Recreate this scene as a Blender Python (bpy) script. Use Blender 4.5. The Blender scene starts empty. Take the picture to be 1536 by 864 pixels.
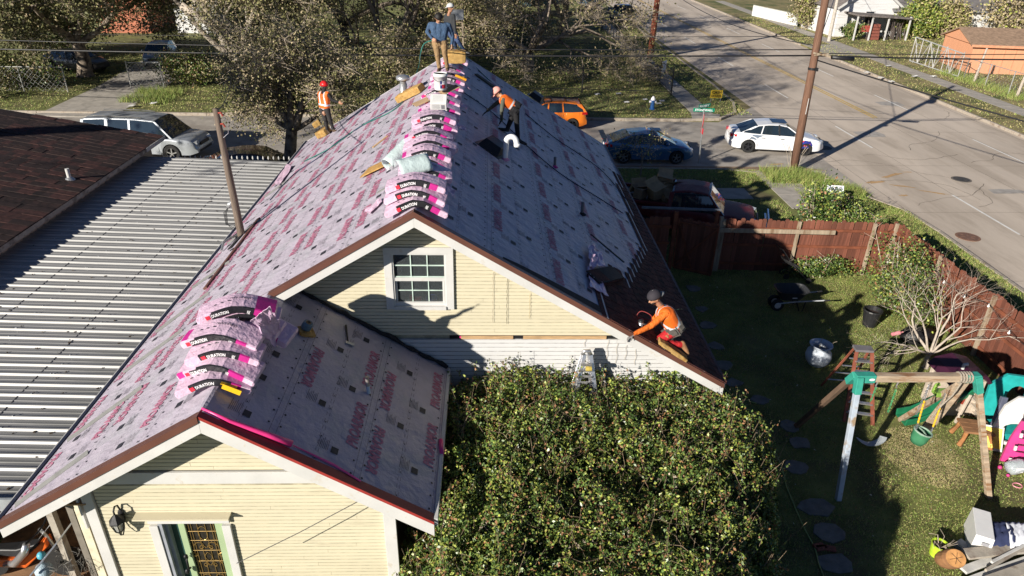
import bpy, math, random
import numpy as np
from mathutils import Vector, Matrix, noise
R = math.radians
rng = np.random.default_rng(7)
random.seed(7)
scene = bpy.context.scene
COL = scene.collection
YAW, PITCH, ROLL, FPX = R(2.28), R(27.88), R(1.29), 1051.6
CZ = 10.2
F_ = Vector((math.sin(YAW)*math.cos(PITCH), math.cos(YAW)*math.cos(PITCH), -math.sin(PITCH)))
R_ = Vector((math.cos(YAW), -math.sin(YAW), 0))
U_ = R_.cross(F_)
R2 = R_*math.cos(ROLL) + U_*math.sin(ROLL)
U2 = -R_*math.sin(ROLL) + U_*math.cos(ROLL)
cam = bpy.data.cameras.new("camera")
camo = bpy.data.objects.new("camera", cam)
COL.objects.link(camo)
mw = Matrix.Identity(4)
for i in range(3):
    mw[i][0] = R2[i]; mw[i][1] = U2[i]; mw[i][2] = -F_[i]
mw[2][3] = CZ
camo.matrix_world = mw
cam.sensor_width = 36; cam.lens = 36*FPX/1536
cam.clip_start = .1; cam.clip_end = 2000
scene.camera = camo
SUN_AZ, SUN_EL = R(45.6), R(20.8)       # direction the light travels, from +Y towards +X
world = bpy.data.worlds.new("World"); scene.world = world
world.use_nodes = True
nt = world.node_tree
sky = nt.nodes.new("ShaderNodeTexSky"); sky.sky_type = 'NISHITA'
sky.sun_disc = False
sky.sun_elevation = SUN_EL
sky.sun_rotation = SUN_AZ + math.pi      # the sun stands behind the camera, to the left
sky.air_density = .5; sky.dust_density = .1; sky.ozone_density = 4.0
bg = nt.nodes['Background']
nt.links.new(sky.outputs[0], bg.inputs[0]); bg.inputs[1].default_value = .05
sl = bpy.data.lights.new("sun", 'SUN'); sl.energy = 5.0; sl.angle = R(.5); sl.color = (1, .93, .82)
so = bpy.data.objects.new("sun", sl); COL.objects.link(so)
ldir = Vector((math.sin(SUN_AZ)*math.cos(SUN_EL), math.cos(SUN_AZ)*math.cos(SUN_EL), -math.sin(SUN_EL)))
so.rotation_euler = ldir.to_track_quat('-Z', 'Y').to_euler()
so.location = (-20, -20, 20)
scene.view_settings.view_transform = 'Standard'
scene.view_settings.look = 'None'
scene.view_settings.exposure = 0.62
scene.view_settings.gamma = 1
def _hex(c):
    return (c[0], c[1], c[2], 1)
MATS = {}
def M(name, col=None, rough=.75, var=.18, scale=6., bump=.15, bscale=60., metal=0., rnd=0., spec=.4,
      col2=None, c2amt=.5, c2scale=2., trans=0., alpha=1., coat=0., stretch=(1, 1, 1), bdist=.01, emit=0):
    """procedural material: base colour broken by two noises, optional second colour in patches, relief"""
    if name in MATS: return MATS[name]
    m = bpy.data.materials.new(name); m.use_nodes = True
    t = m.node_tree; N = t.nodes; L = t.links
    b = N['Principled BSDF']
    tc = N.new('ShaderNodeTexCoord'); mp = N.new('ShaderNodeMapping')
    mp.inputs['Scale'].default_value = stretch
    L.new(tc.outputs['Object'], mp.inputs[0])
    n1 = N.new('ShaderNodeTexNoise'); n1.inputs['Scale'].default_value = scale; n1.inputs['Detail'].default_value = 5
    L.new(mp.outputs[0], n1.inputs['Vector'])
    r1 = N.new('ShaderNodeValToRGB')
    r1.color_ramp.elements[0].position = .3; r1.color_ramp.elements[1].position = .7
    lo = [max(0, x*(1-var)) for x in col]; hi = [min(1, x*(1+var)) for x in col]
    r1.color_ramp.elements[0].color = _hex(lo); r1.color_ramp.elements[1].color = _hex(hi)
    L.new(n1.outputs['Fac'], r1.inputs[0])
    out = r1.outputs[0]
    if col2 is not None:
        n2 = N.new('ShaderNodeTexNoise'); n2.inputs['Scale'].default_value = c2scale; n2.inputs['Detail'].default_value = 7
        n2.inputs['Roughness'].default_value = .65
        L.new(mp.outputs[0], n2.inputs['Vector'])
        r2 = N.new('ShaderNodeValToRGB')
        r2.color_ramp.elements[0].position = .62-.3*c2amt; r2.color_ramp.elements[1].position = .72-.22*c2amt
        L.new(n2.outputs['Fac'], r2.inputs[0])
        mx = N.new('ShaderNodeMixRGB'); mx.inputs[2].default_value = _hex(col2)
        L.new(r2.outputs[0], mx.inputs[0]); L.new(out, mx.inputs[1]); out = mx.outputs[0]
    if rnd:
        oi = N.new('ShaderNodeObjectInfo'); mr = N.new('ShaderNodeMapRange')
        mr.inputs[3].default_value = 1-rnd; mr.inputs[4].default_value = 1+rnd
        L.new(oi.outputs['Random'], mr.inputs[0])
        hs = N.new('ShaderNodeHueSaturation'); L.new(mr.outputs[0], hs.inputs['Value']); L.new(out, hs.inputs['Color'])
        out = hs.outputs[0]
    L.new(out, b.inputs['Base Color'])
    b.inputs['Roughness'].default_value = rough
    b.inputs['Metallic'].default_value = metal
    b.inputs['Specular IOR Level'].default_value = spec
    if trans: b.inputs['Transmission Weight'].default_value = trans
    if alpha < 1: b.inputs['Alpha'].default_value = alpha
    if coat: b.inputs['Coat Weight'].default_value = coat; b.inputs['Coat Roughness'].default_value = .05
    if bump:
        n3 = N.new('ShaderNodeTexNoise'); n3.inputs['Scale'].default_value = bscale; n3.inputs['Detail'].default_value = 4
        L.new(mp.outputs[0], n3.inputs['Vector'])
        bp = N.new('ShaderNodeBump'); bp.inputs['Strength'].default_value = bump; bp.inputs['Distance'].default_value = bdist
        L.new(n3.outputs['Fac'], bp.inputs['Height']); L.new(bp.outputs[0], b.inputs['Normal'])
    MATS[name] = m
    return m
class MB:
    """collects geometry for ONE mesh"""
    def __init__(s): s.v = []; s.f = []; s.m = []
    def add(s, V, Fc, mi=0):
        o = len(s.v); s.v.extend([tuple(p) for p in V])
        for k, q in enumerate(Fc):
            s.f.append(tuple(i+o for i in q)); s.m.append(mi if isinstance(mi, int) else mi[k])
        return s
    def box(s, c, d, mi=0, rot=None, taper=None):
        x, y, z = d[0]/2, d[1]/2, d[2]/2
        tp = taper or 1
        V = [Vector((a*x*(tp if cc > 0 else 1), b*y*(tp if cc > 0 else 1), cc*z)) for cc in (-1, 1) for b in (-1, 1) for a in (-1, 1)]
        if rot is not None:
            if not isinstance(rot, Matrix):
                rot = Matrix.Rotation(rot[2], 3, 'Z') @ Matrix.Rotation(rot[1], 3, 'Y') @ Matrix.Rotation(rot[0], 3, 'X')
            V = [rot @ p for p in V]
        c = Vector(c)
        return s.add([p+c for p in V], [(0, 2, 3, 1), (4, 5, 7, 6), (0, 1, 5, 4), (2, 6, 7, 3), (0, 4, 6, 2), (1, 3, 7, 5)], mi)
    def beam(s, a, b, w, h, mi=0, up=(0, 0, 1)):
        a, b = Vector(a), Vector(b); d = b-a; L = d.length; d.normalize()
        u = Vector(up); sx = d.cross(u)
        if sx.length < 1e-4: sx = d.cross(Vector((1, 0, 0)))
        sx.normalize(); uu = sx.cross(d)
        rot = Matrix((sx, d, uu)).transposed()
        return s.box((a+b)/2, (w, L, h), mi, rot)
    def tube(s, P, r, n=8, mi=0, cap=True):
        P = [Vector(p) for p in P]
        rr = r if isinstance(r, (list, tuple)) else [r]*len(P)
        V = []; up = None
        for i, p in enumerate(P):
            d = (P[min(i+1, len(P)-1)] - P[max(i-1, 0)])
            if d.length < 1e-9: d = Vector((0, 0, 1))
            d.normalize()
            if up is None:
                up = Vector((0, 0, 1)) if abs(d.z) < .9 else Vector((1, 0, 0))
            x = d.cross(up)
            if x.length < 1e-5: x = d.cross(Vector((0, 1, 0)))
            x.normalize(); y = x.cross(d); up = y if abs(d.dot(y)) < .99 else up
            for k in range(n):
                a = 2*math.pi*k/n
                V.append(p + x*(math.cos(a)*rr[i]) + y*(math.sin(a)*rr[i]))
        Fc = []
        for i in range(len(P)-1):
            for k in range(n):
                a, b = i*n+k, i*n+(k+1) % n
                Fc.append((a, a+n, b+n, b))
        if cap:
            Fc.append(tuple(range(n))); Fc.append(tuple(range((len(P)-1)*n+n-1, (len(P)-1)*n-1, -1)))
        return s.add(V, Fc, mi)
    def lathe(s, prof, c=(0, 0, 0), n=20, mi=0, rot=None, sc=(1, 1), cap=True):
        c = Vector(c); V = []; Fc = []
        for (r, z) in prof:
            for k in range(n):
                a = 2*math.pi*k/n; p = Vector((r*math.cos(a)*sc[0], r*math.sin(a)*sc[1], z))
                if rot is not None: p = rot @ p
                V.append(p+c)
        for i in range(len(prof)-1):
            for k in range(n):
                a, b = i*n+k, i*n+(k+1) % n
                Fc.append((a, b, b+n, a+n))
        if cap and prof[0][0] > 1e-4: Fc.append(tuple(range(n-1, -1, -1)))
        if cap and prof[-1][0] > 1e-4: Fc.append(tuple(range((len(prof)-1)*n, len(prof)*n)))
        return s.add(V, Fc, mi)
    def prism(s, poly, a, b, axis='y', mi=0):
        """poly: 2D outline; extruded from a to b along axis (y: poly is (x,z); x: (y,z); z: (x,y))"""
        def pt(q, t):
            return {'y': (q[0], t, q[1]), 'x': (t, q[0], q[1]), 'z': (q[0], q[1], t)}[axis]
        n = len(poly)
        V = [pt(q, a) for q in poly]+[pt(q, b) for q in poly]
        Fc = [tuple(range(n)), tuple(range(2*n-1, n-1, -1))]
        for i in range(n): Fc.append((i, i+n, (i+1) % n+n, (i+1) % n))
        return s.add(V, Fc, mi)
    def ball(s, c, r, n=10, mi=0, rot=None):
        r = (r, r, r) if isinstance(r, (int, float)) else r
        V = []; Fc = []; c = Vector(c); h = n//2+1
        for i in range(h+1):
            th = math.pi*i/h
            for k in range(n):
                a = 2*math.pi*k/n
                p = Vector((r[0]*math.sin(th)*math.cos(a), r[1]*math.sin(th)*math.sin(a), r[2]*math.cos(th)))
                if rot is not None: p = rot @ p
                V.append(c+p)
        for i in range(h):
            for k in range(n):
                a, b = i*n+k, i*n+(k+1) % n
                Fc.append((a, a+n, b+n, b))
        return s.add(V, Fc, mi)
    def loft(s, rings, mi=0, cap=True, closed=True):
        n = len(rings[0]); V = [p for r in rings for p in r]; Fc = []
        for i in range(len(rings)-1):
            for k in range(n if closed else n-1):
                a, b = i*n+k, i*n+(k+1) % n
                Fc.append((a, b, b+n, a+n))
        if cap: Fc.append(tuple(range(n-1, -1, -1))); Fc.append(tuple(range((len(rings)-1)*n, len(rings)*n)))
        return s.add(V, Fc, mi)
    def mesh(s, name, mats, smooth=False):
        me = bpy.data.meshes.new(name); me.from_pydata(s.v, [], s.f)
        for m in (mats if isinstance(mats, (list, tuple)) else [mats]): me.materials.append(m)
        me.polygons.foreach_set('material_index', s.m)
        if smooth: me.shade_smooth()
        me.update(); return me
    def build(s, name, mats, parent=None, smooth=False, bevel=0, loc=None, world=True, angle=None):
        me = s.mesh(name, mats, smooth)
        return put(name, me, parent, loc, world, bevel, angle)
def put(name, me, parent=None, loc=None, world=True, bevel=0, angle=None):
    o = bpy.data.objects.new(name, me); COL.objects.link(o)
    if parent is not None:
        o.parent = parent
        if world: o.matrix_parent_inverse = WI(parent)
    if loc is not None: o.location = loc
    if bevel:
        b = o.modifiers.new('bevel', 'BEVEL'); b.width = bevel; b.segments = 2; b.limit_method = 'ANGLE'; b.angle_limit = R(40)
    if angle:
        o.data.shade_smooth()
    return o
def WM(p):
    m = Matrix.LocRotScale(p.location, p.rotation_euler, p.scale)
    return m if p.parent is None else WM(p.parent) @ p.matrix_parent_inverse @ m
def WI(p): return WM(p).inverted()
def tag(o, label=None, cat=None, group=None, kind=None):
    if label: o['label'] = label
    if cat: o['category'] = cat
    if group: o['group'] = group
    if kind: o['kind'] = kind
    return o
def thing(name, label, cat, loc=(0, 0, 0), rz=0, group=None):
    o = bpy.data.objects.new(name, None); COL.objects.link(o)
    o.location = loc; o.rotation_euler = (0, 0, rz); o.empty_display_size = .2
    return tag(o, label, cat, group)
def struct(o): o['kind'] = 'structure'; return o
def dup(root, loc=None, rz=None, label=None):
    r = root.copy(); COL.objects.link(r)
    if loc is not None: r.location = loc
    if rz is not None: r.rotation_euler = (0, 0, rz)
    if label: r['label'] = label
    for ch in list(root.children):
        c = ch.copy(); COL.objects.link(c); c.parent = r
        for g in list(ch.children):
            d = g.copy(); COL.objects.link(d); d.parent = c
    return r
def npmesh(name, V, Fq, mats, mi=None, smooth=False):
    """fast mesh from arrays; Fq is (n,3) or (n,4)"""
    me = bpy.data.meshes.new(name); nf, k = Fq.shape
    me.vertices.add(len(V)); me.vertices.foreach_set('co', np.asarray(V, np.float32).ravel())
    me.loops.add(nf*k); me.loops.foreach_set('vertex_index', Fq.astype(np.int32).ravel())
    me.polygons.add(nf); me.polygons.foreach_set('loop_start', np.arange(0, nf*k, k, dtype=np.int32))
    for m in (mats if isinstance(mats, (list, tuple)) else [mats]): me.materials.append(m)
    if mi is not None: me.polygons.foreach_set('material_index', mi.astype(np.int32))
    me.update(calc_edges=True)
    if smooth: me.shade_smooth()
    return me
TXT = {}
def text_arr(word, bold=.02, shear=0.):
    """letters as triangles: vertices (x,y) with cap height about 0.7 of size 1"""
    key = (word, bold, shear)
    if key in TXT: return TXT[key]
    cu = bpy.data.curves.new('t', 'FONT'); cu.body = word; cu.offset = bold; cu.resolution_u = 2; cu.shear = shear
    ob = bpy.data.objects.new('t', cu); COL.objects.link(ob)
    me = bpy.data.meshes.new_from_object(ob.evaluated_get(bpy.context.evaluated_depsgraph_get()))
    V = [(v.co.x, v.co.y) for v in me.vertices]; Fc = [tuple(p.vertices) for p in me.polygons]
    bpy.data.objects.remove(ob); bpy.data.curves.remove(cu); bpy.data.meshes.remove(me)
    xs = [v[0] for v in V]; w = max(xs)-min(xs); x0 = min(xs)
    h = max(v[1] for v in V)
    V = [((v[0]-x0)/w, v[1]/h) for v in V]      # normalised to 1 x 1
    TXT[key] = (V, Fc); return TXT[key]
def put_text(mb, word, fn, mi=0, **k):
    """fn(u,v) -> 3D point, u,v in 0..1 over the word's box"""
    V, Fc = text_arr(word, **k)
    mb.add([fn(u, v) for u, v in V], Fc, mi)
def wpt(x, y, Y):
    """world point on the vertical plane at distance Y seen at photo pixel x,y"""
    d = F_ + R2*((x-768)/FPX) - U2*((y-432)/FPX)
    t = Y/d.y
    return Vector((d.x*t, Y, CZ+d.z*t))
def gpt(x, y, z=0.):
    d = F_ + R2*((x-768)/FPX) - U2*((y-432)/FPX)
    t = (z-CZ)/d.z
    return Vector((d.x*t, d.y*t, z))
cream = M('cream paint', (.60, .55, .405), .6, .06, 1.6, .2, 18, col2=(.52, .475, .35), c2amt=.15, c2scale=3, stretch=(.35, 1, 2))
white = M('old white paint', (.56, .555, .54), .55, .07, 3, .15, 40, col2=(.52, .48, .42), c2amt=.05, c2scale=6)
white2 = M('white lap paint', (.60, .60, .60), .55, .06, 2, .15, 30, col2=(.5, .48, .45), c2amt=.1, c2scale=4, stretch=(.4, 1, 2))
felt = M('underlayment', (.445, .40, .47), .45, .08, 2.2, 1.0, 4.5, spec=.4, bdist=.04, col2=(.40, .385, .43), c2amt=.35, c2scale=1.6)
print_red = M('red print', (.43, .16, .245), .6, .15, 9, 0)
print_blk = M('black print', (.03, .03, .04), .6, .3, 9, 0)
lapj = M('cream groove shade and grime', (.41, .37, .26), .9, .25, 9)  # lap shade put into the groove colour, together with settled dirt
lapw = M('white groove shade and grime', (.36, .355, .35), .9, .25, 9)  # white boards likewise: groove shade painted in along with dirt
htwig = M('hedge twig', (.20, .15, .10), .9, .3, 4, 0)
barkoak = M('pale oak bark', (.30, .26, .21), .95, .4, 8, .9, 25, col2=(.14, .11, .09), c2amt=.4, c2scale=4)
brownmetal = M('brown drip edge', (.13, .055, .04), .4, .1, 3, .05, metal=.1)
shingle_m = M('brown shingle', (.082, .026, .021), .9, .5, 9, .8, 260, rnd=.35, col2=(.035, .016, .016), c2amt=.5, c2scale=3.5)
shingle_dk = M('asphalt black', (.02, .02, .022), .8, .3, 20, .4, 200)
sealstrip = M('silver nailing line', (.45, .45, .47), .5, .1)
galv = M('galvanised steel', (.36, .36, .355), .5, .12, .8, .1, 5, metal=.25, stretch=(.2, 4, 1), col2=(.26, .26, .25), c2amt=.4, c2scale=1.6)
galv2 = M('zinc', (.5, .51, .52), .35, .12, 12, .05, metal=.7)
rooftile = M('brown roof', (.026, .015, .014), .85, .35, 5, .5, 90, rnd=.4, col2=(.045, .024, .02), c2amt=.35, c2scale=2.2)
fasc = M('weathered fascia', (.42, .38, .32), .8, .25, 3, .3, 30, col2=(.2, .17, .14), c2amt=.5, c2scale=3)
wood_new = M('raw plywood', (.46, .30, .16), .8, .2, 6, .2, 40, stretch=(1, 6, 6))
wood_red = M('stained fence', (.165, .058, .036), .8, .3, 2.5, .5, 30, rnd=.3, stretch=(5, 5, .5), col2=(.19, .10, .07), c2amt=.22, c2scale=2.2)
wood_grey = M('weathered timber', (.36, .29, .21), .85, .3, 4, .5, 30, stretch=(4, 4, .7), col2=(.20, .13, .08), c2amt=.45, c2scale=2)
wood_swing = M('weathered beam', (.40, .31, .22), .8, .3, 3, .4, 30, stretch=(.8, 5, 5), col2=(.26, .13, .06), c2amt=.4, c2scale=2)
polewood = M('pole wood', (.16, .085, .055), .85, .3, 5, .6, 30, stretch=(6, 6, .4))
polered = M('red pole wood', (.20, .055, .03), .85, .3, 5, .6, 30, stretch=(6, 6, .4))
polegrey = M('grey pole wood', (.15, .115, .09), .9, .35, 5, .7, 30, stretch=(6, 6, .4))
glass = M('window glass', (.012, .014, .018), .06, .1, bump=0, spec=.8)
carglass = M('car glass', (.015, .025, .035), .05, .1, bump=0, spec=.9)
rubber = M('tyre rubber', (.018, .018, .018), .8, .2, 20, .2)
black = M('black plastic', (.02, .02, .022), .45, .2, 20, .1)
iron = M('black iron', (.015, .015, .017), .5, .2)
alu = M('aluminium', (.6, .6, .62), .3, .1, 10, .05, metal=.8)
chrome = M('chrome', (.7, .7, .72), .15, .05, bump=0, metal=1)
tan_foam = M('yellow foam', (.40, .25, .085), .9, .2, 12, .5, 50, col2=(.30, .15, .03), c2amt=.3, c2scale=10)
pinkwrap = M('pink wrapper', (.66, .47, .60), .28, .12, 5, 1., 16, spec=.6, bdist=.02, col2=(.60, .44, .56), c2amt=.12, c2scale=3)
magenta = M('magenta film', (.52, .025, .24), .35, .12, 6, .4, 30, spec=.6)
blackwrap = M('black film', (.018, .018, .022), .3, .3, 6, .8, 25, spec=.6)
whiteprint = M('white print', (.85, .83, .85), .5, .03, bump=0)
redprint2 = M('label red', (.62, .03, .06), .5, .1, bump=0)
yellowtape = M('yellow sticker', (.80, .48, .02), .4, .1)
hotpink = M('hot pink film', (.85, .05, .25), .3, .1, spec=.6)
concrete = M('road concrete', (.56, .48, .40), .9, .13, 1.2, .3, 40, col2=(.42, .355, .29), c2amt=.55, c2scale=.6, stretch=(1, .22, 1))
asph = M('side street asphalt', (.34, .31, .275), .9, .2, 1.5, .3, 40, col2=(.27, .24, .21), c2amt=.4, c2scale=.6)
walk = M('pavement concrete', (.38, .35, .31), .9, .15, 2, .3, 40, col2=(.27, .25, .22), c2amt=.4, c2scale=1.5)
kerb_m = M('kerb concrete', (.40, .35, .29), .9, .2, 3, .3, 40, col2=(.25, .2, .16), c2amt=.45, c2scale=3)
linew = M('road white', (.72, .71, .68), .7, .1, 4, .1)
liney = M('road yellow', (.58, .38, .07), .7, .2, 4, .1)
crackm = M('crack filler', (.16, .14, .12), .9, .2)
soil = M('bare soil', (.24, .17, .11), .95, .2, 4, .4)
lawn = M('lawn ground', (.15, .16, .05), .95, .45, 1.3, .5, 30, col2=(.115, .098, .048), c2amt=.4, c2scale=.5)
lawnb = M('verge ground', (.062, .082, .022), .95, .4, 1.3, .5, 30, col2=(.16, .13, .065), c2amt=.35, c2scale=.4)
dryland = M('dry grass ground', (.24, .20, .09), .95, .3, 1.0, .5, 30, col2=(.09, .11, .03), c2amt=.5, c2scale=.35)
gr1 = M('grass blade green', (.20, .28, .06), .7, .3, 2, 0)
gr2 = M('grass blade olive', (.33, .32, .11), .7, .3, 2, 0)
gr3 = M('grass blade straw', (.40, .34, .17), .8, .3, 2, 0)
bark = M('oak bark', (.28, .23, .18), .95, .4, 8, .9, 25, col2=(.08, .06, .05), c2amt=.5, c2scale=4)
barkpale = M('pale bark', (.42, .36, .30), .9, .25, 10, .5, 40)
twigm = M('dry twig', (.38, .32, .25), .9, .3, 4, 0)
leaf_g = M('leaf green', (.115, .18, .045), .38, .35, 3, 0, spec=.55)
leaf_y = M('leaf yellow green', (.30, .34, .07), .42, .3, 3, 0, spec=.5)
leaf_d = M('leaf dark green', (.04, .08, .018), .38, .35, 3, 0, spec=.5)
leaf_b = M('leaf brown', (.26, .13, .06), .6, .35, 3, 0)
oak_a = M('oak leaf olive', (.20, .19, .075), .7, .35, 2, 0)
oak_b = M('oak leaf tan', (.36, .29, .18), .75, .3, 2, 0)
oak_c = M('oak leaf dark', (.11, .115, .045), .7, .35, 2, 0)
# ================================================================ GROUND, STREETS
RZ = -.12                     # road level; lawns and yard at 0
def sheet(name, poly, z, mat, kind='structure', sub=None):
    mb = MB(); mb.add([(x, y, z) for x, y in poly], [tuple(range(len(poly)))])
    o = mb.build(name, mat); o['kind'] = kind; return o
sheet('ground', [(-400, -120), (450, -120), (450, 700), (-400, 700)], RZ-.01, dryland)
sheet('road', [(16.6, -60), (29.9, -60), (29.9, 400), (16.6, 400)], RZ-.004, concrete)
sheet('side_street', [(-120, 31.5), (13.5, 31.5), (16.62, 29), (16.62, 44), (13.4, 40.2), (-120, 40.2)], RZ, asph)
def slab(name, poly, mat, top=0., bot=RZ-.05):
    mb = MB(); mb.prism(poly, bot, top, 'z'); o = mb.build(name, mat); o['kind'] = 'structure'; return o
corner = [(16.95, -60), (17.0, 20), (17.1, 24), (16.9, 26.3), (16.0, 28), (14.6, 29.6), (13.2, 30.5), (11, 31.15)]
slab('yard_lawn', [(-60, -60)]+corner+[(-60, 31.3)], lawn)
farc = [(-120, 40.4), (11.2, 40.4), (13.6, 40.7), (15.0, 42.2), (15.7, 44.8), (15.95, 50), (15.95, 400), (-120, 400)]
slab('field', farc, lawn)
slab('far_verge', [(29.95, -60), (120, -60), (120, 400), (29.95, 400)], dryland)
def kerb_line(pts, w=.17, top=.025):
    mb = MB()
    for a, b in zip(pts[:-1], pts[1:]):
        a = Vector((a[0], a[1], 0)); b = Vector((b[0], b[1], 0)); L = (b-a).length
        n = max(1, int(L/3)); d = (b-a)/n
        for i in range(n):
            p, q = a+d*i, a+d*(i+1); e = (q-p).normalized()*.008
            mb.beam((p.x+e.x, p.y+e.y, (top+RZ-.05)/2), (q.x-e.x, q.y-e.y, (top+RZ-.05)/2), w, top-RZ+.05)
    o = mb.build('kerb', kerb_m, bevel=.02); o['kind'] = 'structure'; return o
kerb_line([(-60, 31.36), (11, 31.22)]+list(reversed(corner[2:-1]))+[(17.05, 20), (17.02, 4)])
kerb_line([(-60, 40.34), (2.9, 40.34)]); kerb_line([(4.6, 40.34), (11.2, 40.34)]+farc[2:6]+[(16.0, 120)])
kerb_line([(29.9, 10), (29.9, 63.5)]); kerb_line([(29.9, 69.5), (29.9, 140)])
dr = thing('storm_drain', 'concrete storm drain inlet with a dark slot in the kerb behind the blue sedan', 'drain', (3.75, 40.3, 0))
mb = MB(); mb.box((3.75, 40.55, 0), (2.1, .75, .1)); mb.box((2.85, 40.28, -.05), (.25, .16, .17)); mb.box((4.65, 40.28, -.05), (.25, .16, .17))
mb.build('drain_cover', kerb_m, dr, bevel=.02)
mb = MB(); mb.box((3.75, 40.3, -.09), (1.55, .14, .1)); mb.build('drain_slot', iron, dr)
def walkway(x0, y0, x1, y1, step, along, z=.012, name='pavement', gap=.02, mat=walk, jit=.006):
    base = bpy.data.objects.new(name, None); COL.objects.link(base); base['kind'] = 'structure'
    base.location = (x0, y0, 0)
    mb = MB()
    w = (x1-x0) if along == 'y' else step; h = step if along == 'y' else (y1-y0)
    mb.box((w/2, h/2, -.03), (w-gap, h-gap, .09)); me = mb.mesh('pavement_slab', mat)
    n = int(((y1-y0) if along == 'y' else (x1-x0))/step)
    for i in range(n):
        o = put('pavement_slab', me, base, world=False)
        o.location = (0, i*step, z-.012+random.uniform(0, jit)) if along == 'y' else (i*step, 0, z-.012+random.uniform(0, jit))
        o.rotation_euler = (random.uniform(-.003, .003), random.uniform(-.003, .003), 0)
    return base
walkway(5.0, 27.25, 12.3, 28.55, 1.22, 'x')
walkway(12.2, 41.3, 13.5, 110, 1.5, 'y')
walkway(32.9, 22, 34.3, 110, 1.5, 'y', z=.006)
walkway(12.3, 26.2, 13.9, 31.0, 1.6, 'y')
slab('corner_ramp', [(11.9, 40.42), (13.6, 40.75), (13.9, 41.6), (12.2, 41.9)], walk, .014)
slab('driveway', [(-25.0, 40.45), (-20.8, 40.45), (-20.9, 47), (-22.6, 58), (-26.6, 58), (-25.2, 47)], walk, .012)
slab('driveway_apron', [(-26, 39.6), (-20.2, 39.6), (-20.8, 40.44), (-25.0, 40.44)], walk, RZ+.06)
slab('soil_strip', [(3.0, 31.5), (16.0, 31.5), (15, 31.95), (3.0, 31.95)], soil, RZ+.008)
slab('far_driveway', [(29.97, 63.6), (33, 63.6), (33, 69.4), (29.97, 69.4)], walk, .01)
def strips(name, quads, z, mat, label=None):
    mb = MB()
    for (x0, y0, x1, y1, w) in quads:
        a, b = Vector((x0, y0, 0)), Vector((x1, y1, 0)); d = (b-a).normalized(); n = Vector((-d.y, d.x, 0))*w/2
        mb.add([(a+n).to_tuple()[:2]+(z,), (a-n).to_tuple()[:2]+(z,), (b-n).to_tuple()[:2]+(z,), (b+n).to_tuple()[:2]+(z,)], [(0, 1, 2, 3)])
    o = mb.build(name, mat); o['kind'] = 'structure'; return o
q = []
for x in (16.9, 20.0, 23.3, 26.6, 29.2): q.append((x+.35, 8, x-.25 if x > 20 else x, 130, .02))
for y in np.arange(14, 120, 6.1): q.append((16.7, y, 29.9, y+.3, .018))
strips('road_joint', q, RZ-.0005, crackm)
q = []
for (x, y, a) in [(17.3, 30, .3), (18, 27, .9), (20.5, 31, .1), (19, 34, .4), (22, 35, 1.1), (17.5, 36, .2), (24, 33, .6), (-3, 35, .1), (-8, 37, .3), (25, 41, .3), (16, 33, -.2)]:
    for k in range(16):
        nx, ny = x+math.cos(a)*.35, y+math.sin(a)*.35; q.append((x, y, nx, ny, random.uniform(.012, .035))); x, y = nx, ny; a += random.uniform(-.5, .5)
strips('road_crack', q, RZ+.004, crackm)
def dash_obj(name, quads, mat, grp=None):
    base = bpy.data.objects.new(name, None); COL.objects.link(base); base['kind'] = 'structure'
    for q_ in quads:
        o = strips('painted_line', [q_], RZ+.004, mat); del o['kind']; o.parent = base
    return base
dsh = []
for k in range(14):
    y = 24.0+11.35*k; dsh.append((20.28-.012*(y-24), y, 20.28-.012*(y+4.3-24), y+4.3, .11))
    y = 32.6+10.9*k; dsh.append((26.85-.012*(y-24), y, 26.85-.012*(y+4.6-24), y+4.6, .11))
dash_obj('lane_dashes', dsh, linew)
dash_obj('centre_lines', [(23.35, 41.6, 21.3, 130, .11), (23.60, 41.8, 21.55, 130, .11)], liney)
stain = M('clay stain', (.46, .29, .14), .95, .2)
for (x, y, w, h, a) in [(18.9, 30.9, 1.5, .22, .5), (17.6, 29.9, 1.0, .25, .2), (18.6, 29.4, .9, .16, -.4), (19.6, 28.6, 1.2, .16, -.5), (18.0, 28.2, .4, .16, .2), (19.9, 31.4, .4, .1, 0), (14.0, 32.4, .8, .14, .2)]:
    mb = MB(); pts = []
    for k in range(18):
        t = 2*math.pi*k/18; r = 1+random.uniform(-.35, .35); px_, py_ = math.cos(t)*w/2*r, math.sin(t)*h/2*r
        pts.append((x+px_*math.cos(a)-py_*math.sin(a), y+px_*math.sin(a)+py_*math.cos(a), RZ+.0055))
    mb.add(pts, [tuple(range(18))]); struct(mb.build('clay_stain', stain))
def manhole(x, y, lab, rust=False):
    t = thing('manhole_cover', lab, 'manhole cover', (x, y, RZ), 0, None)
    mb = MB(); mb.lathe([(.43, 0), (.43, .012), (.36, .014)], (x, y, RZ), 28); mb.build('rim', crackm if not rust else M('rusty rim', (.22, .12, .08), .8), t)
    mb = MB(); mb.lathe([(.35, 0), (.35, .017), (.05, .02), (.0001, .02)], (x, y, RZ), 28)
    for k in range(6): mb.box((x+.2*math.cos(k*1.047), y+.2*math.sin(k*1.047), RZ+.02), (.16, .03, .012), rot=(0, 0, k*1.047))
    mb.build('lid', M('cast iron', (.06, .055, .05), .6) if not rust else M('rusty iron', (.16, .09, .065), .8), t)
manhole(21.9, 30.4, 'dark iron manhole cover in the wide road, nearer the centre line')
manhole(18.1, 23.75, 'rusty brown manhole cover by the verge of the wide road', True)
manhole(17.5, 35.3, 'small dark manhole cover by the nose of the white sedan')
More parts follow.
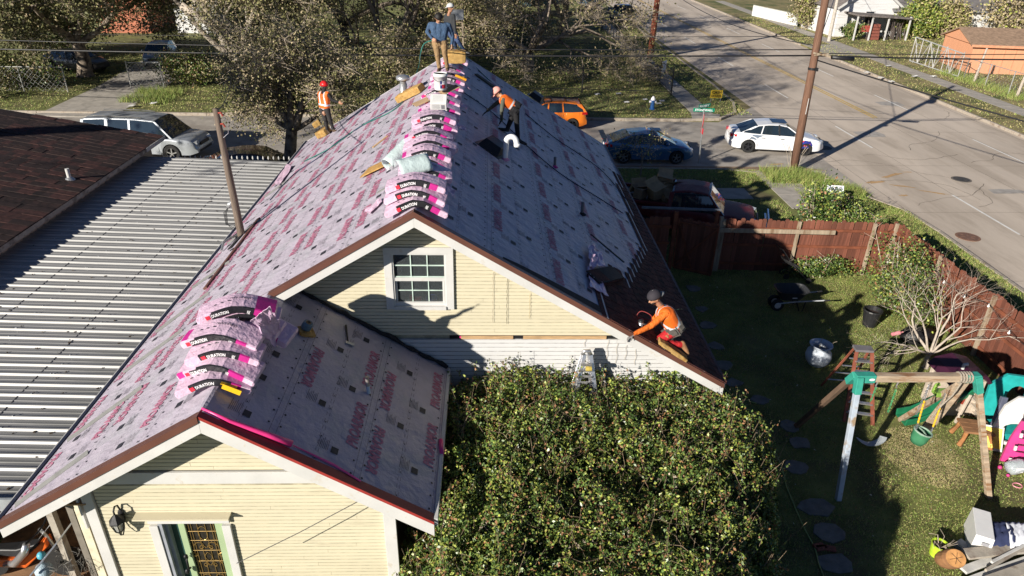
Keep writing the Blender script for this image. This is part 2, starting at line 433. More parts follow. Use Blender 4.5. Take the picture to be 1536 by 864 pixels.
def blades(name, pts, h, w, mats, probs, label, lean=.5, z=0.):
    n = len(pts); a = rng.uniform(0, 2*np.pi, n); b = rng.uniform(0, 2*np.pi, n)
    H = h*rng.uniform(.45, 1.3, n); W = w*rng.uniform(.6, 1.4, n)
    P = np.column_stack([pts, np.full(n, z-.004) if np.isscalar(z) else z])
    dx = np.column_stack([np.cos(a), np.sin(a), np.zeros(n)])
    tip = np.column_stack([np.cos(b)*H*lean, np.sin(b)*H*lean, H])
    V = np.empty((n, 3, 3)); V[:, 0] = P-dx*W[:, None]; V[:, 1] = P+dx*W[:, None]; V[:, 2] = P+tip
    me = npmesh(name, V.reshape(-1, 3), np.arange(n*3).reshape(-1, 3), mats, rng.choice(len(mats), n, p=probs))
    o = put(name, me); tag(o, label, 'grass', kind='stuff'); return o
def scatter(x0, x1, y0, y1, n, ok=None):
    P = np.column_stack([rng.uniform(x0, x1, n), rng.uniform(y0, y1, n)])
    s = np.sin(P[:, 0]*1.7+np.sin(P[:, 1]*1.1)*1.5)+np.sin(P[:, 1]*2.3+P[:, 0]*.7)+rng.uniform(-1.6, 1.6, n)
    P = P[s > -1.4]
    if ok is not None: P = P[ok(P)]
    return P
blades('yard_grass', scatter(4.0, 13.1, 6.5, 20.6, 230000, lambda P: np.hypot(P[:, 0]-9.5, (P[:, 1]-11.5)*.8) > 1.5*rng.random(len(P))**.8-.2), .042, .0065, [gr1, gr2, gr3], [.55, .35, .10], 'short mown grass filling the fenced yard', .8)
vn = lambda P: (P[:, 0] < 16.9-np.clip(P[:, 1]-26, 0, 9)*.7) | (P[:, 1] < 26)
blades('verge_grass', np.vstack([scatter(13.25, 16.95, 13, 28.5, 60000, vn), scatter(4, 14.5, 28.65, 31.1, 16000, lambda P: P[:, 0]+P[:, 1] < 43.8), scatter(4, 12.1, 21, 27.2, 16000)]), .08, .012, [gr1, gr2, gr3], [.6, .28, .12], 'rough green verge grass outside the wooden fence', .8)
blades('field_grass', np.vstack([scatter(-34, 12, 40.6, 62, 70000, lambda P: (P[:, 0] < -25.3) | (P[:, 0] > -20.6)), scatter(13.6, 15.8, 41.5, 90, 12000), scatter(-30, 12, 62, 100, 20000)]), .08, .022, [gr1, gr2, gr3], [.36, .34, .30], 'patchy grass on the field across the side street', .8)
blades('roadside_grass', scatter(30.1, 60, 30, 90, 50000, lambda P: (P[:, 0] < 32.8) | (P[:, 0] > 34.4)), .10, .028, [gr1, gr2, gr3], [.25, .35, .40], 'dry roadside grass beyond the wide road', .8)
weedp = np.vstack([scatter(12.6, 15.2, 29.2, 31.1, 4000, lambda P: (P[:, 0]+P[:, 1] < 45.3)), scatter(14.0, 16.0, 27.4, 29.5, 3500, lambda P: (P[:, 0]+P[:, 1] < 44.4)),
                   scatter(35.2, 37.2, 46, 56, 3000), scatter(-22, -19, 42.5, 46, 2500)])
blades('tall_weeds', weedp, .36, .012, [gr1, gr2], [.7, .3], 'tall green weeds around the foot of the corner pole', .6)
a_ = rng.uniform(0, 6.28, 9000); r_ = .9*rng.random(9000)**.6
blades('dry_grass_patch', np.column_stack([9.5+r_*np.cos(a_)*.9, 11.5+r_*np.sin(a_)*1.1]), .03, .007, [gr3], [1.], 'worn straw coloured patch of lawn under the bucket swing', 1.5)
lp = scatter(-15, 12, 41, 60, 5000); n = len(lp)
blades('fallen_leaves', lp, .04, .05, [gr3, M('fallen leaf', (.26, .15, .07), .9)], [.5, .5], 'brown fallen leaves scattered under the oaks', 3.)
lp = scatter(4.5, 13, 6.8, 20.3, 1500)
blades('yard_litter', lp, .02, .03, [M('fallen leaf', (.26, .15, .07)), M('pale chip', (.6, .58, .5), .8)], [.85, .15], 'fallen leaves and pale chips scattered over the yard lawn', 3.)
for (x, y, w, h) in [(22.3, 28.6, 1.5, .5), (24.9, 29.3, .9, .4), (20.6, 37.5, 1.4, 1.0), (25.5, 45, 1.6, 1.0), (18.6, 49, 1.2, 2.0), (-5, 34.5, 1.8, .9)]:
    sheet('road_patch', [(x+random.uniform(-.08, .08)+a*w, y+random.uniform(-.08, .08)+b*h) for a, b in ((0, 0), (.5, -.04), (1, .02), (1.03, .5), (1, 1), (.45, 1.03), (0, 1))], RZ+.003, M('road patch', (.36, .335, .31), .9, .2, 3, .4, 40))
# ================================================================ VEGETATION
def leafcloud(name, C, size, mats, probs, parent=None, flat=.0):
    n = len(C);
    A = rng.normal(size=(n, 3)); A[:, 2] *= (1-flat); A /= np.linalg.norm(A, axis=1)[:, None]
    B = rng.normal(size=(n, 3)); B -= (A*B).sum(1)[:, None]*A; B /= np.linalg.norm(B, axis=1)[:, None]
    S = (size*rng.uniform(.6, 1.35, n))[:, None]
    Nn = np.cross(A, B)*S*.18
    V = np.empty((n, 4, 3)); V[:, 0] = C-A*S*.5; V[:, 1] = C+B*S*.3+Nn; V[:, 2] = C+A*S*.5; V[:, 3] = C-B*S*.3+Nn
    me = npmesh(name, V.reshape(-1, 3), np.arange(n*4).reshape(-1, 4), mats, rng.choice(len(mats), n, p=probs))
    return put(name, me, parent, world=True)
def wig(v, a): return (v+Vector((random.uniform(-a, a), random.uniform(-a, a), random.uniform(-a, a)))).normalized()
def grow(mb, tips, p, d, L, r, depth, spread=.6, up=.08, n=7, nb=3, twig=None, gnarl=.22):
    pts = [p]; rad = [r]; seg = 4
    for i in range(seg):
        d = wig(d, gnarl); d = (d+Vector((0, 0, up))).normalized(); p = p+d*(L/seg); pts.append(p); rad.append(r*(1-.45*(i+1)/seg))
    mb.tube(pts, rad, n if depth > 1 else 4 if depth == 1 else 3, cap=False)
    if depth <= 0:
        tips.extend(pts[1:]); return
    for k in range(nb):
        a = random.uniform(0, 6.28); q = pts[-1] if k else pts[-1]
        base = pts[random.choice([2, 3, 4])] if k else pts[-1]
        ax = d.orthogonal().normalized(); ax.rotate(Matrix.Rotation(a, 3, d))
        nd = (d*(1-spread*.45)+ax*spread*random.uniform(.6, 1.2)).normalized()
        grow(mb, tips, base, nd, L*random.uniform(.62, .85), rad[-1]*random.uniform(.65, .9), depth-1, spread, up, n, nb, twig, gnarl)
def tree(name, label, x, y, limbs, depth=3, nleaf=14000, lsize=.14, mats=None, probs=None, spreadleaf=.55, trunkh=1.6, r=.3, tmat=None, group=None, lean=(0, 0), nb=3, cat='tree', spread=.75, up=.03, twigs=2200):
    t = thing(name, label, cat, (x, y, 0), 0, group)
    mb = MB(); tips = []
    base = Vector((x, y, -.05)); top = Vector((x+lean[0], y+lean[1], trunkh))
    mid = (base+top)/2+Vector((random.uniform(-.1, .1), random.uniform(-.1, .1), 0))
    mb.tube([base, base+Vector((0, 0, .25)), mid, top], [r*1.45, r*1.1, r*.95, r*.85], 12, cap=False)
    for (dx, dy, dz, L, rr) in limbs:
        grow(mb, tips, top-Vector((0, 0, .1)), Vector((dx, dy, dz)).normalized(), L, rr, depth, spread, up, 8, nb)
    mb.build('trunk', tmat or bark, t, smooth=True)
    T = np.array([tuple(p) for p in tips]); T = T[T[:, 2] > .3]
    if twigs:
        k = rng.integers(0, len(T), twigs); P0 = T[k]; D = rng.normal(size=(twigs, 3)); D /= np.linalg.norm(D, axis=1)[:, None]
        D[:, 2] *= .6; L = rng.uniform(.35, 1.0, twigs)[:, None]; P1 = P0+D*L
        W = np.cross(D, rng.normal(size=(twigs, 3))); W /= np.linalg.norm(W, axis=1)[:, None]; W *= .011
        V = np.empty((twigs, 4, 3)); V[:, 0] = P0-W; V[:, 1] = P0+W; V[:, 2] = P1+W*.4; V[:, 3] = P1-W*.4
        me = npmesh('twigs', V.reshape(-1, 3), np.arange(twigs*4).reshape(-1, 4), [twigm]); o = put('twigs', me, t, world=True); o['kind'] = 'stuff'
        T = np.vstack([T, P1, P1, (P0+P1)/2])
    if nleaf:
        wgt = rng.random(len(T))**2.2; wgt /= wgt.sum()
        k = rng.choice(len(T), nleaf, p=wgt); C = T[k]+rng.normal(size=(nleaf, 3))*spreadleaf*np.array([1, 1, .7])*.5
        C = C[C[:, 2] > .1]
        o = leafcloud('crown', C, lsize, mats, probs, t); o['kind'] = 'stuff'
    return t
OAK = [oak_a, oak_b, oak_c]
tree('oak_tree', 'grey barked oak rising just behind the roofer in the red hat', -8.7, 29.3,
     [(-.3, .1, 1, 1.9, .2), (.5, .1, .9, 1.7, .2), (.1, .6, .8, 1.8, .17), (-.1, -.3, 1.2, 1.8, .17), (-.8, .2, .6, 1.3, .13), (.9, .1, .45, 1.7, .12)], 3, 34000, .09, OAK, [.45, .37, .18], .65, 2.2, .27, lean=(.5, 0), twigs=5000, up=.0)
tree('oak_tree', 'forked oak with pale twisting trunk beside the neighbour lawn', -15.6, 46.6,
     [(-.5, 0, 1, 4.6, .27), (-1, -.1, .8, 4.8, .2), (.5, .2, 1, 4.2, .25), (.9, -.2, .6, 3.8, .17), (.1, -.7, .8, 3.6, .18)], 3, 44000, .14, OAK, [.5, .33, .17], .9, 2.0, .38, tmat=barkoak, lean=(-.3, 0), group='oaks across the side street', twigs=7000)
tree('oak_tree', 'dense olive oak whose crown stands behind the two men on the ridge', -6.5, 49.5,
     [(-.6, 0, 1, 4.2, .26), (.7, .1, .8, 4.2, .24), (.1, -.6, .9, 3.8, .22), (-1, -.3, .4, 3.6, .18), (1, -.4, .35, 3.6, .18), (-.3, -1, .4, 3.0, .15)], 3, 52000, .14, OAK, [.5, .36, .14], .95, 1.6, .4, group='oaks across the side street', twigs=8000)
tree('oak_tree', 'wide thin oak with grey twigs drooping over the black iron fence', 3.0, 54,
     [(-.9, -.2, .7, 4.4, .25), (.9, -.2, .6, 4.6, .25), (.1, -.8, .6, 4.2, .2), (.3, .3, 1, 4.0, .2), (1, -.6, .25, 4.4, .17), (-1, -.7, .25, 4.4, .17)], 3, 17000, .16, OAK, [.38, .5, .12], 1.0, 1.5, .4, group='oaks across the side street', spread=.8, up=-.02, twigs=14000)
tree('oak_tree', 'dark oak spreading over the gate of the neighbour drive', -27.5, 50,
     [(.9, -.3, .6, 4.2, .24), (-.8, -.3, .7, 4.6, .24), (.1, -.9, .5, 4.2, .22), (0, .2, 1, 3.5, .2), (.5, -.6, .8, 4.0, .2)], 3, 42000, .18, OAK, [.3, .15, .55], .95, 2.2, .45, group='oaks across the side street', up=.0, twigs=6000)
tree('oak_tree', 'shaded oak at the far left beyond the brown roof', -36, 48,
     [(.8, -.4, .7, 4.6, .24), (-.8, -.2, .7, 4.2, .24), (.1, -.8, .7, 4.2, .22), (.9, .2, .5, 4.0, .2)], 3, 30000, .18, OAK, [.35, .15, .5], .95, 2.0, .45, group='oaks across the side street', up=.02, twigs=4000)
tree('oak_tree', 'olive oak further back between the forked oak and the ridge', -12, 62,
     [(-.7, -.1, .8, 5, .28), (.8, -.2, .7, 5, .28), (0, -.7, .8, 4.4, .22), (.1, .2, 1, 4, .2)], 3, 32000, .22, OAK, [.5, .35, .15], 1.1, 2.0, .4, group='oaks across the side street', twigs=5000)
tree('oak_tree', 'thin brown oak at the back of the field left of the blue pickup', 7.5, 74,
     [(-.7, -.1, .8, 4.4, .25), (.8, -.3, .5, 4.4, .25), (0, -.7, .7, 4.2, .22), (.1, .2, 1, 4, .2), (-1, -.5, .3, 4.5, .2)], 3, 17000, .2, OAK, [.4, .45, .15], 1.1, 1.6, .35, group='oaks across the side street', up=-.01, twigs=9000)
tree('oak_tree', 'brown oak behind the grey cap far back in the field', -4, 72,
     [(-.7, -.1, .8, 5, .25), (.8, -.3, .5, 5, .25), (0, -.7, .7, 4.4, .22), (.1, .2, 1, 4.6, .2)], 3, 24000, .22, OAK, [.4, .45, .15], 1.1, 1.6, .35, group='oaks across the side street', up=-.01, twigs=7000)
tree('oak_tree', 'oak by the orange brick house', -22, 66,
     [(-.7, -.1, .8, 5, .25), (.8, -.3, .5, 5, .25), (0, -.7, .7, 4.4, .22)], 3, 20000, .22, OAK, [.4, .25, .35], 1.1, 1.6, .35, group='oaks across the side street', up=-.01, twigs=5000)
def shrub(name, label, c, rad, n, size, mats, probs, stems=10, cat='shrub', sm=None, group=None, top=None, seed=0, z0=0.0):
    t = thing(name, label, cat, (c[0], c[1], z0), 0, group)
    mb = MB()
    for k in range(stems):
        a = random.uniform(0, 6.28); rr = random.uniform(.15, 1)
        e = Vector((c[0]+math.cos(a)*rad[0]*rr, c[1]+math.sin(a)*rad[1]*rr, z0+random.uniform(.6, 1.05)*rad[2]))
        b = Vector((c[0]+math.cos(a)*rad[0]*.2*rr, c[1]+math.sin(a)*rad[1]*.2*rr, z0-.05)); m = (b+e)/2+Vector((random.uniform(-.1, .1), random.uniform(-.1, .1), .15))
        mb.tube([b, m, e], [.022, .014, .005], 5, cap=False)
        for j in range(3):
            q = m.lerp(e, random.random()); w = q+Vector((random.uniform(-.35, .35), random.uniform(-.35, .35), random.uniform(0, .3))); mb.tube([q, w], [.008, .003], 3, cap=False)
    mb.build('stems', sm or twigm, t)
    K = 40; cc = rng.normal(size=(K, 3)); cc /= np.linalg.norm(cc, axis=1)[:, None]; cc *= rng.uniform(.3, .95, K)[:, None]
    k = rng.integers(0, K, n); P = cc[k]+rng.normal(size=(n, 3))*.2
    P = P*np.array([rad[0], rad[1], rad[2]*.5])+np.array([c[0], c[1], z0+rad[2]*.52]); P = P[P[:, 2] > z0]
    o = leafcloud('foliage', P, size, mats, probs, t); o['kind'] = 'stuff'
    return t
GR = [leaf_g, leaf_y, leaf_d, leaf_b]
shrub('rose_bush', 'climbing rose with cream blooms leaning on the fence corner', (12.2, 18.0), (.85, 1.6, 2.1), 9000, .075, GR, [.45, .2, .25, .1], 16)
shrub('shrub', 'leggy young shrub outside the back fence near the pole', (11.5, 22.6), (.75, .7, 2.5), 2600, .10, GR, [.4, .15, .4, .05], 14)
shrub('vine', 'green vine spilling over the back fence near its corner', (12.3, 21.4), (1.0, .7, 2.0), 6000, .07, GR, [.5, .25, .2, .05], 10)
shrub('shrub', 'low weedy shrub by the white yard sign', (13.6, 25.6), (.9, .9, .9), 3500, .08, GR, [.5, .35, .1, .05], 8)
shrub('shrub', 'shrub with dark leaves growing in the shadow along the back fence', (10.8, 20.1), (1.3, .35, .7), 3500, .07, GR, [.4, .1, .45, .05], 8)
shrub('shrub', 'leafy green bush beside the neighbour gate post', (-19.6, 47.5), (2.2, 1.2, 2.2), 6000, .13, GR+OAK, [.25, .1, .2, .05, .2, .15, .05], 10)
shrub('shrub', 'scruffy bush behind the chain link at the far left', (-30.0, 46.4), (3.0, 1.0, 2.1), 7000, .13, GR+OAK, [.25, .05, .25, .05, .2, .1, .1], 12)
shrub('shrub', 'low green bush below the forked oak', (-13.4, 45.2), (1.6, 1.1, 1.9), 4500, .12, GR+OAK, [.35, .1, .25, .0, .2, .1, .0], 8)
shrub('vine_bush', 'yellow green bush covering the white wall beside the ruined porch', (43.6, 74.3), (2.6, 1.2, 4.0), 8000, .24, [leaf_y, leaf_g, gr3], [.5, .3, .2], 14)
shrub('vine_bush', 'tan leafed vine spread over the middle of the white wall', (47.0, 74.6), (2.2, 1.0, 3.6), 6000, .24, [leaf_y, gr3, oak_b], [.2, .45, .35], 14)
shrub('brush', 'brown brush at the top right behind the orange shed', (54.5, 74), (4.0, 2.5, 6.0), 9000, .26, [oak_b, gr3, leaf_y, twigm], [.35, .3, .1, .25], 20)
shrub('brush', 'bare brown brush behind the ruined porch roof', (44.5, 80), (4.5, 2, 6.5), 8000, .26, [oak_b, twigm, oak_a], [.4, .4, .2], 24)
shrub('shrub', 'brown shrub next to the white picket fence', (34.5, 80), (1.8, 1.5, 4.2), 4500, .22, [oak_b, oak_a, leaf_y], [.4, .4, .2], 12)
shrub('shrub', 'low green shrub at the left of the ruined porch', (36.6, 73.2), (1.2, .8, 1.7), 2500, .2, [leaf_g, oak_a], [.6, .4], 8)
shrub('thicket', 'dark dense thicket under the oaks left of the neighbour drive', (-32.5, 57), (5.5, 2.5, 5.0), 12000, .2, [oak_c, leaf_d, oak_a, twigm], [.4, .3, .15, .15], 26)
shrub('thicket', 'dark tangled thicket between the neighbour drive and the forked oak', (-18.5, 57), (4.2, 2.5, 5.5), 11000, .2, [oak_c, oak_a, leaf_d, twigm], [.3, .35, .15, .2], 26)
shrub('thicket', 'brown twiggy thicket behind the crown of the wide thin oak', (-1.5, 63), (6.5, 2.5, 4.0), 11000, .22, [oak_b, oak_a, oak_c, twigm], [.3, .3, .15, .25], 30)
tree('sapling', 'slim young tree with pale tan leaves in front of the blue sedan', 6.85, 30.0, [(0, 0, 1, .9, .03), (.5, 0, 1, .8, .02), (-.5, .1, 1, .8, .02), (.1, -.5, 1, .7, .02)], 1, 240, .11, [oak_b, gr3, leaf_y], [.5, .3, .2], .28, .9, .035, twigs=60)
bt = tree('bare_tree', 'leafless pale barked tree spreading in front of the right fence', 11.45, 14.9,
     [(-.9, 0, .55, .95, .03), (-.5, .3, 1, 1.0, .035), (.2, .2, 1.2, 1.0, .035), (.8, .2, .8, 1.05, .035), (1, -.1, .4, 1.05, .03), (.5, .9, .6, 1.1, .045), (-.9, -.3, .2, 1.0, .035), (-.4, .8, .7, 1.0, .04)], 4, 0, .1, None, None, .3, .5, .06, tmat=barkpale, nb=3, spread=.55, up=.02, twigs=0)
hedge = thing('hedge', 'huge overgrown glossy green hedge filling the corner beside the porch roof', 'hedge', (2.3, 7.4, 0))
def hxr(y): return 4.55+.36*(y-7.2)-max(0, y-9.6)*.9
def hedge_top(x, y):
    x = -1.2+(x+1.2)*6.4/(hxr(y)+1.2)
    e = min(1, max(0, (x+.9)/.5))*1.0; r = max(0, 1-((x-1.6)/3.6)**6)**.5 if abs(x-1.6) < 3.6 else 0
    d = min(1, max(0, (10.45-y)/.6))**.5
    return (2.72+.42*min(1, max(0, (y-7.9)/1.9))+.2*math.sin(x*1.1+1)*math.sin(y*.9)+.25*noise.noise(Vector((x, y, 3))))*r*(.86+.14*d)*(.8+.2*e)
def hedge_points(n, depth):
    out = []
    while len(out) < n:
        y = random.uniform(4.6, 10.45); x = random.uniform(-1.25, hxr(y)+.02)
        if random.random() < .72:
            h = hedge_top(x, y)
            if h < .3: continue
            d = random.random()**1.6*depth; z = h-d+.26*noise.noise(Vector((x*1.9, y*1.9, 0)))+.15*noise.noise(Vector((x*6, y*6, 5)))
            out.append((x, y, z))
        else:                                  # the right flank and the back
            y = random.uniform(4.6, 10.5); h = random.uniform(.05, 2.1); xe = hxr(y)-.05-.28*(h/2.1)**3+.15*noise.noise(Vector((y*2, h*2, 1)))-random.random()**1.6*depth
            out.append((xe, y, h))
    return np.array(out)
P = hedge_points(120000, .42)
dens = np.array([noise.noise(Vector((p[0]*2.6, p[1]*2.6, p[2]*2.6)))+.5*noise.noise(Vector((p[0]*7, p[1]*7, p[2]*7))) for p in P])
P = P[dens > -.42+.0*rng.random(len(P))]
ydens = np.array([noise.noise(Vector((p[0]*1.1+9, p[1]*1.1, p[2]))) for p in P])
A = P[ydens+rng.normal(size=len(P))*.12 > .12]; B = P[ydens+rng.normal(size=len(P))*.12 <= .12]
hl = leafcloud('bright_foliage', A, .056, GR, [.40, .44, .10, .06], hedge); hl['kind'] = 'stuff'
hl = leafcloud('foliage', P, .052, GR, [.48, .22, .17, .13], hedge); hl['kind'] = 'stuff'
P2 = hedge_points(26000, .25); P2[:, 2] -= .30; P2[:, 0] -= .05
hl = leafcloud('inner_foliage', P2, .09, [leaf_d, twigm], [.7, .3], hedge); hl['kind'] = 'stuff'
mb = MB()
for k in range(900):
    y = random.uniform(4.8, 10.2); x = random.uniform(-1.0, hxr(y)-.3); h = hedge_top(x, y)
    if h < .5: continue
    a = Vector((x, y, random.uniform(0, h*.5))); b = Vector((x+random.uniform(-.5, .5), y+random.uniform(-.5, .5), h-random.uniform(.0, .35))); mb.tube([a, (a+b)/2+Vector((random.uniform(-.1, .1), 0, 0)), b], [.012, .008, .003], 4, cap=False)
for k in range(130):                           # brown runners lying on the surface
    y = random.uniform(5, 10.2); x = random.uniform(-.9, hxr(y)-.4); h = hedge_top(x, y)
    if h < .8: continue
    a = random.uniform(0, 6.28); p = Vector((x, y, h)); pts = []
    for j in range(5):
        p2 = Vector((p.x+math.cos(a)*.16, p.y+math.sin(a)*.16, 0)); p2.z = hedge_top(p2.x, p2.y)+random.uniform(-.03, .08) if hedge_top(p2.x, p2.y) > .5 else p.z-.1; pts.append(p2); p = p2; a += random.uniform(-.6, .6)
    mb.tube(pts, [.004, .004, .003, .003, .002], 3, cap=False)
SP = []
for k in range(420):
    y = random.uniform(5, 10.35); x = random.uniform(-1.1, hxr(y)+.1); h = hedge_top(x, y)
    if h < .6: continue
    h += .2*noise.noise(Vector((x*1.9, y*1.9, 0))); L = random.uniform(.15, .42); e = Vector((x+random.uniform(-.2, .2), y+random.uniform(-.15, .2), h+L)); b_ = Vector((x, y, h-.1)); mb.tube([b_, (b_+e)/2+Vector((random.uniform(-.04, .04), 0, 0)), e], [.004, .003, .002], 3, cap=False)
    for j in range(12): q = b_.lerp(e, .35+.65*random.random()); SP.append((q.x+random.uniform(-.04, .04), q.y+random.uniform(-.04, .04), q.z+random.uniform(-.03, .03)))
leafcloud('shoots', np.array(SP), .048, [leaf_g, leaf_y, leaf_b], [.5, .25, .25], hedge)['kind'] = 'stuff'
mb.build('branches', htwig, hedge)['kind'] = 'stuff'
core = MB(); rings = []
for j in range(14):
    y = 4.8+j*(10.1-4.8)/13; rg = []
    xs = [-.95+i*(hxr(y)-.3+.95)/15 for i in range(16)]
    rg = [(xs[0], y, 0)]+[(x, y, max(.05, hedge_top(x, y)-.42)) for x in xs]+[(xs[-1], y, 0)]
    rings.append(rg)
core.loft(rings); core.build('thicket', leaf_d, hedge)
tree('tall_tree', 'tall thin bare tree outside the picture to the left, shading the road', -26.0, 12.0,
     [(-.6, .1, 1, 5.2, .3), (.6, .2, 1, 5.2, .3), (.1, .7, 1, 5.4, .28), (0, -.6, 1, 4.8, .25), (.9, .5, .5, 5.0, .22), (.2, .9, .5, 5.0, .22)], 4, 3500, .35, OAK, [.4, .4, .2], 1.2, 12.0, .45, twigs=2500, spread=.7)
# ================================================================ THE HOUSE
X0, ZR, SL = -1.107, 6.273, .602           # ridge line, slope
YF, YB, XE, XW = 9.86, 24.2, 4.10, -6.31   # front rake, back rake, right and left eaves
XP, YP, SLP, XPE = -3.442, 6.80, .639, -.69 # porch ridge, porch front, porch right slope, porch right eave
ZP = ZR-SL*(X0-XP)
LEN = math.hypot(1, SL)
def zL(x): return ZR-SL*(X0-x)
def zR(x): return ZR-SL*(x-X0)
def zP(x): return ZP-SLP*(x-XP)
house = thing('house', 'cream clapboard house being reroofed, grey printed underlayment over its steep gables', 'house', (X0, YF, 0))
def hp(mb, name, mats, **k): return mb.build(name, mats, house, **k)
T = .10                                     # deck thickness
def deck(pl, name='roof_deck'):
    """slab below a sloped polygon given as (x,y,z) top points"""
    mb = MB(); n = len(pl); V = list(pl)+[(p[0], p[1], p[2]-T) for p in pl]
    Fc = [tuple(range(n)), tuple(range(2*n-1, n-1, -1))]+[(i, i+n, (i+1) % n+n, (i+1) % n) for i in range(n)]
    mb.add(V, Fc); return hp(mb, name, fasc)
deck([(X0, YF+.04, ZR-.012), (XE, YF+.04, zR(XE)-.012), (XE, YB, zR(XE)-.012), (X0, YB, ZR-.012)])
deck([(X0-.001, YF+.04, ZR-.012), (X0-.001, YB, ZR-.012), (XW, YB, zL(XW)-.012), (XW, YP+.04, zL(XW)-.012), (XP, YP+.04, ZP-.012), (XP, YF+.04, ZP-.012)])
deck([(XP+.001, YP+.04, ZP-.012), (XPE, YP+.04, zP(XPE)-.012), (XPE, 10.34, zP(XPE)-.012), (XP+.001, 10.34, ZP-.012)])
def sheet_u(zf, sgn, xa, xb, y0, y1, flip=False, word=True, skip=None, ya=None):
    mb = MB(); n = max(2, int((y1-y0)/.5)); mcols = 4; V = []
    for j in range(n+1):
        y = y0+(y1-y0)*j/n
        for i in range(mcols+1):
            x = xa+(xb-xa)*i/mcols
            w = .006*noise.noise(Vector((x*3, y*1.1, 0))) if 0 < i < mcols and 0 < j < n else 0
            V.append((x, y, zf(x)+w+(.004 if i > 0 else 0.0)))
    Fc = [(j*(mcols+1)+i, j*(mcols+1)+i+1, (j+1)*(mcols+1)+i+1, (j+1)*(mcols+1)+i) for j in range(n) for i in range(mcols)]
    if sgn < 0: Fc = [tuple(reversed(f)) for f in Fc]
    mb.add(V, Fc); sh = mb.build('underlayment_sheet', felt, house, smooth=True)
    pb = MB(); H = .013; dx = 1/LEN
    def P(u, y):                            # u: metres down the slope from the upper edge
        x = xa+sgn*u*dx; return (x, y, zf(x)+H)
    W = abs(xb-xa)*LEN
    okr = lambda y, L=0: y > y0+.03 and y+L < y1-.03
    yy = (ya if ya is not None else y0)
    ys = []
    y = yy-1.36*3
    while y < y1: ys.append(y); y += 1.36
    for y in ys:
        for (u0, fl, off) in ((.10, True, 0.), (W-.26, False, .62)):
            if u0 < .03 or u0+.17 > W: continue
            if W < 1.0 and u0 > .3: continue
            Y = y+off
            if not okr(Y, .95) or not word: continue
            if zf is zR and u0 > .3: continue
            if skip and skip(Y, u0): continue
            hgt = .165
            if fl: fn = lambda a, b, Y=Y, u0=u0: P(u0+b*hgt, Y+(1-a)*.95)
            else: fn = lambda a, b, Y=Y, u0=u0: P(u0+(1-b)*hgt, Y+a*.95)
            if sgn < 0:
                if fl: fn = lambda a, b, Y=Y, u0=u0: P(u0+b*hgt, Y+a*.95)
                else: fn = lambda a, b, Y=Y, u0=u0: P(u0+(1-b)*hgt, Y+(1-a)*.95)
            k0 = len(pb.f); put_text(pb, 'PROARMOR', fn, 0, bold=.035, shear=.2)
        for (u, o, s_) in ((.42, 1.12, .1), (W-.42, .35, .1)):
            Y = y+o
            if okr(Y, .2) and 0 < u < W-.15:
                pb.add([P(u, Y), P(u+s_, Y), P(u+s_, Y+s_*1.15), P(u, Y+s_*1.15)], [(0, 1, 2, 3)], 1)
                for q in range(7):
                    uu = u-.05-q*.022
                    if 0 < uu: pb.add([P(uu, Y), P(uu+.005, Y), P(uu+.005, Y+.22-.03*(q % 3)), P(uu, Y+.22-.03*(q % 3))], [(0, 1, 2, 3)], 1) if okr(Y, .32) else None
    y = y0+.06
    while y < y1-.08:
        for u in (W*.5-.02, W*.5+.02): pb.add([P(u, y), P(u+.004, y), P(u+.004, y+.075), P(u, y+.075)], [(0, 1, 2, 3)], 1)
        if int(y*20) % 2 == 0: pb.add([P(W*.5-.005, y), P(W*.5+.006, y), P(W*.5+.006, y+.03), P(W*.5-.005, y+.03)], [(0, 1, 2, 3)], 1)
        for u in (.04, W-.05):
            if 0 < u < W and okr(y, .1): pb.add([P(u, y), P(u+.004, y), P(u+.004, y+.13), P(u, y+.13)], [(0, 1, 2, 3)], 1)
        y += .145
    y = y0+.1
    while y < y1-.1:
        for u in (.07, W-.09):
            if 0 < u < W: pb.add([P(u+.016*math.cos(a), y+.019*math.sin(a)) for a in np.arange(0, 6.28, 1.047)], [tuple(range(6))], 1)
        y += .24
    pr = pb.build('print', [print_red, print_blk], sh); pr['kind'] = 'stuff'
    return sh
WS = 1.02                                   # width of one roll in plan
for k in range(6):
    xa = X0+max(0, .12+(k-1)*WS+.55*0) if k else X0+.0; xb = X0+.12+k*WS+.0
    xa = X0 if k == 0 else X0+.12+(k-1)*WS
    xb = min(xb, XE)
    if xb-xa < .1:
        if k == 0: continue
    sheet_u(zR, 1, xa-.0, xb, YF+.05, YB-.02, ya=YF+.3+.4*(k % 3))
for k in range(6):
    xa = X0 if k == 0 else X0-.12-(k-1)*WS; xb = max(X0-.12-k*WS, XW)
    if k == 0: continue
    y0 = YF+.05 if xb > XP-.01 else YP+.05
    if xa > XP > xb:                        # the roll that meets the porch ridge: front part narrower
        sheet_u(zL, -1, xa if k > 1 else X0, xb, YF+.05, YB-.02, ya=YF+.3*(k % 3))
        sheet_u(zL, -1, XP, xb, YP+.05, YF+.05, ya=YP+.2)
    else:
        sheet_u(zL, -1, xa if k > 1 else X0, xb, y0, YB-.02, ya=YP+.5*(k % 3))
sheet_u(zP, 1, XP, -2.70, YP+.05, 10.33, ya=YP-.05)
sheet_u(zP, 1, -2.70, -1.68, YP+.05, 10.33, ya=YP+.0)
sheet_u(zP, 1, -1.68, XPE, YP+.05, 10.33, ya=YP+.3)
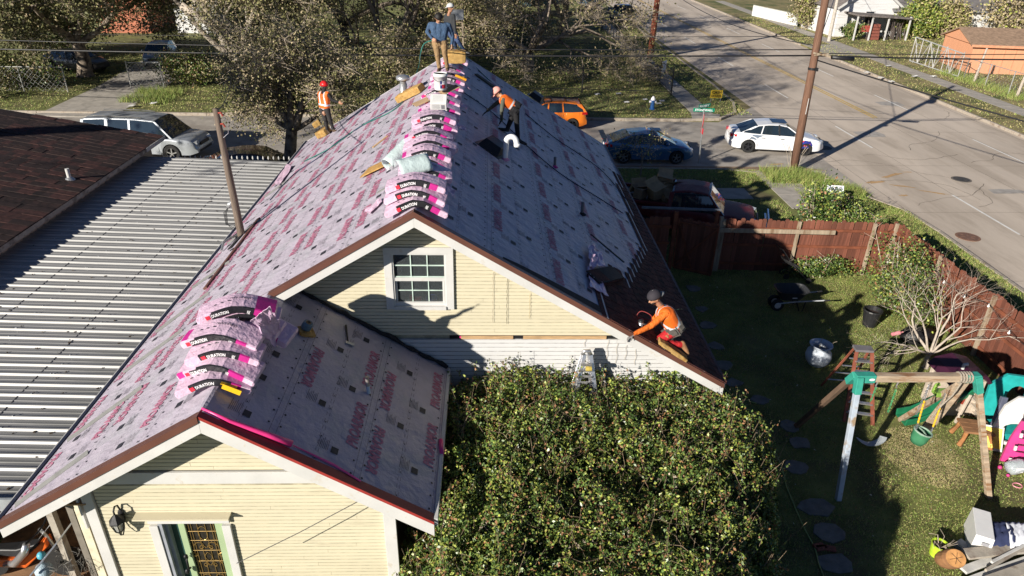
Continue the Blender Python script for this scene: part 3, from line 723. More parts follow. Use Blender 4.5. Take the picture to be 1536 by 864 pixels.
for (x, z, ya, yb, za, zb) in ((X0, ZR, YF+.05, YB-.02, zL, zR), (XP, ZP, YP+.05, 9.9, zL, zP)):
    mb = MB(); pts = [(x-.22, za(x-.22)+.012), (x-.04, z-.005), (x, z+.008), (x+.04, z-.005), (x+.22, zb(x+.22)+.012)]
    V = [(p[0], yy_, p[1]+.004) for yy_ in (ya, yb) for p in pts]
    mb.add(V, [(i, i+5, i+6, i+1) for i in range(4)]); hp(mb, 'ridge_underlayment', felt)
def rake(a, b, h=.21, d=.045, yo=0, name='rake_board'):
    a, b = Vector(a), Vector(b); mb = MB()
    up = Vector((0, 0, 1)); n = Vector((0, -d, 0))
    dz = Vector((0, 0, -h)); o = Vector((0, 0, -.035))
    V = [a+o, b+o, b+o+dz, a+o+dz]; V = V+[v+n for v in V]
    mb.add(V, [(0, 1, 2, 3), (7, 6, 5, 4), (0, 4, 5, 1), (1, 5, 6, 2), (2, 6, 7, 3), (3, 7, 4, 0)])
    r = hp(mb, name, white, bevel=.004)
    return r
def drip(a, b, w=.07, h=.075, sub=1):
    a, b = Vector(a), Vector(b); mb = MB()
    t = (b-a).normalized();
    pr_ = [(Vector((0, w, .016))), Vector((0, -.062, .018)), Vector((0, -.066, -h)), Vector((0, -.05, -h-.012)), Vector((0, -.045, -.02)), Vector((0, w, .006))]
    mb.loft([[a+q for q in pr_], [b+q for q in pr_]]); return hp(mb, 'drip_edge', brownmetal)
A = (X0, YF, ZR)
rake(A, (XE, YF, zR(XE))); rake(A, (XP-.01, YF, ZP)) ; rake((XP, YP, ZP), (XW, YP, zL(XW))); rake((XP, YP, ZP), (XPE, YP, zP(XPE)))
drip(A, (XE, YF, zR(XE))); drip(A, (XP-.25, YF, ZP-.15)); drip((XP, YP, ZP), (XW, YP, zL(XW)))
rake((XP-.012, YF, ZP-.006), (XP-.30, YF, zL(XP-.30)+.02), h=.19)
mb = MB(); a = Vector((XP, YP, ZP)); b = Vector((XPE, YP, zP(XPE)))
mb.loft([[a+Vector((0, .10, .016)), a+Vector((0, -.05, .018)), a+Vector((0, -.05, -.03)), a+Vector((0, .10, .004))], [b+Vector((0, .10, .016)), b+Vector((0, -.05, .018)), b+Vector((0, -.05, -.03)), b+Vector((0, .10, .004))]])
hp(mb, 'drip_edge', M('red drip strip', (.30, .035, .03), .4))
mb = MB(); V = []
for t_ in np.linspace(0, 1, 9):
    x = X0+1.35+t_*(2.0); V += [(x, YF+.05, zR(x)+.02), (x, YF+.05+.06+.2*t_**.6, zR(x)+.02)]
mb.add(V, [(2*i, 2*i+2, 2*i+3, 2*i+1) for i in range(8)]); hp(mb, 'rake_membrane', shingle_dk)
mb = MB(); mb.beam((XE+.012, YF, zR(XE)-.035), (XE+.012, YB, zR(XE)-.035), .05, .11); hp(mb, 'eave_board', white)
mb = MB(); mb.beam((XW-.02, YP, zL(XW)-.03), (XW-.02, YB, zL(XW)-.03), .05, .11, 0); hp(mb, 'eave_board', M('navy eave', (.03, .035, .06), .5))
mb = MB(); mb.beam((XW-.05, YP, zL(XW)+.012), (XW-.05, YB, zL(XW)+.012), .025, .02); hp(mb, 'eave_edge_strip', white)
mb = MB(); mb.beam((XPE+.02, YP, zP(XPE)-.03), (XPE+.02, 10.3, zP(XPE)-.03), .05, .12); hp(mb, 'eave_board', white)
mb = MB(); mb.beam((X0, YB, ZR-.08), (XE, YB, zR(XE)-.08), .04, .16); mb.beam((X0, YB, ZR-.08), (XW, YB, zL(XW)-.08), .04, .16); hp(mb, 'rear_rake_board', white)
YW, YPW = 10.35, 7.27
def clap(name, xa, xb, z0, z1, y, pitch, depth, top, mat, holes=()):
    """lapped boards clipped by the roof: top(x) gives the height limit; a darker ledge material paints the shade line at each groove"""
    mb = MB(); z = z0; gp = .007
    while z < z1:
        zt = min(z+pitch, z1)
        xs = [xa+(xb-xa)*i/240 for i in range(241)]
        ins = [x for x in xs if top(x) > zt-.005]
        if ins:
            a, b = ins[0], ins[-1]
            segs = [(a, b)]
            for (hx0, hx1, hz0, hz1) in holes:
                if zt > hz0+.01 and z < hz1-.01:
                    ns = []
                    for s0, s1 in segs:
                        if hx1 <= s0 or hx0 >= s1: ns.append((s0, s1)); continue
                        if s0 < hx0: ns.append((s0, hx0))
                        if s1 > hx1: ns.append((hx1, s1))
                    segs = ns
            for s0, s1 in segs:
                cuts = [s0]
                if s1-s0 > 1.5 and random.random() < .6: cuts.append(random.uniform(s0+.3, s1-.3))
                cuts.append(s1)
                for c0, c1 in zip(cuts[:-1], cuts[1:]):
                    g = .003 if c0 != s0 else 0; w1, w2 = random.uniform(-.0015, .0015), random.uniform(-.002, .002)
                    lg = pitch*.19; f0 = y-depth*.35
                    mb.add([(c0+g, f0+w1, z), (c1, f0+w2, z), (c1, f0+w1, zt-lg), (c0+g, f0+w2, zt-lg), (c0+g, y+.012, zt), (c1, y+.012, zt), (c0+g, y+.02, z), (c1, y+.02, z)],
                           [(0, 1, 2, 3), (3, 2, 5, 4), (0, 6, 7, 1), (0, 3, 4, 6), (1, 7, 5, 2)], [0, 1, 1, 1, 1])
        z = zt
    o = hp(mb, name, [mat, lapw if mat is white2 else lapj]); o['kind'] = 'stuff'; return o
topm = lambda x: (zR(x) if x > X0 else zL(x))-.16
WX0, WX1, WZ0, WZ1 = -1.685, -.555, 4.33, 5.47
clap('clapboards', -5.2, 3.72, 3.80, 6.3, YW, .066, .024, topm, cream, [(WX0+.05, WX1-.05, WZ0+.04, WZ1-.04)])
clap('white_clapboards', -1.95, 3.72, .5, 3.72, YW, .085, .024, lambda x: topm(x), white2)
topp = lambda x: (zP(x) if x > XP else zL(x))-.14
DX0, DX1, DZ1 = -4.70, -3.58, 2.76
clap('porch_clapboards', -5.33, -1.42,   .55, 4.7, YPW, .066, .024, topp, cream, [(DX0+.1, DX1-.1, 0, DZ1-.05), (-5.4, -1.3, 3.36, 3.56)])
mb = MB(); mb.prism([(-5.2, 0), (3.7, 0), (3.7, 3.1), (X0, ZR-.25), (-5.2, 3.55)], YW+.025, YW+.14, 'y');
core1 = MB()
def wallpanel(mb, pts, y0, y1): mb.prism(pts, y0, y1, 'y')
m1 = MB()   # gable wall built round the window opening
a, b, c, d = WX0+.09, WX1-.09, WZ0+.07, WZ1-.08; GC = (ZR-.2-c)/SL
for pts in ([(-5.2, 3.0), (3.7, 3.0), (3.7, 3.12), (X0+GC, c), (X0-GC, c), (-5.2, 3.5)], [(X0-GC, c), (a, c), (a, d), (a, zL(a)-.2)], [(b, c), (X0+GC, c), (b, zR(b)-.2)], [(a, d), (b, d), (b, zR(b)-.3), (X0, ZR-.25), (a, zL(a)-.2)]):
    m1.prism(pts, YW+.03, YW+.12, 'y')
m1.prism([(-5.2, 0), (3.7, 0), (3.7, 3.0), (-5.2, 3.0)], YW+.03, YW+.12, 'y')
hp(m1, 'gable_wall', lapj)
m1 = MB(); m1.box((3.70, (YW+YB)/2, 1.5), (.1, YB-YW-1.2, 3.0)); m1.box((-5.25, (YP+YB)/2+.4, 1.5), (.1, YB-YPW-1.2, 3.0)); m1.prism([(-5.3, 0), (3.75, 0), (3.75, 3.1), (X0, ZR-.25), (-5.3, 3.5)], YB-.7, YB-.6, 'y')
hp(m1, 'side_wall', cream)
m1 = MB()
for pts in ([(-5.33, .4), (DX0+.1, .4), (DX0+.1, 3.9), (-5.33, 3.5)], [(DX1-.1, .4), (-1.42, .4), (-1.42, 3.3), (DX1-.1, 4.4)], [(DX0+.1, DZ1-.06), (DX1-.1, DZ1-.06), (DX1-.1, 4.5), (XP-.15, 4.6), (DX0+.1, 3.9)]):
    m1.prism(pts, YPW+.03, YPW+.12, 'y')
hp(m1, 'porch_wall', lapj)
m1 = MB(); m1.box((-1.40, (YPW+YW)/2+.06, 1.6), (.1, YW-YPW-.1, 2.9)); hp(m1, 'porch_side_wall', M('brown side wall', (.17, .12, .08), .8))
m1 = MB(); m1.box((-1, 17.5, .3), (9, 14, .5)); hp(m1, 'floor', fasc)
m1 = MB(); m1.prism([(-4.9-.33, 3.36), (-1.62, 3.36), (-1.93, 3.56), (-4.93-.33, 3.56)], YPW-.035, YPW+.01, 'y'); hp(m1, 'frieze_board', white, bevel=.004)
m1 = MB(); m1.beam((-5.42, YPW-.02, .5), (-5.42, YPW-.02, 3.56), .15, .06, up=(0, 1, 0)); hp(m1, 'corner_board', white, bevel=.004)
m1 = MB(); m1.beam((-1.36, YPW-.02, .5), (-1.36, YPW-.02, 3.24), .17, .06, up=(0, 1, 0)); hp(m1, 'corner_board', white, bevel=.004)
m1 = MB(); m1.box((-5.56, YPW+.02, 3.0), (.03, .12, .9)); m1.loft([[(-5.50, YPW-.03, 3.42), (-5.50, YPW+.0, 3.42), (-5.50, YPW+.0, 3.30), (-5.50, YPW-.03, 3.30)], [(-5.75, YPW-.03, 3.30), (-5.75, YPW+.0, 3.30), (-5.75, YPW, 3.20), (-5.75, YPW-.03, 3.20)], [(-6.15, YPW-.03, 3.22), (-6.15, YPW+.0, 3.22), (-6.15, YPW, 3.13), (-6.15, YPW-.03, 3.13)]]); hp(m1, 'bracket', white)
m1 = MB(); m1.box((-.0, YW-.012, 3.76), (.9, .03, .06)); m1.box((1.35, YW-.012, 3.76), (1.45, .03, .06)); hp(m1, 'bare_sheathing', wood_new)
m1 = MB(); m1.box((.95, YW+.01, 3.76), (3.2, .03, .07)); hp(m1, 'wall_gap', iron)
m1 = MB(); m1.box((-.2, YW-.016, 3.765), (.55, .02, .03)); hp(m1, 'insulation', hotpink)
m1 = MB(); m1.beam((-6.05, 7.9, .0), (-6.05, 7.9, 3.2), .13, .13, up=(0, 1, 0)); hp(m1, 'post', M('cream post', (.68, .62, .46), .6), bevel=.005)
m1 = MB(); m1.beam((-6.17, 7.9, .0), (-6.17, 7.9, 3.1), .10, .15, up=(0, 1, 0)); hp(m1, 'post', M('grey post', (.2, .18, .15), .7), bevel=.005)
m1 = MB(); m1.beam((-5.8, 7.2, zL(-5.8)-.42), (-5.8, 12, zL(-5.8)-.42), .7, .02); hp(m1, 'soffit', wood_new)
yw = YW-.03
m1 = MB(); w0, w1, h0, h1 = WX0, WX1, WZ0, WZ1
m1.box(((w0+w1)/2, yw, h1-.055), (w1-w0, .05, .11)); m1.box((w0+.065, yw, (h0+h1)/2-.055), (.13, .046, h1-h0-.112)); m1.box((w1-.065, yw, (h0+h1)/2-.055), (.13, .046, h1-h0-.112))
m1.box(((w0+w1)/2, yw-.012, h0+.03), (w1-w0-.262, .075, .06))
win = hp(m1, 'window', white, bevel=.004)
ia, ib, ic, id_ = w0+.13, w1-.13, h0+.06, h1-.11; zm = (ic+id_)/2-.01
def sub(mb, name, mat, par, **k): return mb.build(name, mat, par, **k)
m1 = MB();
for x in (ia+.012, ib-.012): m1.box((x, yw+.02, (ic+id_)/2), (.024, .05, id_-ic))
m1.box(((ia+ib)/2, yw+.02, id_-.012), (ib-ia-.05, .05, .024)); m1.box(((ia+ib)/2, yw+.03, zm+.02), (ib-ia-.05, .05, .06)); m1.box(((ia+ib)/2, yw+.035, ic+.03), (ib-ia-.05, .04, .06))
for x in (ia+.045, ib-.045): m1.box((x, yw+.045, (ic+zm)/2), (.03, .03, zm-ic))
sub(m1, 'sash', white, win)
m1 = MB(); mun = M('mint muntin', (.50, .62, .56), .5)
for k in (1, 2):
    x = ia+.03+(ib-ia-.06)*k/3; m1.box((x, yw+.03, (zm+id_)/2+.02), (.018, .015, id_-zm-.08)); m1.box((x+.006, yw+.055, (zm+ic)/2+.02), (.016, .012, zm-ic-.07))
m1.box(((ia+ib)/2, yw+.031, (zm+id_)/2+.02), (ib-ia-.05, .014, .018)); m1.box(((ia+ib)/2, yw+.056, (zm+ic)/2+.03), (ib-ia-.1, .011, .016))
m1.box(((ia+ib)/2, yw+.031, zm+.06), (ib-ia-.05, .014, .016))
sub(m1, 'muntins', mun, win)
for k in range(3):
    for j in range(2):
        for (za, zb, yy_) in ((zm+.05, id_-.024, yw+.045), (ic+.05, zm, yw+.068)):
            m1 = MB(); x_a = ia+.03+(ib-ia-.06)*k/3; x_b = ia+.03+(ib-ia-.06)*(k+1)/3; z_a = za+(zb-za)*j/2; z_b = za+(zb-za)*(j+1)/2
            m1.box(((x_a+x_b)/2, yy_, (z_a+z_b)/2), (x_b-x_a-.004, .004, z_b-z_a-.004)); sub(m1, 'pane', M('clear pane', (.35, .4, .42), .02, .0, bump=0, trans=.9, spec=.15), win)
m1 = MB(); m1.box(((ia+ib)/2, YW+.8, (ic+id_)/2-.1), (1.0, .05, 1.2)); m1.box(((ia+ib)/2, YW+.45, ic-.12), (1.2, .7, .05)); hp(m1, 'attic_interior', iron)
tk = thing('toy', 'red toy lorry standing inside on the attic window sill', 'toy', (-1.22, YW+.2, ic-.09))
m1 = MB(); m1.box((-1.2, YW+.2, ic+.0), (.16, .08, .08)); m1.box((-1.3, YW+.2, ic+.02), (.06, .08, .12)); m1.build('body', M('toy red', (.5, .03, .03), .4), tk, bevel=.01)
m1 = MB()
for x in (-1.3, -1.22, -1.14): m1.lathe([(.028, -.05), (.028, .05)], (x, YW+.2, ic-.04), 10, rot=Matrix.Rotation(R(90), 3, 'X'))
m1.build('wheels', rubber, tk)
tk = thing('toy', 'blue toy bowl standing inside on the attic window sill', 'toy', (-.95, YW+.2, ic-.09))
m1 = MB(); m1.lathe([(.05, 0), (.09, .05), (.10, .13), (.085, .13), (.06, .05)], (-.95, YW+.2, ic-.08), 16); m1.build('bowl', M('toy blue', (.06, .07, .35), .4), tk, smooth=True)
dy = YPW-.03
green = M('sage green paint', (.34, .44, .26), .5, .06, 3, .1)
m1 = MB(); m1.box(((DX0+DX1)/2, dy, DZ1-.05), (DX1-DX0, .06, .12)); m1.box((DX0+.06, dy, (DZ1+.5)/2-.1), (.12, .056, DZ1-.62)); m1.box((DX1-.06, dy, (DZ1+.5)/2-.1), (.12, .056, DZ1-.62));
door = hp(m1, 'door', white, bevel=.004)
m1 = MB(); m1.box(((DX0+DX1)/2-.05, dy-.04, DZ1+.05), (DX1-DX0+.18, .16, .025)); sub(m1, 'drip_cap', cream, door)
m1 = MB(); m1.box((DX0+.15, dy+.05, 1.6), (.05, .12, 2.1)); m1.box((DX0+.20, dy+.09, 1.6), (.05, .1, 2.1)); sub(m1, 'jamb', M('grey jamb', (.30, .32, .36), .5), door)
m1 = MB(); m1.box((DX0+.29, dy+.13, 1.6), (.14, .03, 2.14)); sub(m1, 'shadow_gap', M('dark green jamb', (.02, .06, .055), .5), door)
lx0, lx1 = DX0+.36, DX1-.13
m1 = MB(); m1.box((lx0+.045, dy+.07, 1.6), (.09, .045, 2.14)); m1.box((lx1-.06, dy+.07, 1.6), (.12, .045, 2.14)); m1.box(((lx0+lx1)/2, dy+.07, 2.66), (lx1-lx0-.2, .04, .04)); m1.box(((lx0+lx1)/2, dy+.07, .75), (lx1-lx0-.2, .04, .4))
sub(m1, 'leaf', green, door, bevel=.006)
gx0, gx1, gz0, gz1 = lx0+.11, lx1-.13, .95, 2.62
m1 = MB(); m1.box(((gx0+gx1)/2, dy+.085, (gz0+gz1)/2), (gx1-gx0+.04, .01, gz1-gz0+.04)); sub(m1, 'glass', M('leaded glass', (.025, .022, .02), .12, .5, 12, .3, 30), door)
m1 = MB(); gm = M('brass came', (.42, .28, .10), .35, metal=.6, bump=0); cx = (gx0+gx1)/2; yy_ = dy+.07
def line(p): m1.tube([(a, yy_, b) for a, b in p], .0045, 5)
for zz in (2.56, 2.40, 2.22, 2.02, 1.80, 1.55, 1.3): line([(gx0, zz), (gx1, zz)])
for f in (.14, .36, .64, .86): line([(gx0+(gx1-gx0)*f, gz0), (gx0+(gx1-gx0)*f, gz1)])
line([(gx0+.02, gz0), (gx0+.02, gz1)]); line([(gx1-.02, gz0), (gx1-.02, gz1)])
def scroll(c0, c1, r, s, t0=0, t1=4.9):
    line([(c0+s*r*(1-.12*t)*math.cos(t), c1+r*1.1*(1-.12*t)*math.sin(t)) for t in np.arange(t0, t1, .3)])
def curve(pts): line(pts)
for s in (-1, 1):
    curve([(cx+s*.065*math.sin(t), 2.36+.13*math.cos(t)) for t in np.arange(0, 3.2, .26)])
    for (cz, r) in ((2.10, .085), (1.74, .085), (1.46, .07)):
        scroll(cx+s*.085, cz, r, s); scroll(cx+s*.06, cz-.03, r*.6, -s)
    scroll(cx+s*.20, 1.93, .055, s, 0, 6); curve([(cx+s*(.14+.12*t), 1.93+.035*math.sin(t*3.14)) for t in np.arange(0, 1.05, .1)]); curve([(cx+s*(.14+.12*t), 1.93-.035*math.sin(t*3.14)) for t in np.arange(0, 1.05, .1)])
    curve([(cx+s*.05*math.sin(t*2), 1.98-.12*t) for t in np.arange(0, 1.6, .15)])
sub(m1, 'came', gm, door)
m1 = MB(); m1.tube([(lx0+.03, dy+.02, 1.95), (lx0+.03, dy-.02, 1.93), (lx0+.03, dy-.03, 1.75), (lx0+.03, dy+.02, 1.72)], .016, 8); m1.ball((lx0+.03, dy-.02, 2.0), (.03, .03, .035)); m1.ball((lx0-.0, dy-.03, 1.70), (.035, .03, .05)); sub(m1, 'handle', iron, door, smooth=True)
lan = thing('wall_lantern', 'black scrolled lantern on the cream wall left of the green door', 'lantern', tuple(wpt(172, 790, YPW-.02)))
c = wpt(176, 785, YPW-.16)
m1 = MB(); m1.lathe([(.012, .16), (.05, .12), (.10, .05), (.105, .035), (.09, .03)], c, 6); m1.lathe([(.05, -.14), (.06, -.12), (.02, -.18), (.012, -.22)], c, 6)
for k in range(6):
    a = k*math.pi/3; m1.beam(c+Vector((.088*math.cos(a), .088*math.sin(a), .03)), c+Vector((.055*math.cos(a), .055*math.sin(a), -.12)), .012, .012)
m1.build('cage', iron, lan)
m1 = MB(); m1.lathe([(.05, -.12), (.078, .03)], c, 6); m1.build('glass', M('lantern glass', (.55, .55, .52), .2, bump=0, trans=.5), lan)
m1 = MB(); m1.tube([c+Vector((0, 0, .16)), c+Vector((0, .0, .22)), c+Vector((0, .05, .26)), c+Vector((0, .11, .22)), c+Vector((0, .14, .10))], .012, 6)
m1.tube([c+Vector((0, 0, -.22)), c+Vector((0, .04, -.26)), c+Vector((0, .11, -.2)), c+Vector((0, .14, -.1))], .01, 6); m1.ball(c+Vector((0, .13, 0)), (.05, .02, .13)); m1.build('bracket', iron, lan, smooth=True)
for (x, ya_, yb_, mt) in ((740, 408, 484, twigm), (761, 418, 486, iron), (795, 440, 478, M('tan twine', (.5, .4, .22), .8))):
    p = wpt(x, ya_, YW-.03); q = wpt(x-1, yb_, YW-.035); m1 = MB()
    m1.tube([p.lerp(q, t)+Vector((.006*math.sin(t*40), 0, 0)) for t in np.linspace(0, 1, 24)], .0035, 4)
    tag(m1.build('hanging_string', mt), {740: 'brown string hanging on the cream wall, nearest the attic window', 761: 'black twisted string hanging in the middle of the cream wall', 795: 'short tan twine hanging on the cream wall below the rake'}[x], 'string')
for k, (x, y0_, y1_) in enumerate([(878, 509, 520), (912, 510, 538), (926, 515, 545), (940, 518, 540), (954, 524, 548)]):
    m1 = MB(); p = wpt(x, y0_, YW-.03); q = wpt(x-2, y1_, YW-.03); m1.tube([p.lerp(q, t)+Vector((.012*math.sin(t*9+k), 0, 0)) for t in np.linspace(0, 1, 10)], .0035, 4)
    tag(m1.build('dead_vine', twigm), 'dead vine on the white boards, '+['nearest the aluminium ladder', 'second from the ladder', 'middle one of five', 'second from the eave corner', 'nearest the eave corner'][k], 'vine', 'dead vines on the white boards')
sh_me = []
EXP = .145
for v in range(4):
    mb = MB(); L = 1.0; n = 7; xs = sorted([0]+[random.uniform(.08, L-.08) for _ in range(n)]+[L])
    hh = [random.choice([0, .004]) for _ in range(len(xs))]
    mb.box((L/2, .155, .003), (L-.004, .31, .006))
    for i in range(0, len(xs)-1, 2):
        mb.box(((xs[i]+xs[i+1])/2, .07, .009), (xs[i+1]-xs[i]-.004, .14, .006))
    mb.box((L/2, .20, .0072), (L-.01, .03, .002), 1)
    sh_me.append(mb.mesh('shingle', [shingle_m, sealstrip]))
slope_rot = Matrix((Vector((0, 1, 0)), Vector((-1/LEN, 0, SL/LEN)), Vector((0, 1, 0)).cross(Vector((-1/LEN, 0, SL/LEN))))).transposed()
if slope_rot.col[2].z < 0: pass
cnt = 0
def yend(x): return float(np.interp(x, [2.0, 2.25, 2.6, 3.2, 3.55, 3.8, 3.95, 4.1], [10.0, 10.75, 11.6, 12.4, 13.7, 14.9, 18.5, 20.5]))
for k in range(17):
    u = EXP*k; x = XE+.03-u/LEN
    ye = yend(x); y = YF-.04-(k % 3)*.0
    first = True; yy_ = y-((k*.37) % 1.0)
    while yy_ < ye-.25:
        L0 = max(yy_, YF-.035);
        o = put('shingle', sh_me[random.randrange(4)], house, world=True)
        ln = yy_+1.0-L0
        fy = 1.0 if ln > .99 else ln
        zz = zR(x)+.022+.001
        tilt = Matrix.Rotation(R(-1.1), 3, 'X')
        m3 = (slope_rot @ tilt).to_4x4() @ Matrix.Diagonal((fy, 1, 1, 1))
        o.matrix_basis = Matrix.Translation((x, L0, zz)) @ m3
        yy_ += 1.0; cnt += 1
mb = MB(); mb.beam((XE+.03, YF, zR(XE)+.01), (XE+.03, YB, zR(XE)+.01), .05, .03); hp(mb, 'drip_edge', brownmetal)
mb = MB(); mb.beam((XE-.10, 16, zR(XE-.10)+.02), (XE-.10, YB-.3, zR(XE-.10)+.02), .2, .012);
for (xa_, ya_, xb_, yb_) in ((-6.2, 7.0, -5.35, 7.45), (-6.2, 8.3, -5.2, 8.8), (-6.15, 10.0, -5.25, 10.5), (-6.15, 11.3, -5.3, 11.9), (-6.1, 13.0, -5.4, 13.4), (-6.1, 15.2, -5.4, 15.7), (-6.1, 18.3, -5.5, 18.8)):
    mb = MB(); p = Vector((xa_, ya_, zL(xa_)+.02)); q = Vector((xb_, yb_, zL(xb_)+.02)); mb.beam(p, q, .10, .012)
    tag(mb.build('tape_strip', M('grey tape', (.24, .24, .23), .6, .12, 8, .3)), 'grey strip slanting across the left eave underlayment, '+{-6.2+7: 'x'}.get(0, {7.0: 'nearest the camera at the porch corner', 8.3: 'second from the porch corner', 10.0: 'third from the porch corner', 11.3: 'fourth from the porch corner', 13.0: 'just before the service mast', 15.2: 'just behind the service mast', 18.3: 'farthest one'}[ya_]), 'tape strip', 'grey strips along the left eave')
# ================================================================ THINGS ON THE ROOF
def Rr(x, y, h=.0): return Vector((x, y, zR(x)+h))
def Lr(x, y, h=.0): return Vector((x, y, zL(x)+h))
def Pr(x, y, h=.0): return Vector((x, y, zP(x)+h))
def hit(x, y, which, h=0.):
    """place on a roof plane seen at a photo pixel"""
    d = F_ + R2*((x-768)/FPX) - U2*((y-432)/FPX)
    x0, zr, m = {'R': (X0, ZR, SL), 'L': (X0, ZR, -SL), 'P': (XP, ZP, SLP)}[which]
    t = (zr+h+m*x0-CZ)/(d.z+m*d.x)
    return Vector((d.x*t, d.y*t, CZ+d.z*t))
def bundle(label, x0, y, z0, mL, mR, lift=0., tilt=0., half=.5, yaw=0., style=0, shift=0., group=None, flat=.10, D=.35, TH=.108):
    """one wrapped shingle bundle bent over a ridge at (x0, y)"""
    t = thing('shingle_bundle', label, 'shingle bundle', (x0+shift, y, z0+lift), yaw, group)
    jit = random.uniform(-1, 1); seed = random.uniform(0, 50)
    def prof(s):                 # s metres along the bundle from its middle
        q = s+shift; m = mR if q > 0 else mL
        c = 1/math.hypot(1, m); r = flat
        d = (math.sqrt(q*q+r*r)-r)
        return Vector((s*c*(1.02), 0, -m*d*c-(0 if shift == 0 else 0)))
    z_off = 0
    def P(s, w, h):
        p = prof(s); e = .01; tn = (prof(s+e)-prof(s-e)).normalized(); n = Vector((-tn.z, 0, tn.x))
        sag = .010*noise.noise(Vector((s*4+seed, w*5, h*10)))
        return p+n*(h+sag)+Vector((0, w, 0))+Vector((0, 0, w*tilt))
    S = [-half, -half+.02, -half*.78, -half*.56, -half*.40, -half*.2, -.03, half*.18, half*.34, half*.46, half*.72, half*.96, half]
    rings = []
    for i, s in enumerate(S):
        k = .72 if i in (0, len(S)-1) else 1
        rings.append([P(s, -D/2*(1 if k == 1 else .96), TH*(1-k)/2+.012), P(s, -D/2*(1 if k == 1 else .96)+.0, TH*k-.008), P(s, -D/2+.02, TH*k), P(s, -D/6, TH*k+.004), P(s, D/6, TH*k+.006), P(s, D/2-.02, TH*k), P(s, D/2, TH*k-.012), P(s, D/2, .012), P(s, 0, 0.0)])
    mb = MB(); n = 9; V = [p for r in rings for p in r]; Fc = []; mi = []
    front = [0, 0, 3, 1, 1, 1, 1, 1, 1, 2, 0, 0, 0][:len(S)-1] if style != 1 else [0, 2, 3, 3, 1, 1, 1, 1, 2, 2, 0, 0]
    for i in range(len(S)-1):
        for k in range(n):
            a, b = i*n+k, i*n+(k+1) % n; Fc.append((a, b, b+n, a+n))
            m_ = 0
            if k in (0,): m_ = {3: 0}.get(front[i], front[i])
            if k == 1 and front[i] in (1, 2): m_ = front[i]
            if style == 2 and k in (2, 3) and i in (1,): m_ = 2
            if style == 3 and k in (3, 4, 2) and i in (9, 10): m_ = 2
            mi.append(m_)
    Fc.append(tuple(range(n-1, -1, -1))); mi.append(0); Fc.append(tuple(range((len(S)-1)*n, len(S)*n))); mi.append(0)
    mb.add(V, Fc, mi); mb.build('wrapper', [pinkwrap, blackwrap, magenta], t, smooth=False, world=False)
    lb = MB(); dd = -D/2-.004; lo = random.uniform(-.06, .14)
    put_text(lb, 'DURATION', lambda u, v: P(lo-half*.62+u*.23, dd, .028+v*.045), 0, bold=.03)
    s0 = lo-half*.78
    lb.add([P(s0, dd, .022), P(s0+.06, dd, .022), P(s0+.06, dd, .080), P(s0, dd, .080)], [(0, 1, 2, 3)], 1)
    fr = MB()
    N_ = 6
    for a in range(N_):
        sa, sb = lo-half*.64+a*.25/N_, lo-half*.64+(a+1)*.25/N_
        fr.add([P(sa, dd+.002, .010), P(sb, dd+.002, .010), P(sb, dd+.002, .092), P(sa, dd+.002, .092)], [(0, 1, 2, 3)])
    fr.build('label_band', blackwrap, t, world=False)
    sx = half*.40
    put_text(lb, 'NX', lambda u, v: P(sx-.055+u*.04, dd, .015+v*.055), 0, bold=.03)
    put_text(lb, 'DURATION', lambda u, v: P(.16-u*.22, .05-v*.04, TH+.014), 2, bold=.01)
    for q in range(3):
        lb.add([P(-.25+q*.09+.018*math.cos(a), -.03+.014*math.sin(a), TH+.014) for a in np.arange(0, 6.28, .8)], [tuple(range(8))], 2)
    lb.build('label', [whiteprint, redprint2, print_blk], t, world=False)['kind'] = 'stuff'
    return t
ridge_y = [10.16, 11.2, 12.3, 12.9, 13.5, 14.15, 15.0, 15.6, 16.4, 17.2, 17.9, 18.6, 19.4, 20.8, 22.4]
hts = [3, 2, 2, 2, 2, 3, 2, 2, 2, 2, 2, 2, 2, 1, 1]
lev = ['bottom', 'second', 'top']
wd = ['at the ridge front over the gable peak', 'under the clear plastic sheet on the ridge', 'just behind the clear plastic sheet', 'beside the plywood scrap on the ridge', 'beside the rolled clear film on the ridge', 'a third of the way along the ridge', 'level with the white pipe elbow', 'level with the crawling roofer', 'below the white box on the ridge', 'under the white box on the ridge', 'under the white bucket', 'just behind the white bucket', 'under the boots of the blue jumper man', 'behind the legs of the blue jumper man', 'at the far end of the ridge']
for j, (y, h, w_) in enumerate(zip(ridge_y, hts, wd)):
    for k in range(h):
        lab = f"{lev[k] if k < h-1 else 'top'} pink shingle bundle of the stack {w_}" if h > 1 else f"single pink shingle bundle {w_}"
        bundle(lab, X0+random.uniform(-.07, .07), y+.14*k*(1 if h > 2 else .8)+random.uniform(-.03, .03), ZR+.03+.112*k, SL*(.95-.07*k), SL*(.95-.07*k), lift=.0, tilt=-.04+.2*random.random(), yaw=random.uniform(-.11, .11),
               half=.48+random.uniform(-.05, .04), style=random.choice([0, 1, 2, 3, 0]) if k else 0, group='shingle bundles along the main ridge', flat=.09+.05*k)
pp = [(7.95, 0, 0., 'lowest front'), (8.12, 1, .03, 'second from the bottom at the front'), (8.28, 2, .06, 'third from the bottom at the front'), (8.5, 3, -.02, 'upper front, printed top showing'),
      (9.05, 1, .26, 'low rear, sliding down the right slope'), (8.98, 2, .12, 'middle rear'), (9.02, 3, .10, 'upper rear'), (9.02, 4, .02, 'topmost, magenta patch on top')]
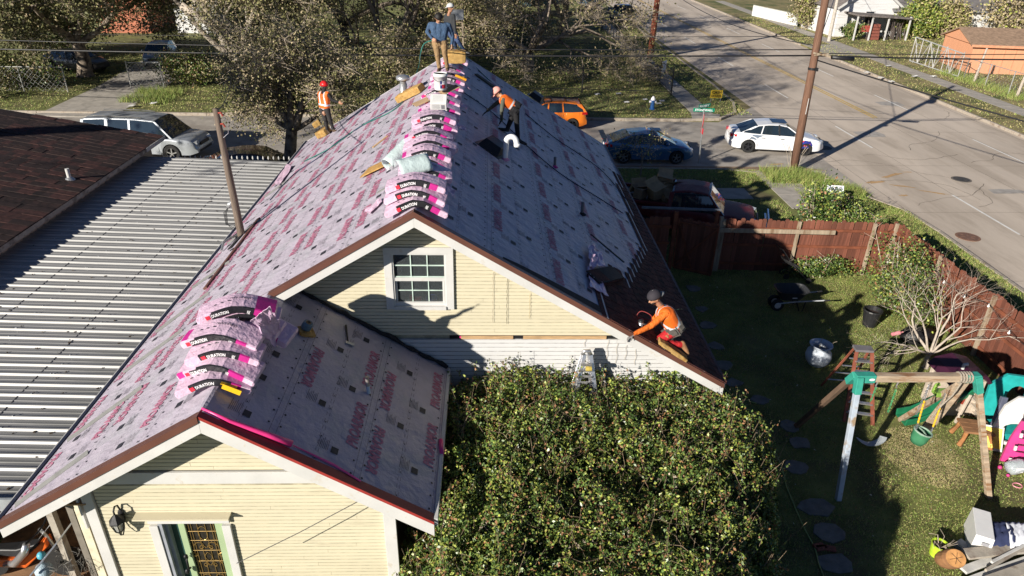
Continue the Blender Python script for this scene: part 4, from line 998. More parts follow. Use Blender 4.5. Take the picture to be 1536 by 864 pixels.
for (y, k, sh_, w_) in pp:
    bundle(f'pink shingle bundle of the porch ridge pile, {w_}', XP-.05+sh_, y-.42, ZP+.03+.112*k, SL*(.9-.06*k), SLP*(.9-.06*k), tilt=-.02+.16*random.random(), yaw=random.uniform(-.26, .16), half=.51+random.uniform(-.03, .03), style=[0, 1, 0, 2, 0, 0, 1, 3][pp.index((y, k, sh_, w_))], group='shingle bundles piled on the porch ridge', flat=.13, D=.38)
c = Vector((XP+.22, 7.32, ZP-.01)); mb = MB(); mb.box(c, (.24, .012, .075), rot=(0, R(28), 0)); mb.box(c+Vector((-.03, .08, .055)), (.20, .17, .008), rot=(R(5), R(26), 0))
tag(mb.build('sticker', yellowtape), 'yellow sticker across the edge of the lowest porch bundle', 'sticker')
def film(name, label, cat, pts, amp, mat, grid=9, thick=.006):
    """crumpled sheet through four corners"""
    a, b, c, d = [Vector(p) for p in pts]; mb = MB(); V = []; s0 = random.uniform(0, 99)
    for j in range(grid+1):
        for i in range(grid+1):
            u, v = i/grid, j/grid; p = a.lerp(b, u).lerp(d.lerp(c, u), v)
            nn = (b-a).cross(d-a).normalized();
            if nn.z < 0: nn = -nn
            k = noise.noise(Vector((u*3+s0, v*3, 0)))+.6*abs(noise.noise(Vector((u*8+s0, v*8, 3))))
            V.append(p+nn*amp*(.6+k)+Vector((noise.noise(Vector((u*5, v*5, s0))), noise.noise(Vector((u*5, s0, v*5))), 0))*amp*.6)
    mb.add(V, [(j*(grid+1)+i, j*(grid+1)+i+1, (j+1)*(grid+1)+i+1, (j+1)*(grid+1)+i) for j in range(grid) for i in range(grid)])
    o = mb.build(name, mat); s = o.modifiers.new('solid', 'SOLIDIFY'); s.thickness = thick; return tag(o, label, cat)
pz = M('pale pink film', (.62, .44, .60), .3, .15, 8, .8, 20, spec=.6)
film('plastic_wrap', 'crumpled torn pink wrapper behind the porch bundles', 'plastic wrap', [hit(375, 485, 'L', .4), hit(405, 462, 'L', .5), hit(428, 512, 'P', .15), hit(412, 524, 'P', .3)], .05, pz, 14)
film('plastic_wrap', 'torn lilac wrapper lying by the open shingle bundle', 'plastic wrap', [hit(880, 372, 'R', .05), hit(892, 372, 'R', .05), hit(906, 402, 'R', .05), hit(882, 404, 'R', .05)], .09, pz)
film('plastic_wrap', 'pink wrapper hanging under the edge of the open bundle', 'plastic wrap', [hit(880, 402, 'R', .02), hit(890, 405, 'R', .02), hit(912, 446, 'R', .02), hit(884, 432, 'R', .02)], .04, pz)
film('plastic_wrap', 'scrap of pink film caught on the left slope by the front stack', 'plastic wrap', [hit(548, 318, 'L', .02), hit(572, 298, 'L', .02), hit(574, 304, 'L', .02), hit(556, 322, 'L', .02)], .03, pinkwrap)
film('plastic_wrap', 'pink scraps by the far part of the left eave', 'plastic wrap', [hit(412, 276, 'L', .02), hit(432, 248, 'L', .02), hit(440, 250, 'L', .02), hit(420, 280, 'L', .02)], .05, pinkwrap)
for k, y_ in enumerate([10.8, 11.9, 13.2, 14.7, 15.9, 16.6, 18.8, 19.6]):
    s_ = random.choice([-1, 1]); c = Vector((X0+s_*random.uniform(.25, .42), y_, ZR-.02)); film('plastic_wrap', 'torn pink wrapper flap on the ridge row, '+['just behind the front stack', 'behind the clear sheet', 'beside the plywood scrap', 'level with the white elbow', 'level with the crawling roofer', 'in front of the white box', 'behind the bucket', 'in front of the blue jumper man'][k], 'plastic wrap', [c, c+Vector((.24, .02, -.12*s_)), c+Vector((.22, .3, -.1*s_)), c+Vector((-.02, .26, .03))], .05, random.choice([pinkwrap, magenta, pz]), 8)
clear = M('milky clear plastic', (.50, .60, .60), .15, .15, 5, .9, 12, spec=.8, coat=.5, bdist=.02)
def curl(name, label, A_, B_, rad, a0, a1, mat, n=14, m=8, up=Vector((0, 0, 1))):
    A_, B_ = Vector(A_), Vector(B_); d = (B_-A_).normalized(); s = d.cross(up).normalized(); u = s.cross(d); mb = MB(); V = []
    for j in range(m+1):
        for i in range(n+1):
            a = a0+(a1-a0)*i/n; r = rad*(1+.06*noise.noise(Vector((j*.7, i*.5, rad*20))))
            V.append(A_.lerp(B_, j/m)+s*r*math.cos(a)+u*r*math.sin(a))
    mb.add(V, [(j*(n+1)+i, j*(n+1)+i+1, (j+1)*(n+1)+i+1, (j+1)*(n+1)+i) for j in range(m) for i in range(n)])
    o = mb.build(name, mat, smooth=True); s_ = o.modifiers.new('solid', 'SOLIDIFY'); s_.thickness = .006; return tag(o, label, 'plastic sheet')
curl('plastic_sheet', 'stiff clear plastic sheet arched over the bundles near the front of the ridge', (X0-.36, 11.15, ZR+.13), (X0+.12, 11.35, ZR+.20), .24, .1, 2.9, clear)
curl('plastic_sheet', 'rolled clear film leaning on the left side of the bundles by the plywood', (X0-.85, 13.3, ZR-.42), (X0-.35, 13.9, ZR-.02), .15, 0, 5.5, clear)
ob = thing('open_shingle_bundle', 'opened bundle of black and brown shingles lying skewed on the right slope', 'shingle bundle', tuple(hit(908, 425, 'R')))
for k in range(9):
    mb = MB(); a = hit(890, 408, 'R'); b = hit(926, 434, 'R'); m_ = (a+b)/2+Vector((.02*math.sin(k*2.1), .03*math.cos(k*1.7), .03+.012*k))
    rt = slope_rot @ Matrix.Rotation(R(-38+random.uniform(-4, 4)), 3, 'Z') @ Matrix.Rotation(R(-4), 3, 'Y')
    mb.box(m_, (.98, .33, .010), 0, rt)
    if k == 8:
        for q in (-.02, .07): mb.box(m_+rt @ Vector((0, q, .007)), (.96, .02, .003), 1, rt)
        mb.box(m_+rt @ Vector((-.25, 0, .009)), (.40, .33, .004), 2, rt)
    mb.build('shingle', [shingle_dk if k > 6 else shingle_m, sealstrip, shingle_m], ob)
def foam(label, c, rot, size=(.62, .26, .16), mat=tan_foam, name='foam_pad', cat='foam pad', worn=True):
    t = thing(name, label, cat, tuple(c))
    mb = MB(); s = Vector(size); n = 6; rings = []
    for i in range(n+1):
        u = i/n-.5; e = 1-(.12 if i in (0, n) else 0); j = lambda a: .014*noise.noise(Vector((i*1.3, a, c.x*7)))
        rings.append([c+rot @ Vector((u*s.x+j(k), yy_*s.y*e+j(k+3), zz*s.z*e+j(k+7))) for k, (yy_, zz) in enumerate([(-.5, -.5), (.5, -.5), (.5, .2), (.42, .5), (0, .52), (-.42, .5), (-.5, .2)])])
    mb.loft(rings); mb.build('body', mat, t, smooth=False, bevel=.012)
    if worn:
        mb = MB(); mb.box(c+rot @ Vector((0, -s.y*.2, s.z*.5)), (s.x*.5, s.y*.4, .012), 0, rot); mb.build('worn_patch', M('worn foam', (.28, .14, .03), .9, .3, 12, .4), t)
    return t
Lrot = Matrix((Vector((0, 1, 0)), Vector((-1/LEN, 0, -SL/LEN)), Vector((-SL/LEN, 0, 1/LEN)))).transposed()
Rz = lambda a: Matrix.Rotation(R(a), 3, 'Z')
def onL(px_, py_, h): return hit(px_, py_, 'L')+Vector((-SL/LEN, 0, 1/LEN))*h
def onR(px_, py_, h): return hit(px_, py_, 'R')+Vector((SL/LEN, 0, 1/LEN))*h
foam('yellow foam pad beside the metal flue pipe on the left slope', onL(618, 145, .12), Lrot @ Rz(60), (.95, .34, .2))
foam('yellow foam pad by the boots of the roofer in the red hat', onL(488, 203, .12), Lrot @ Rz(50), (.6, .32, .22))
foam('yellow foam block behind the legs of the blue jumper man', Vector((X0+.20, 20.6, ZR+.42)), Rz(0), (.55, .5, .32))
foam('small yellow spray foam can holder on the ridge right of the blue jumper man', Vector((X0+.36, 19.4, ZR+.06)), Rz(-25), (.26, .10, .09), worn=False)
foam('small foam block under the left boot of the roofer in the red hat', onL(478, 190, .12), Lrot @ Rz(100), (.3, .22, .2))
def board(label, a, b, w, th, mat, name='board', cat='board', up=(0, 0, 1)):
    mb = MB(); mb.beam(a, b, w, th, 0, up); return tag(mb.build(name, mat, bevel=.003), label, cat)
board('raw plywood scrap lying on the left slope against the bundles', onL(549, 262, .05), onL(597, 240, .06), .42, .02, M('osb', (.42, .25, .08), .85, .3, 14, .3, col2=(.3, .16, .05)), 'plywood_scrap', 'plywood', up=(-SL, 0, 1))
board('thin wooden stick lying on the left slope', onL(560, 222, .02), onL(582, 205, .02), .08, .025, wood_new, 'stick', 'stick', up=(-SL, 0, 1))
board('cardboard flap under the white box on the ridge', (X0-.6, 16.3, ZR+.05), (X0+.40, 16.8, ZR+.40), .3, .01, M('cardboard', (.38, .26, .15), .9, .15, 6, .1), 'cardboard', 'cardboard')
board('black cap shingle strip lying near the far end of the right slope', onR(713, 112, .03), onR(744, 134, .03), .33, .02, M('dark olive board', (.05, .05, .035), .8, .2), 'cap_strip', 'strip', up=(SL, 0, 1))
board('dark strip lying down the right slope above the open bundle', onR(886, 352, .01), onR(936, 394, .01), .07, .012, shingle_dk, 'strip', 'strip', up=(SL, 0, 1))
board('long brown drip edge lying on the left slope by the service mast', onL(309, 434, .02), onL(389, 329, .02), .09, .05, brownmetal, 'spare_drip_edge', 'drip edge', up=(-SL, 0, 1))
board('black flashing strip beside the service mast', onL(345, 374, .02), onL(364, 352, .02), .12, .02, shingle_dk, 'flashing', 'strip', up=(-SL, 0, 1))
board('grey strip of tape left of the front bundles', onL(566, 290, .01), onL(582, 281, .01), .1, .012, M('grey tape', (.2, .2, .2)), 'tape_strip', 'tape strip', up=(-SL, 0, 1))
p = hit(606, 150, 'L'); t = thing('flue_pipe', 'galvanised metal flue pipe with cap on the left slope', 'pipe', tuple(p))
mb = MB(); mb.lathe([(.26, -.12), (.16, .02), (.12, .10), (.11, .2), (.11, .46), (.09, .46), (.09, .56)], p, 20); mb.build('stack', galv2, t, smooth=True)
mb = MB(); mb.lathe([(.09, .55), (.19, .57), (.20, .62), (.19, .66), (.14, .69), (.04, .71), (.0001, .71)], p, 20); mb.build('cap', galv2, t, smooth=True)
mb = MB(); mb.lathe([(.125, .27), (.135, .29), (.125, .31)], p, 20); mb.build('collar', galv2, t, smooth=True)
def lathe_thing(): pass
bp = gpt(661, 134, ZR+.37)
t = thing('bucket', 'white plastic bucket with a star flag sticker standing on the ridge bundles', 'bucket', tuple(bp))
mb = MB(); mb.lathe([(.135, 0), (.14, .01), (.158, .30), (.165, .30), (.165, .33), (.158, .33), (.158, .37), (.150, .37), (.138, .06), (.0001, .05)], bp, 28); mb.build('body', M('white bucket plastic', (.72, .73, .72), .4, .05), t, smooth=True)
mb = MB(); mb.lathe([(.150, .345), (.0001, .345)], bp, 24); mb.build('contents', M('putty', (.55, .53, .48), .7, .2, 20, .4), t)
mb = MB(); rr = .1545
def cyl(u, v, r0=.153):
    a = R(-90)+u/r0; return bp+Vector((r0*math.cos(a), r0*math.sin(a), v))
def patch(mb, u0, u1, v0, v1, mi):
    N_ = 5
    for k in range(N_):
        a, b = u0+(u1-u0)*k/N_, u0+(u1-u0)*(k+1)/N_; mb.add([cyl(a, v0, .1475+.03*v0), cyl(b, v0, .1475+.03*v0), cyl(b, v1, .1475+.03*v1), cyl(a, v1, .1475+.03*v1)], [(0, 1, 2, 3)], mi)
patch(mb, .0, .045, .05, .22, 0); patch(mb, .045, .13, .135, .22, 1); patch(mb, .045, .13, .05, .135, 2)
star = [( .0225+(.019 if k % 2 == 0 else .008)*math.cos(R(90+36*k)), .135+(.019 if k % 2 == 0 else .008)*math.sin(R(90+36*k))) for k in range(10)]
mb.add([cyl(u, v, .1475+.03*v+.002) for u, v in star], [tuple(range(10))], 1)
mb.build('flag_sticker', [M('sticker blue', (.02, .03, .16), .5), whiteprint, M('sticker red', (.55, .03, .05), .5)], t)
mb = MB(); mb.tube([bp+Vector((.168*math.cos(a), .168*math.sin(a)-.02, .31-.10*max(0, math.sin(a-3.14)))) for a in np.arange(3.14, 6.3, .25)], .004, 5); mb.build('handle', iron, t)
bx_ = gpt(658, 153, ZR+.46); t = thing('white_box', 'white carton with printed label lying on the ridge in front of the bucket', 'box', tuple(bx_))
rot = Matrix.Rotation(R(25), 3, 'X')
mb = MB(); mb.box(bx_, (.34, .32, .16), 0, rot); mb.build('carton', M('white carton', (.72, .72, .70), .6, .05), t, bevel=.006)
mb = MB()
def Q(u, v): return bx_+rot @ Vector((u, -.163, v))
for k in range(5): mb.add([Q(-.13, .05-k*.022), Q(.02+.02*(k % 2), .05-k*.022), Q(.02+.02*(k % 2), .056-k*.022), Q(-.13, .056-k*.022)], [(0, 1, 2, 3)])
mb.add([Q(.06, -.05), Q(.13, -.05), Q(.13, .05), Q(.06, .05)], [(0, 1, 2, 3)])
def Q2(u, v): return bx_+rot @ Vector((u, v, .0825))
for k in range(6): mb.add([Q2(-.12, .1-k*.035), Q2(.1, .1-k*.035), Q2(.1, .106-k*.035), Q2(-.12, .106-k*.035)], [(0, 1, 2, 3)])
mb.build('label', M('grey print', (.25, .25, .27)), t)
def boxvent(label, c, yaw=0, s=1.0):
    t = thing('roof_vent', label, 'vent', tuple(c), 0, 'black slant box vents')
    m3 = Matrix((Vector((0, 1, 0)), Vector((-1/LEN, 0, SL/LEN)), Vector((SL/LEN, 0, 1/LEN)))).transposed() @ Rz(yaw)
    def W(p): return c+m3 @ (Vector(p)*s)
    mb = MB(); L, Wd = .24, .27
    base = [(-L, -Wd, 0), (L, -Wd, 0), (L, Wd, 0), (-L, Wd, 0)]; top = [(-L*.8, -Wd*.95, .20), (L*.8, -Wd*.95, .20), (L*.78, Wd*.5, .17), (-L*.78, Wd*.5, .17)]
    mb.add([W(p) for p in base+top], [(0, 3, 2, 1), (4, 5, 6, 7), (1, 2, 6, 5), (2, 3, 7, 6), (3, 0, 4, 7)]); mb.build('hood', black, t, bevel=.012)
    mb = MB(); mb.add([W(p) for p in [(-L, -Wd-.002, 0), (-L*.62, -Wd-.002, .0), (-L*.5, -Wd*.96, .17), (-L*.8, -Wd*.95-.002, .20)]], [(0, 1, 2, 3)])
    mb.add([W(p) for p in [(L, -Wd-.002, 0), (L*.62, -Wd-.002, .0), (L*.5, -Wd*.96, .17), (L*.8, -Wd*.95-.002, .20)]], [(3, 2, 1, 0)])
    mb.add([W(p) for p in [(-L*.5, -Wd*.96, .165), (L*.5, -Wd*.96, .165), (L*.8, -Wd*.95-.003, .2), (-L*.8, -Wd*.95-.003, .2)]], [(0, 1, 2, 3)])
    mb.build('frame', black, t)
    mb = MB(); mb.lathe([(.13, 0), (.13, .02)], W((0, -Wd*.99, .08)), 16, 0, m3 @ Matrix.Rotation(R(90), 3, 'X')); mb.build('opening', M('vent screen', (.22, .24, .28), .5, .3, 60), t)
    mb = MB(); mb.box(W((0, 0, .008)), (2*L*1.25*s, 2*Wd*1.25*s, .01), 0, m3); mb.build('flange', black, t)
    return t
boxvent('black plastic box vent beside the white pipe elbow', hit(737, 224, 'R'), 70, 1.1)
boxvent('black plastic box vent near the far right rake behind the crawling roofer', hit(803, 148, 'R'), 75, 1.0)
b = hit(757, 240, 'R'); t = thing('vent_pipe', 'white plastic pipe with a gooseneck elbow on the right slope', 'pipe', tuple(b))
mb = MB(); top = Vector((b.x, b.y, b.z+.42)); arc = [b+Vector((0, 0, -.05)), b+Vector((.02, .0, .25))]+[Vector((b.x+.03+.11-.11*math.cos(a), b.y, b.z+.42+.11*math.sin(a))) for a in np.arange(.2, 3.0, .28)]+[Vector((b.x+.27, b.y, b.z+.34))]
mb.tube(arc, .062, 16, cap=False); mb.tube([arc[-1]+Vector((0, 0, .04)), arc[-1]-Vector((0, 0, .03))], .072, 16); mb.build('elbow', M('white pvc', (.80, .80, .80), .3, .03, bump=0), t, smooth=True)
mb = MB(); mb.lathe([(.12, 0), (.075, .05), (.066, .06)], b, 16); mb.build('boot', M('pink boot', (.55, .25, .38), .5), t)
def stub(label, px_, py_, h, mat, r=.035):
    p = hit(px_, py_, 'R'); t = thing('pipe_stub', label, 'pipe', tuple(p))
    mb = MB(); mb.tube([p-Vector((0, 0, .05)), p+Vector((0, 0, h))], r, 12); mb.build('pipe', mat, t, smooth=False)
    mb = MB(); mb.lathe([(.10, .0), (.05, .04), (r+.004, .06)], p, 12); mb.build('boot', magenta if h < .3 else shingle_dk, t)
stub('short grey pipe stub with pink boot on the right slope', 832, 251, .27, M('grey pipe', (.12, .13, .15), .5))
stub('bare dark pipe stub lower on the right slope', 873, 322, .30, M('grey pipe', (.12, .13, .15), .5))
fo = foam('yellow foam pad on the porch roof under a blue bowl', Pr(-2.78, 9.3, .04)+Vector((0, 0, .02)), Matrix.Rotation(R(32), 3, 'Y') @ Rz(30), (.26, .20, .05), worn=False)
c = Pr(-2.79, 9.32, .10); t = thing('tape_bowl', 'blue grey roll of tape standing on the foam pad on the porch roof', 'tape roll', tuple(c))
mb = MB(); mb.lathe([(.04, .0), (.075, .0), (.082, .02), (.078, .10), (.07, .12), (.045, .12), (.04, .10), (.04, .0)], c, 20, rot=Matrix.Rotation(R(30), 3, 'Y')); mb.build('roll', M('blue grey film', (.10, .17, .22), .4, .2), t, smooth=True)
mb = MB(); mb.lathe([(.034, -.01), (.038, -.01), (.038, .13), (.034, .13), (.034, -.01)], c, 16, rot=Matrix.Rotation(R(30), 3, 'Y')); mb.build('core', M('cardboard', (.38, .26, .15)), t)
t = thing('hatchet', 'roofing hatchet with black handle lying on the porch roof', 'hatchet', tuple(hit(520, 500, 'P')))
a, b = hit(519, 488, 'P', .03), hit(522, 513, 'P', .03)
mb = MB(); mb.tube([a, a.lerp(b, .3), a.lerp(b, .8), b], [.018, .014, .012, .012], 8); mb.build('handle', black, t)
mb = MB(); d = (b-a).normalized(); n_ = Vector((SLP, 0, 1)).normalized(); s_ = d.cross(n_)
mb.prism([(0, 0), (1, 0)], 0, 0) if False else None
V = [b+d*.0-s_*.07, b+d*.0+s_*.04, b+d*.05+s_*.05, b+d*.06-s_*.10, b-d*.02-s_*.11]; mb.add([v+n_*.012 for v in V]+[v-n_*.012 for v in V], [(0, 1, 2, 3, 4), (9, 8, 7, 6, 5)]+[(i, i+5, (i+1) % 5+5, (i+1) % 5) for i in range(5)])
mb.build('head', galv2, t)
t = thing('caulk_tube', 'silver and white sealant tube standing on the porch roof casting a long shadow', 'sealant tube', tuple(hit(554, 592, 'P')))
b0 = hit(553, 590, 'P', .0); u = Vector((-.04, .10, 1)).normalized()
mb = MB(); mb.tube([b0, b0+u*.13], .028, 14); mb.build('label_half', M('pale label', (.55, .62, .68), .4), t)
mb = MB(); mb.tube([b0+u*.13, b0+u*.28], .0275, 14); mb.tube([b0+u*.28, b0+u*.285], .029, 14); mb.build('foil_half', M('foil tube', (.45, .40, .38), .3, .4, 14, .5, metal=.6), t)
mb = MB(); mb.tube([b0, b0-u*.02+Vector((.04, -.05, -.0))], [.006, .003], 6); mb.build('nozzle', black, t)
mb = MB();
pts = [hit(302, 612, 'P', .03), hit(345, 632, 'P', .03), hit(400, 652, 'P', .035), hit(438, 666, 'P', .05)]
mb.tube(pts, [.012, .028, .04, .045], 10); tag(mb.build('pink_film_roll', hotpink, smooth=True), 'long hot pink roll of film lying along the porch right rake', 'film roll')
mb = MB(); mb.tube([hit(440, 668, 'P', .02), hit(500, 697, 'P', .02), hit(541, 722, 'P', .02)], [.008, .018, .012], 6); tag(mb.build('pink_film_strip', hotpink), 'thin hot pink strip along the lower porch rake', 'film strip')
mb = MB(); mb.tube([hit(661, 660, 'P', .03), hit(663, 682, 'P', .03)], .032, 10); tag(mb.build('pink_film_roll', hotpink, smooth=True), 'small pink roll hanging at the right edge of the porch roof', 'film roll')
mb = MB(); pts = []
for k in range(26):
    x = -3.2+k*.1; pts.append(Vector((x, YW-.06+random.uniform(-.02, .02), zP(x)+.05+random.uniform(-.01, .02))))
mb.tube(pts, [random.uniform(.02, .045) for _ in pts], 6); tag(mb.build('step_flashing', shingle_dk, house), None, None)
def hose(name, label, pts, r, mat, cat='hose', sub=6):
    P = [Vector(p) for p in pts]; out = []
    for i in range(len(P)-1):
        p0, p1, p2, p3 = P[max(0, i-1)], P[i], P[i+1], P[min(len(P)-1, i+2)]
        for k in range(sub):
            t = k/sub; out.append(.5*((2*p1)+(p2-p0)*t+(2*p0-5*p1+4*p2-p3)*t*t+(3*p1-p0-3*p2+p3)*t**3))
    out.append(P[-1]); mb = MB(); mb.tube(out, r, 6); return tag(mb.build(name, mat, smooth=True), label, cat)
teal = M('teal hose', (.02, .16, .13), .4); bluecord = M('navy cord', (.02, .03, .08), .5)
hose('air_hose', 'teal air hose looping from the man in blue down the left slope', [wpt(651, 60, 19.3), wpt(636, 66, 19.8), wpt(630, 85, 20.3), hit(628, 100, 'L', .03), hit(612, 140, 'L', .03), hit(590, 165, 'L', .03), hit(540, 190, 'L', .03), hit(495, 222, 'L', .03), hit(456, 242, 'L', .03)], .014, teal)
hose('air_hose', 'dark air hose snaking across the middle of the left slope', [hit(640, 122, 'L', .03), hit(600, 155, 'L', .03), hit(560, 178, 'L', .03), hit(510, 210, 'L', .03), hit(478, 236, 'L', .03), hit(440, 262, 'L', .03), hit(405, 300, 'L', .03)], .013, bluecord)
hose('air_hose', 'teal air hose from the ridge to the crawling roofer', [wpt(690, 70, 21.6), hit(702, 88, 'R', .03), hit(725, 112, 'R', .03), hit(750, 135, 'R', .05), wpt(755, 145, 17.9)], .014, teal)
hose('air_hose', 'dark cord running down the right slope from the ridge to the right eave', [hit(690, 135, 'R', .03), hit(740, 170, 'R', .03), hit(790, 218, 'R', .03), hit(840, 260, 'R', .03), hit(900, 298, 'R', .03), hit(935, 320, 'R', .03)], .013, bluecord)
hose('air_hose', 'second dark cord crossing the right slope nearer the back', [hit(788, 170, 'R', .03), hit(830, 205, 'R', .03), hit(870, 232, 'R', .03), hit(905, 258, 'R', .03), hit(940, 300, 'R', .03)], .012, bluecord)
hose('air_hose', 'pale hose falling off the right eave into the yard', [hit(1018, 480, 'R', .03)+Vector((0, .4, 0)), Vector((4.2, 12.5, 2.9)), Vector((4.5, 12.6, 1.2)), gpt(1050, 500, .02), gpt(1056, 520, .02), gpt(1070, 555, .02), gpt(1095, 590, .02), gpt(1135, 605, .02)], .012, M('pale green hose', (.30, .38, .14), .5))
hose('garden_hose', 'green garden hose wandering over the grass beside the hedge', [gpt(1140, 620, .02), gpt(1172, 700, .02), gpt(1180, 730, .02), gpt(1203, 785, .02), gpt(1222, 822, .02), gpt(1228, 845, .02), gpt(1242, 880, .02)], .013, M('pale green hose', (.30, .38, .14), .5))
t = thing('service_mast', 'bent metal service mast with hanging cable loop at the left eave', 'mast', (-5.85, 14.6, 3.4))
mb = MB(); a = hit(360, 352, 'L', .0); mb.tube([a, wpt(357, 330, a.y), wpt(352, 308, a.y)], .05, 12); mb.build('pipe', galv2, t, smooth=True)
mb = MB(); q = wpt(350, 304, a.y); mb.ball(q, (.09, .07, .07), 12); mb.tube([q, q+Vector((-.10, 0, -.04)), q+Vector((-.13, 0, -.12))], [.06, .055, .05], 10); mb.build('weatherhead', galv2, t, smooth=True)
mb = MB(); mb.lathe([(.17, -.04), (.09, .03), (.055, .07)], a, 14); mb.build('flashing', shingle_dk, t)
for k in range(3):
    mb = MB(); c0 = q+Vector((-.12, 0, -.1)); mb.tube([c0, c0+Vector((-.08-.03*k, 0, -.15)), c0+Vector((-.10-.02*k, 0, -.45)), c0+Vector((.02, 0, -.62+.1*k)), c0+Vector((.12, 0, -.4))], .009, 6); mb.build('cable', black, t, smooth=True)
mb = MB(); mb.tube([a, a+Vector((-.1, -.25, .05)), a+Vector((-.22, -.5, .02)), a+Vector((-.2, -.75, -.08))], .03, 8); mb.build('strut', galv2, t)
t = thing('old_pole', 'short leaning grey timber pole standing beside the metal roof', 'pole', (-5.9, 15.6, 0))
mb = MB(); b1 = wpt(355, 318, 15.3); tp = wpt(323, 163, 15.3); d = (tp-b1).normalized(); rr = []
pts = [b1-d*3.2, b1, b1+d*.8, b1+d*1.6, tp]; mb.tube(pts, [.10, .085, .08, .072, .062], 12); mb.build('shaft', polegrey, t, smooth=True)
mb = MB();
for k, (f, s_) in enumerate([(.04, 1), (.14, 1)]):
    q = tp.lerp(b1, f); mb.tube([q, q+Vector((.12, -.05, .02)), q+Vector((.15, -.05, -.05))], .02, 6)
mb.build('insulators', M('insulator red', (.35, .06, .04), .4), t)
mb = MB(); q = tp.lerp(b1, .05); mb.tube([q+Vector((.1, -.05, 0)), q+Vector((.24, -.05, -.12)), q+Vector((.2, -.05, -.4)), q+Vector((.08, -.05, -.5))], .006, 5); mb.build('wire_loop', alu, t)
# ================================================================ PEOPLE
def V3(p): return Vector(p)
def cap_mesh(mb, p0, p1, r0, r1, n=14):
    p0, p1 = V3(p0), V3(p1); d = p1-p0; L = d.length
    if L < 1e-5: d = Vector((0, 0, 1)); L = 1e-5
    d = d.normalized(); x = d.orthogonal().normalized(); y = d.cross(x); rings = []
    for k in range(1, 6):
        a = math.pi/2*(1-k/5); rings.append((p0-d*r0*math.sin(a), r0*math.cos(a)))
    for k in range(0, 5):
        a = math.pi/2*k/5; rings.append((p1+d*r1*math.sin(a), max(r1*math.cos(a), .001)))
    V = [c+(x*math.cos(2*math.pi*i/n)+y*math.sin(2*math.pi*i/n))*max(r, .001) for c, r in rings for i in range(n)]
    m = len(rings); Fc = [(j*n+i, j*n+(i+1) % n, (j+1)*n+(i+1) % n, (j+1)*n+i) for j in range(m-1) for i in range(n)]
    Fc += [tuple(range(n-1, -1, -1)), tuple(range((m-1)*n, m*n))]
    mb.add(V, Fc)
def remeshed(name, caps, voxel, mats, smooth_it=4):
    mb = MB()
    for c in caps: cap_mesh(mb, *c[:4])
    me = mb.mesh('tmp', []); o = bpy.data.objects.new('tmp', me); COL.objects.link(o)
    m = o.modifiers.new('r', 'REMESH'); m.mode = 'VOXEL'; m.voxel_size = voxel
    s = o.modifiers.new('s', 'SMOOTH'); s.iterations = smooth_it; s.factor = .5
    out = bpy.data.meshes.new_from_object(o.evaluated_get(bpy.context.evaluated_depsgraph_get()))
    bpy.data.objects.remove(o); bpy.data.meshes.remove(me)
    out.name = name; out.materials.clear()
    for q in mats: out.materials.append(q)
    nf = len(out.polygons); C = np.empty(nf*3, np.float32); out.polygons.foreach_get('center', C); C = C.reshape(-1, 3)
    return out, C
def seg_d(C, c):
    a, b = np.array(c[0], float), np.array(c[1], float); ab = b-a; L2 = max(ab @ ab, 1e-9)
    t = np.clip(((C-a) @ ab)/L2, 0, 1); d = np.linalg.norm(C-(a+t[:, None]*ab), axis=1); r = c[2]+(c[3]-c[2])*t
    return d-r, t
skin1 = M('skin', (.42, .22, .13), .5, .08, 8, .1)
skin2 = M('skin tan', (.33, .165, .095), .5, .08, 8, .1)
hairm = M('black hair', (.012, .010, .009), .6, .3, 30, .5)
glove_g = M('grey glove', (.16, .15, .15), .8, .2, 20, .3)
vest_o = M('orange vest', (.75, .14, .015), .6, .08, 6, .2, 20)
refl = M('reflective tape', (.62, .66, .70), .35, .05)
def hand(caps, w, d, n, s, mat, curl=.5, side=1, sp=.021):
    """palm, four bent unequal fingers, thumb from the side of the palm; d along the hand, n out of the back of it"""
    d = V3(d).normalized(); n = V3(n); n = (n-d*n.dot(d)).normalized(); x = d.cross(n)*side; w = V3(w)
    for k in (-1, 0, 1): caps.append((w+x*.018*k*s, w+d*.085*s+x*.026*k*s, .016*s, .015*s, mat))
    for k, L in enumerate((.070, .080, .075, .058)):
        b = w+d*.088*s+x*(1.5-k)*sp*s; c = curl*(.8+.1*k)
        m1 = b+(d*math.cos(c)-n*math.sin(c))*L*.5*s; m2 = m1+(d*math.cos(c*2.1)-n*math.sin(c*2.1))*L*.5*s
        caps.append((b, m1, .0095*s, .0088*s, mat)); caps.append((m1, m2, .0088*s, .0075*s, mat))
    b = w+d*.025*s+x*.028*s; m1 = b+(x*.75+d*.65-n*.25).normalized()*.042*s; m2 = m1+(d*.8+x*.25-n*.45).normalized()*.035*s
    caps.append((b, m1, .013*s, .011*s, mat)); caps.append((m1, m2, .011*s, .009*s, mat))
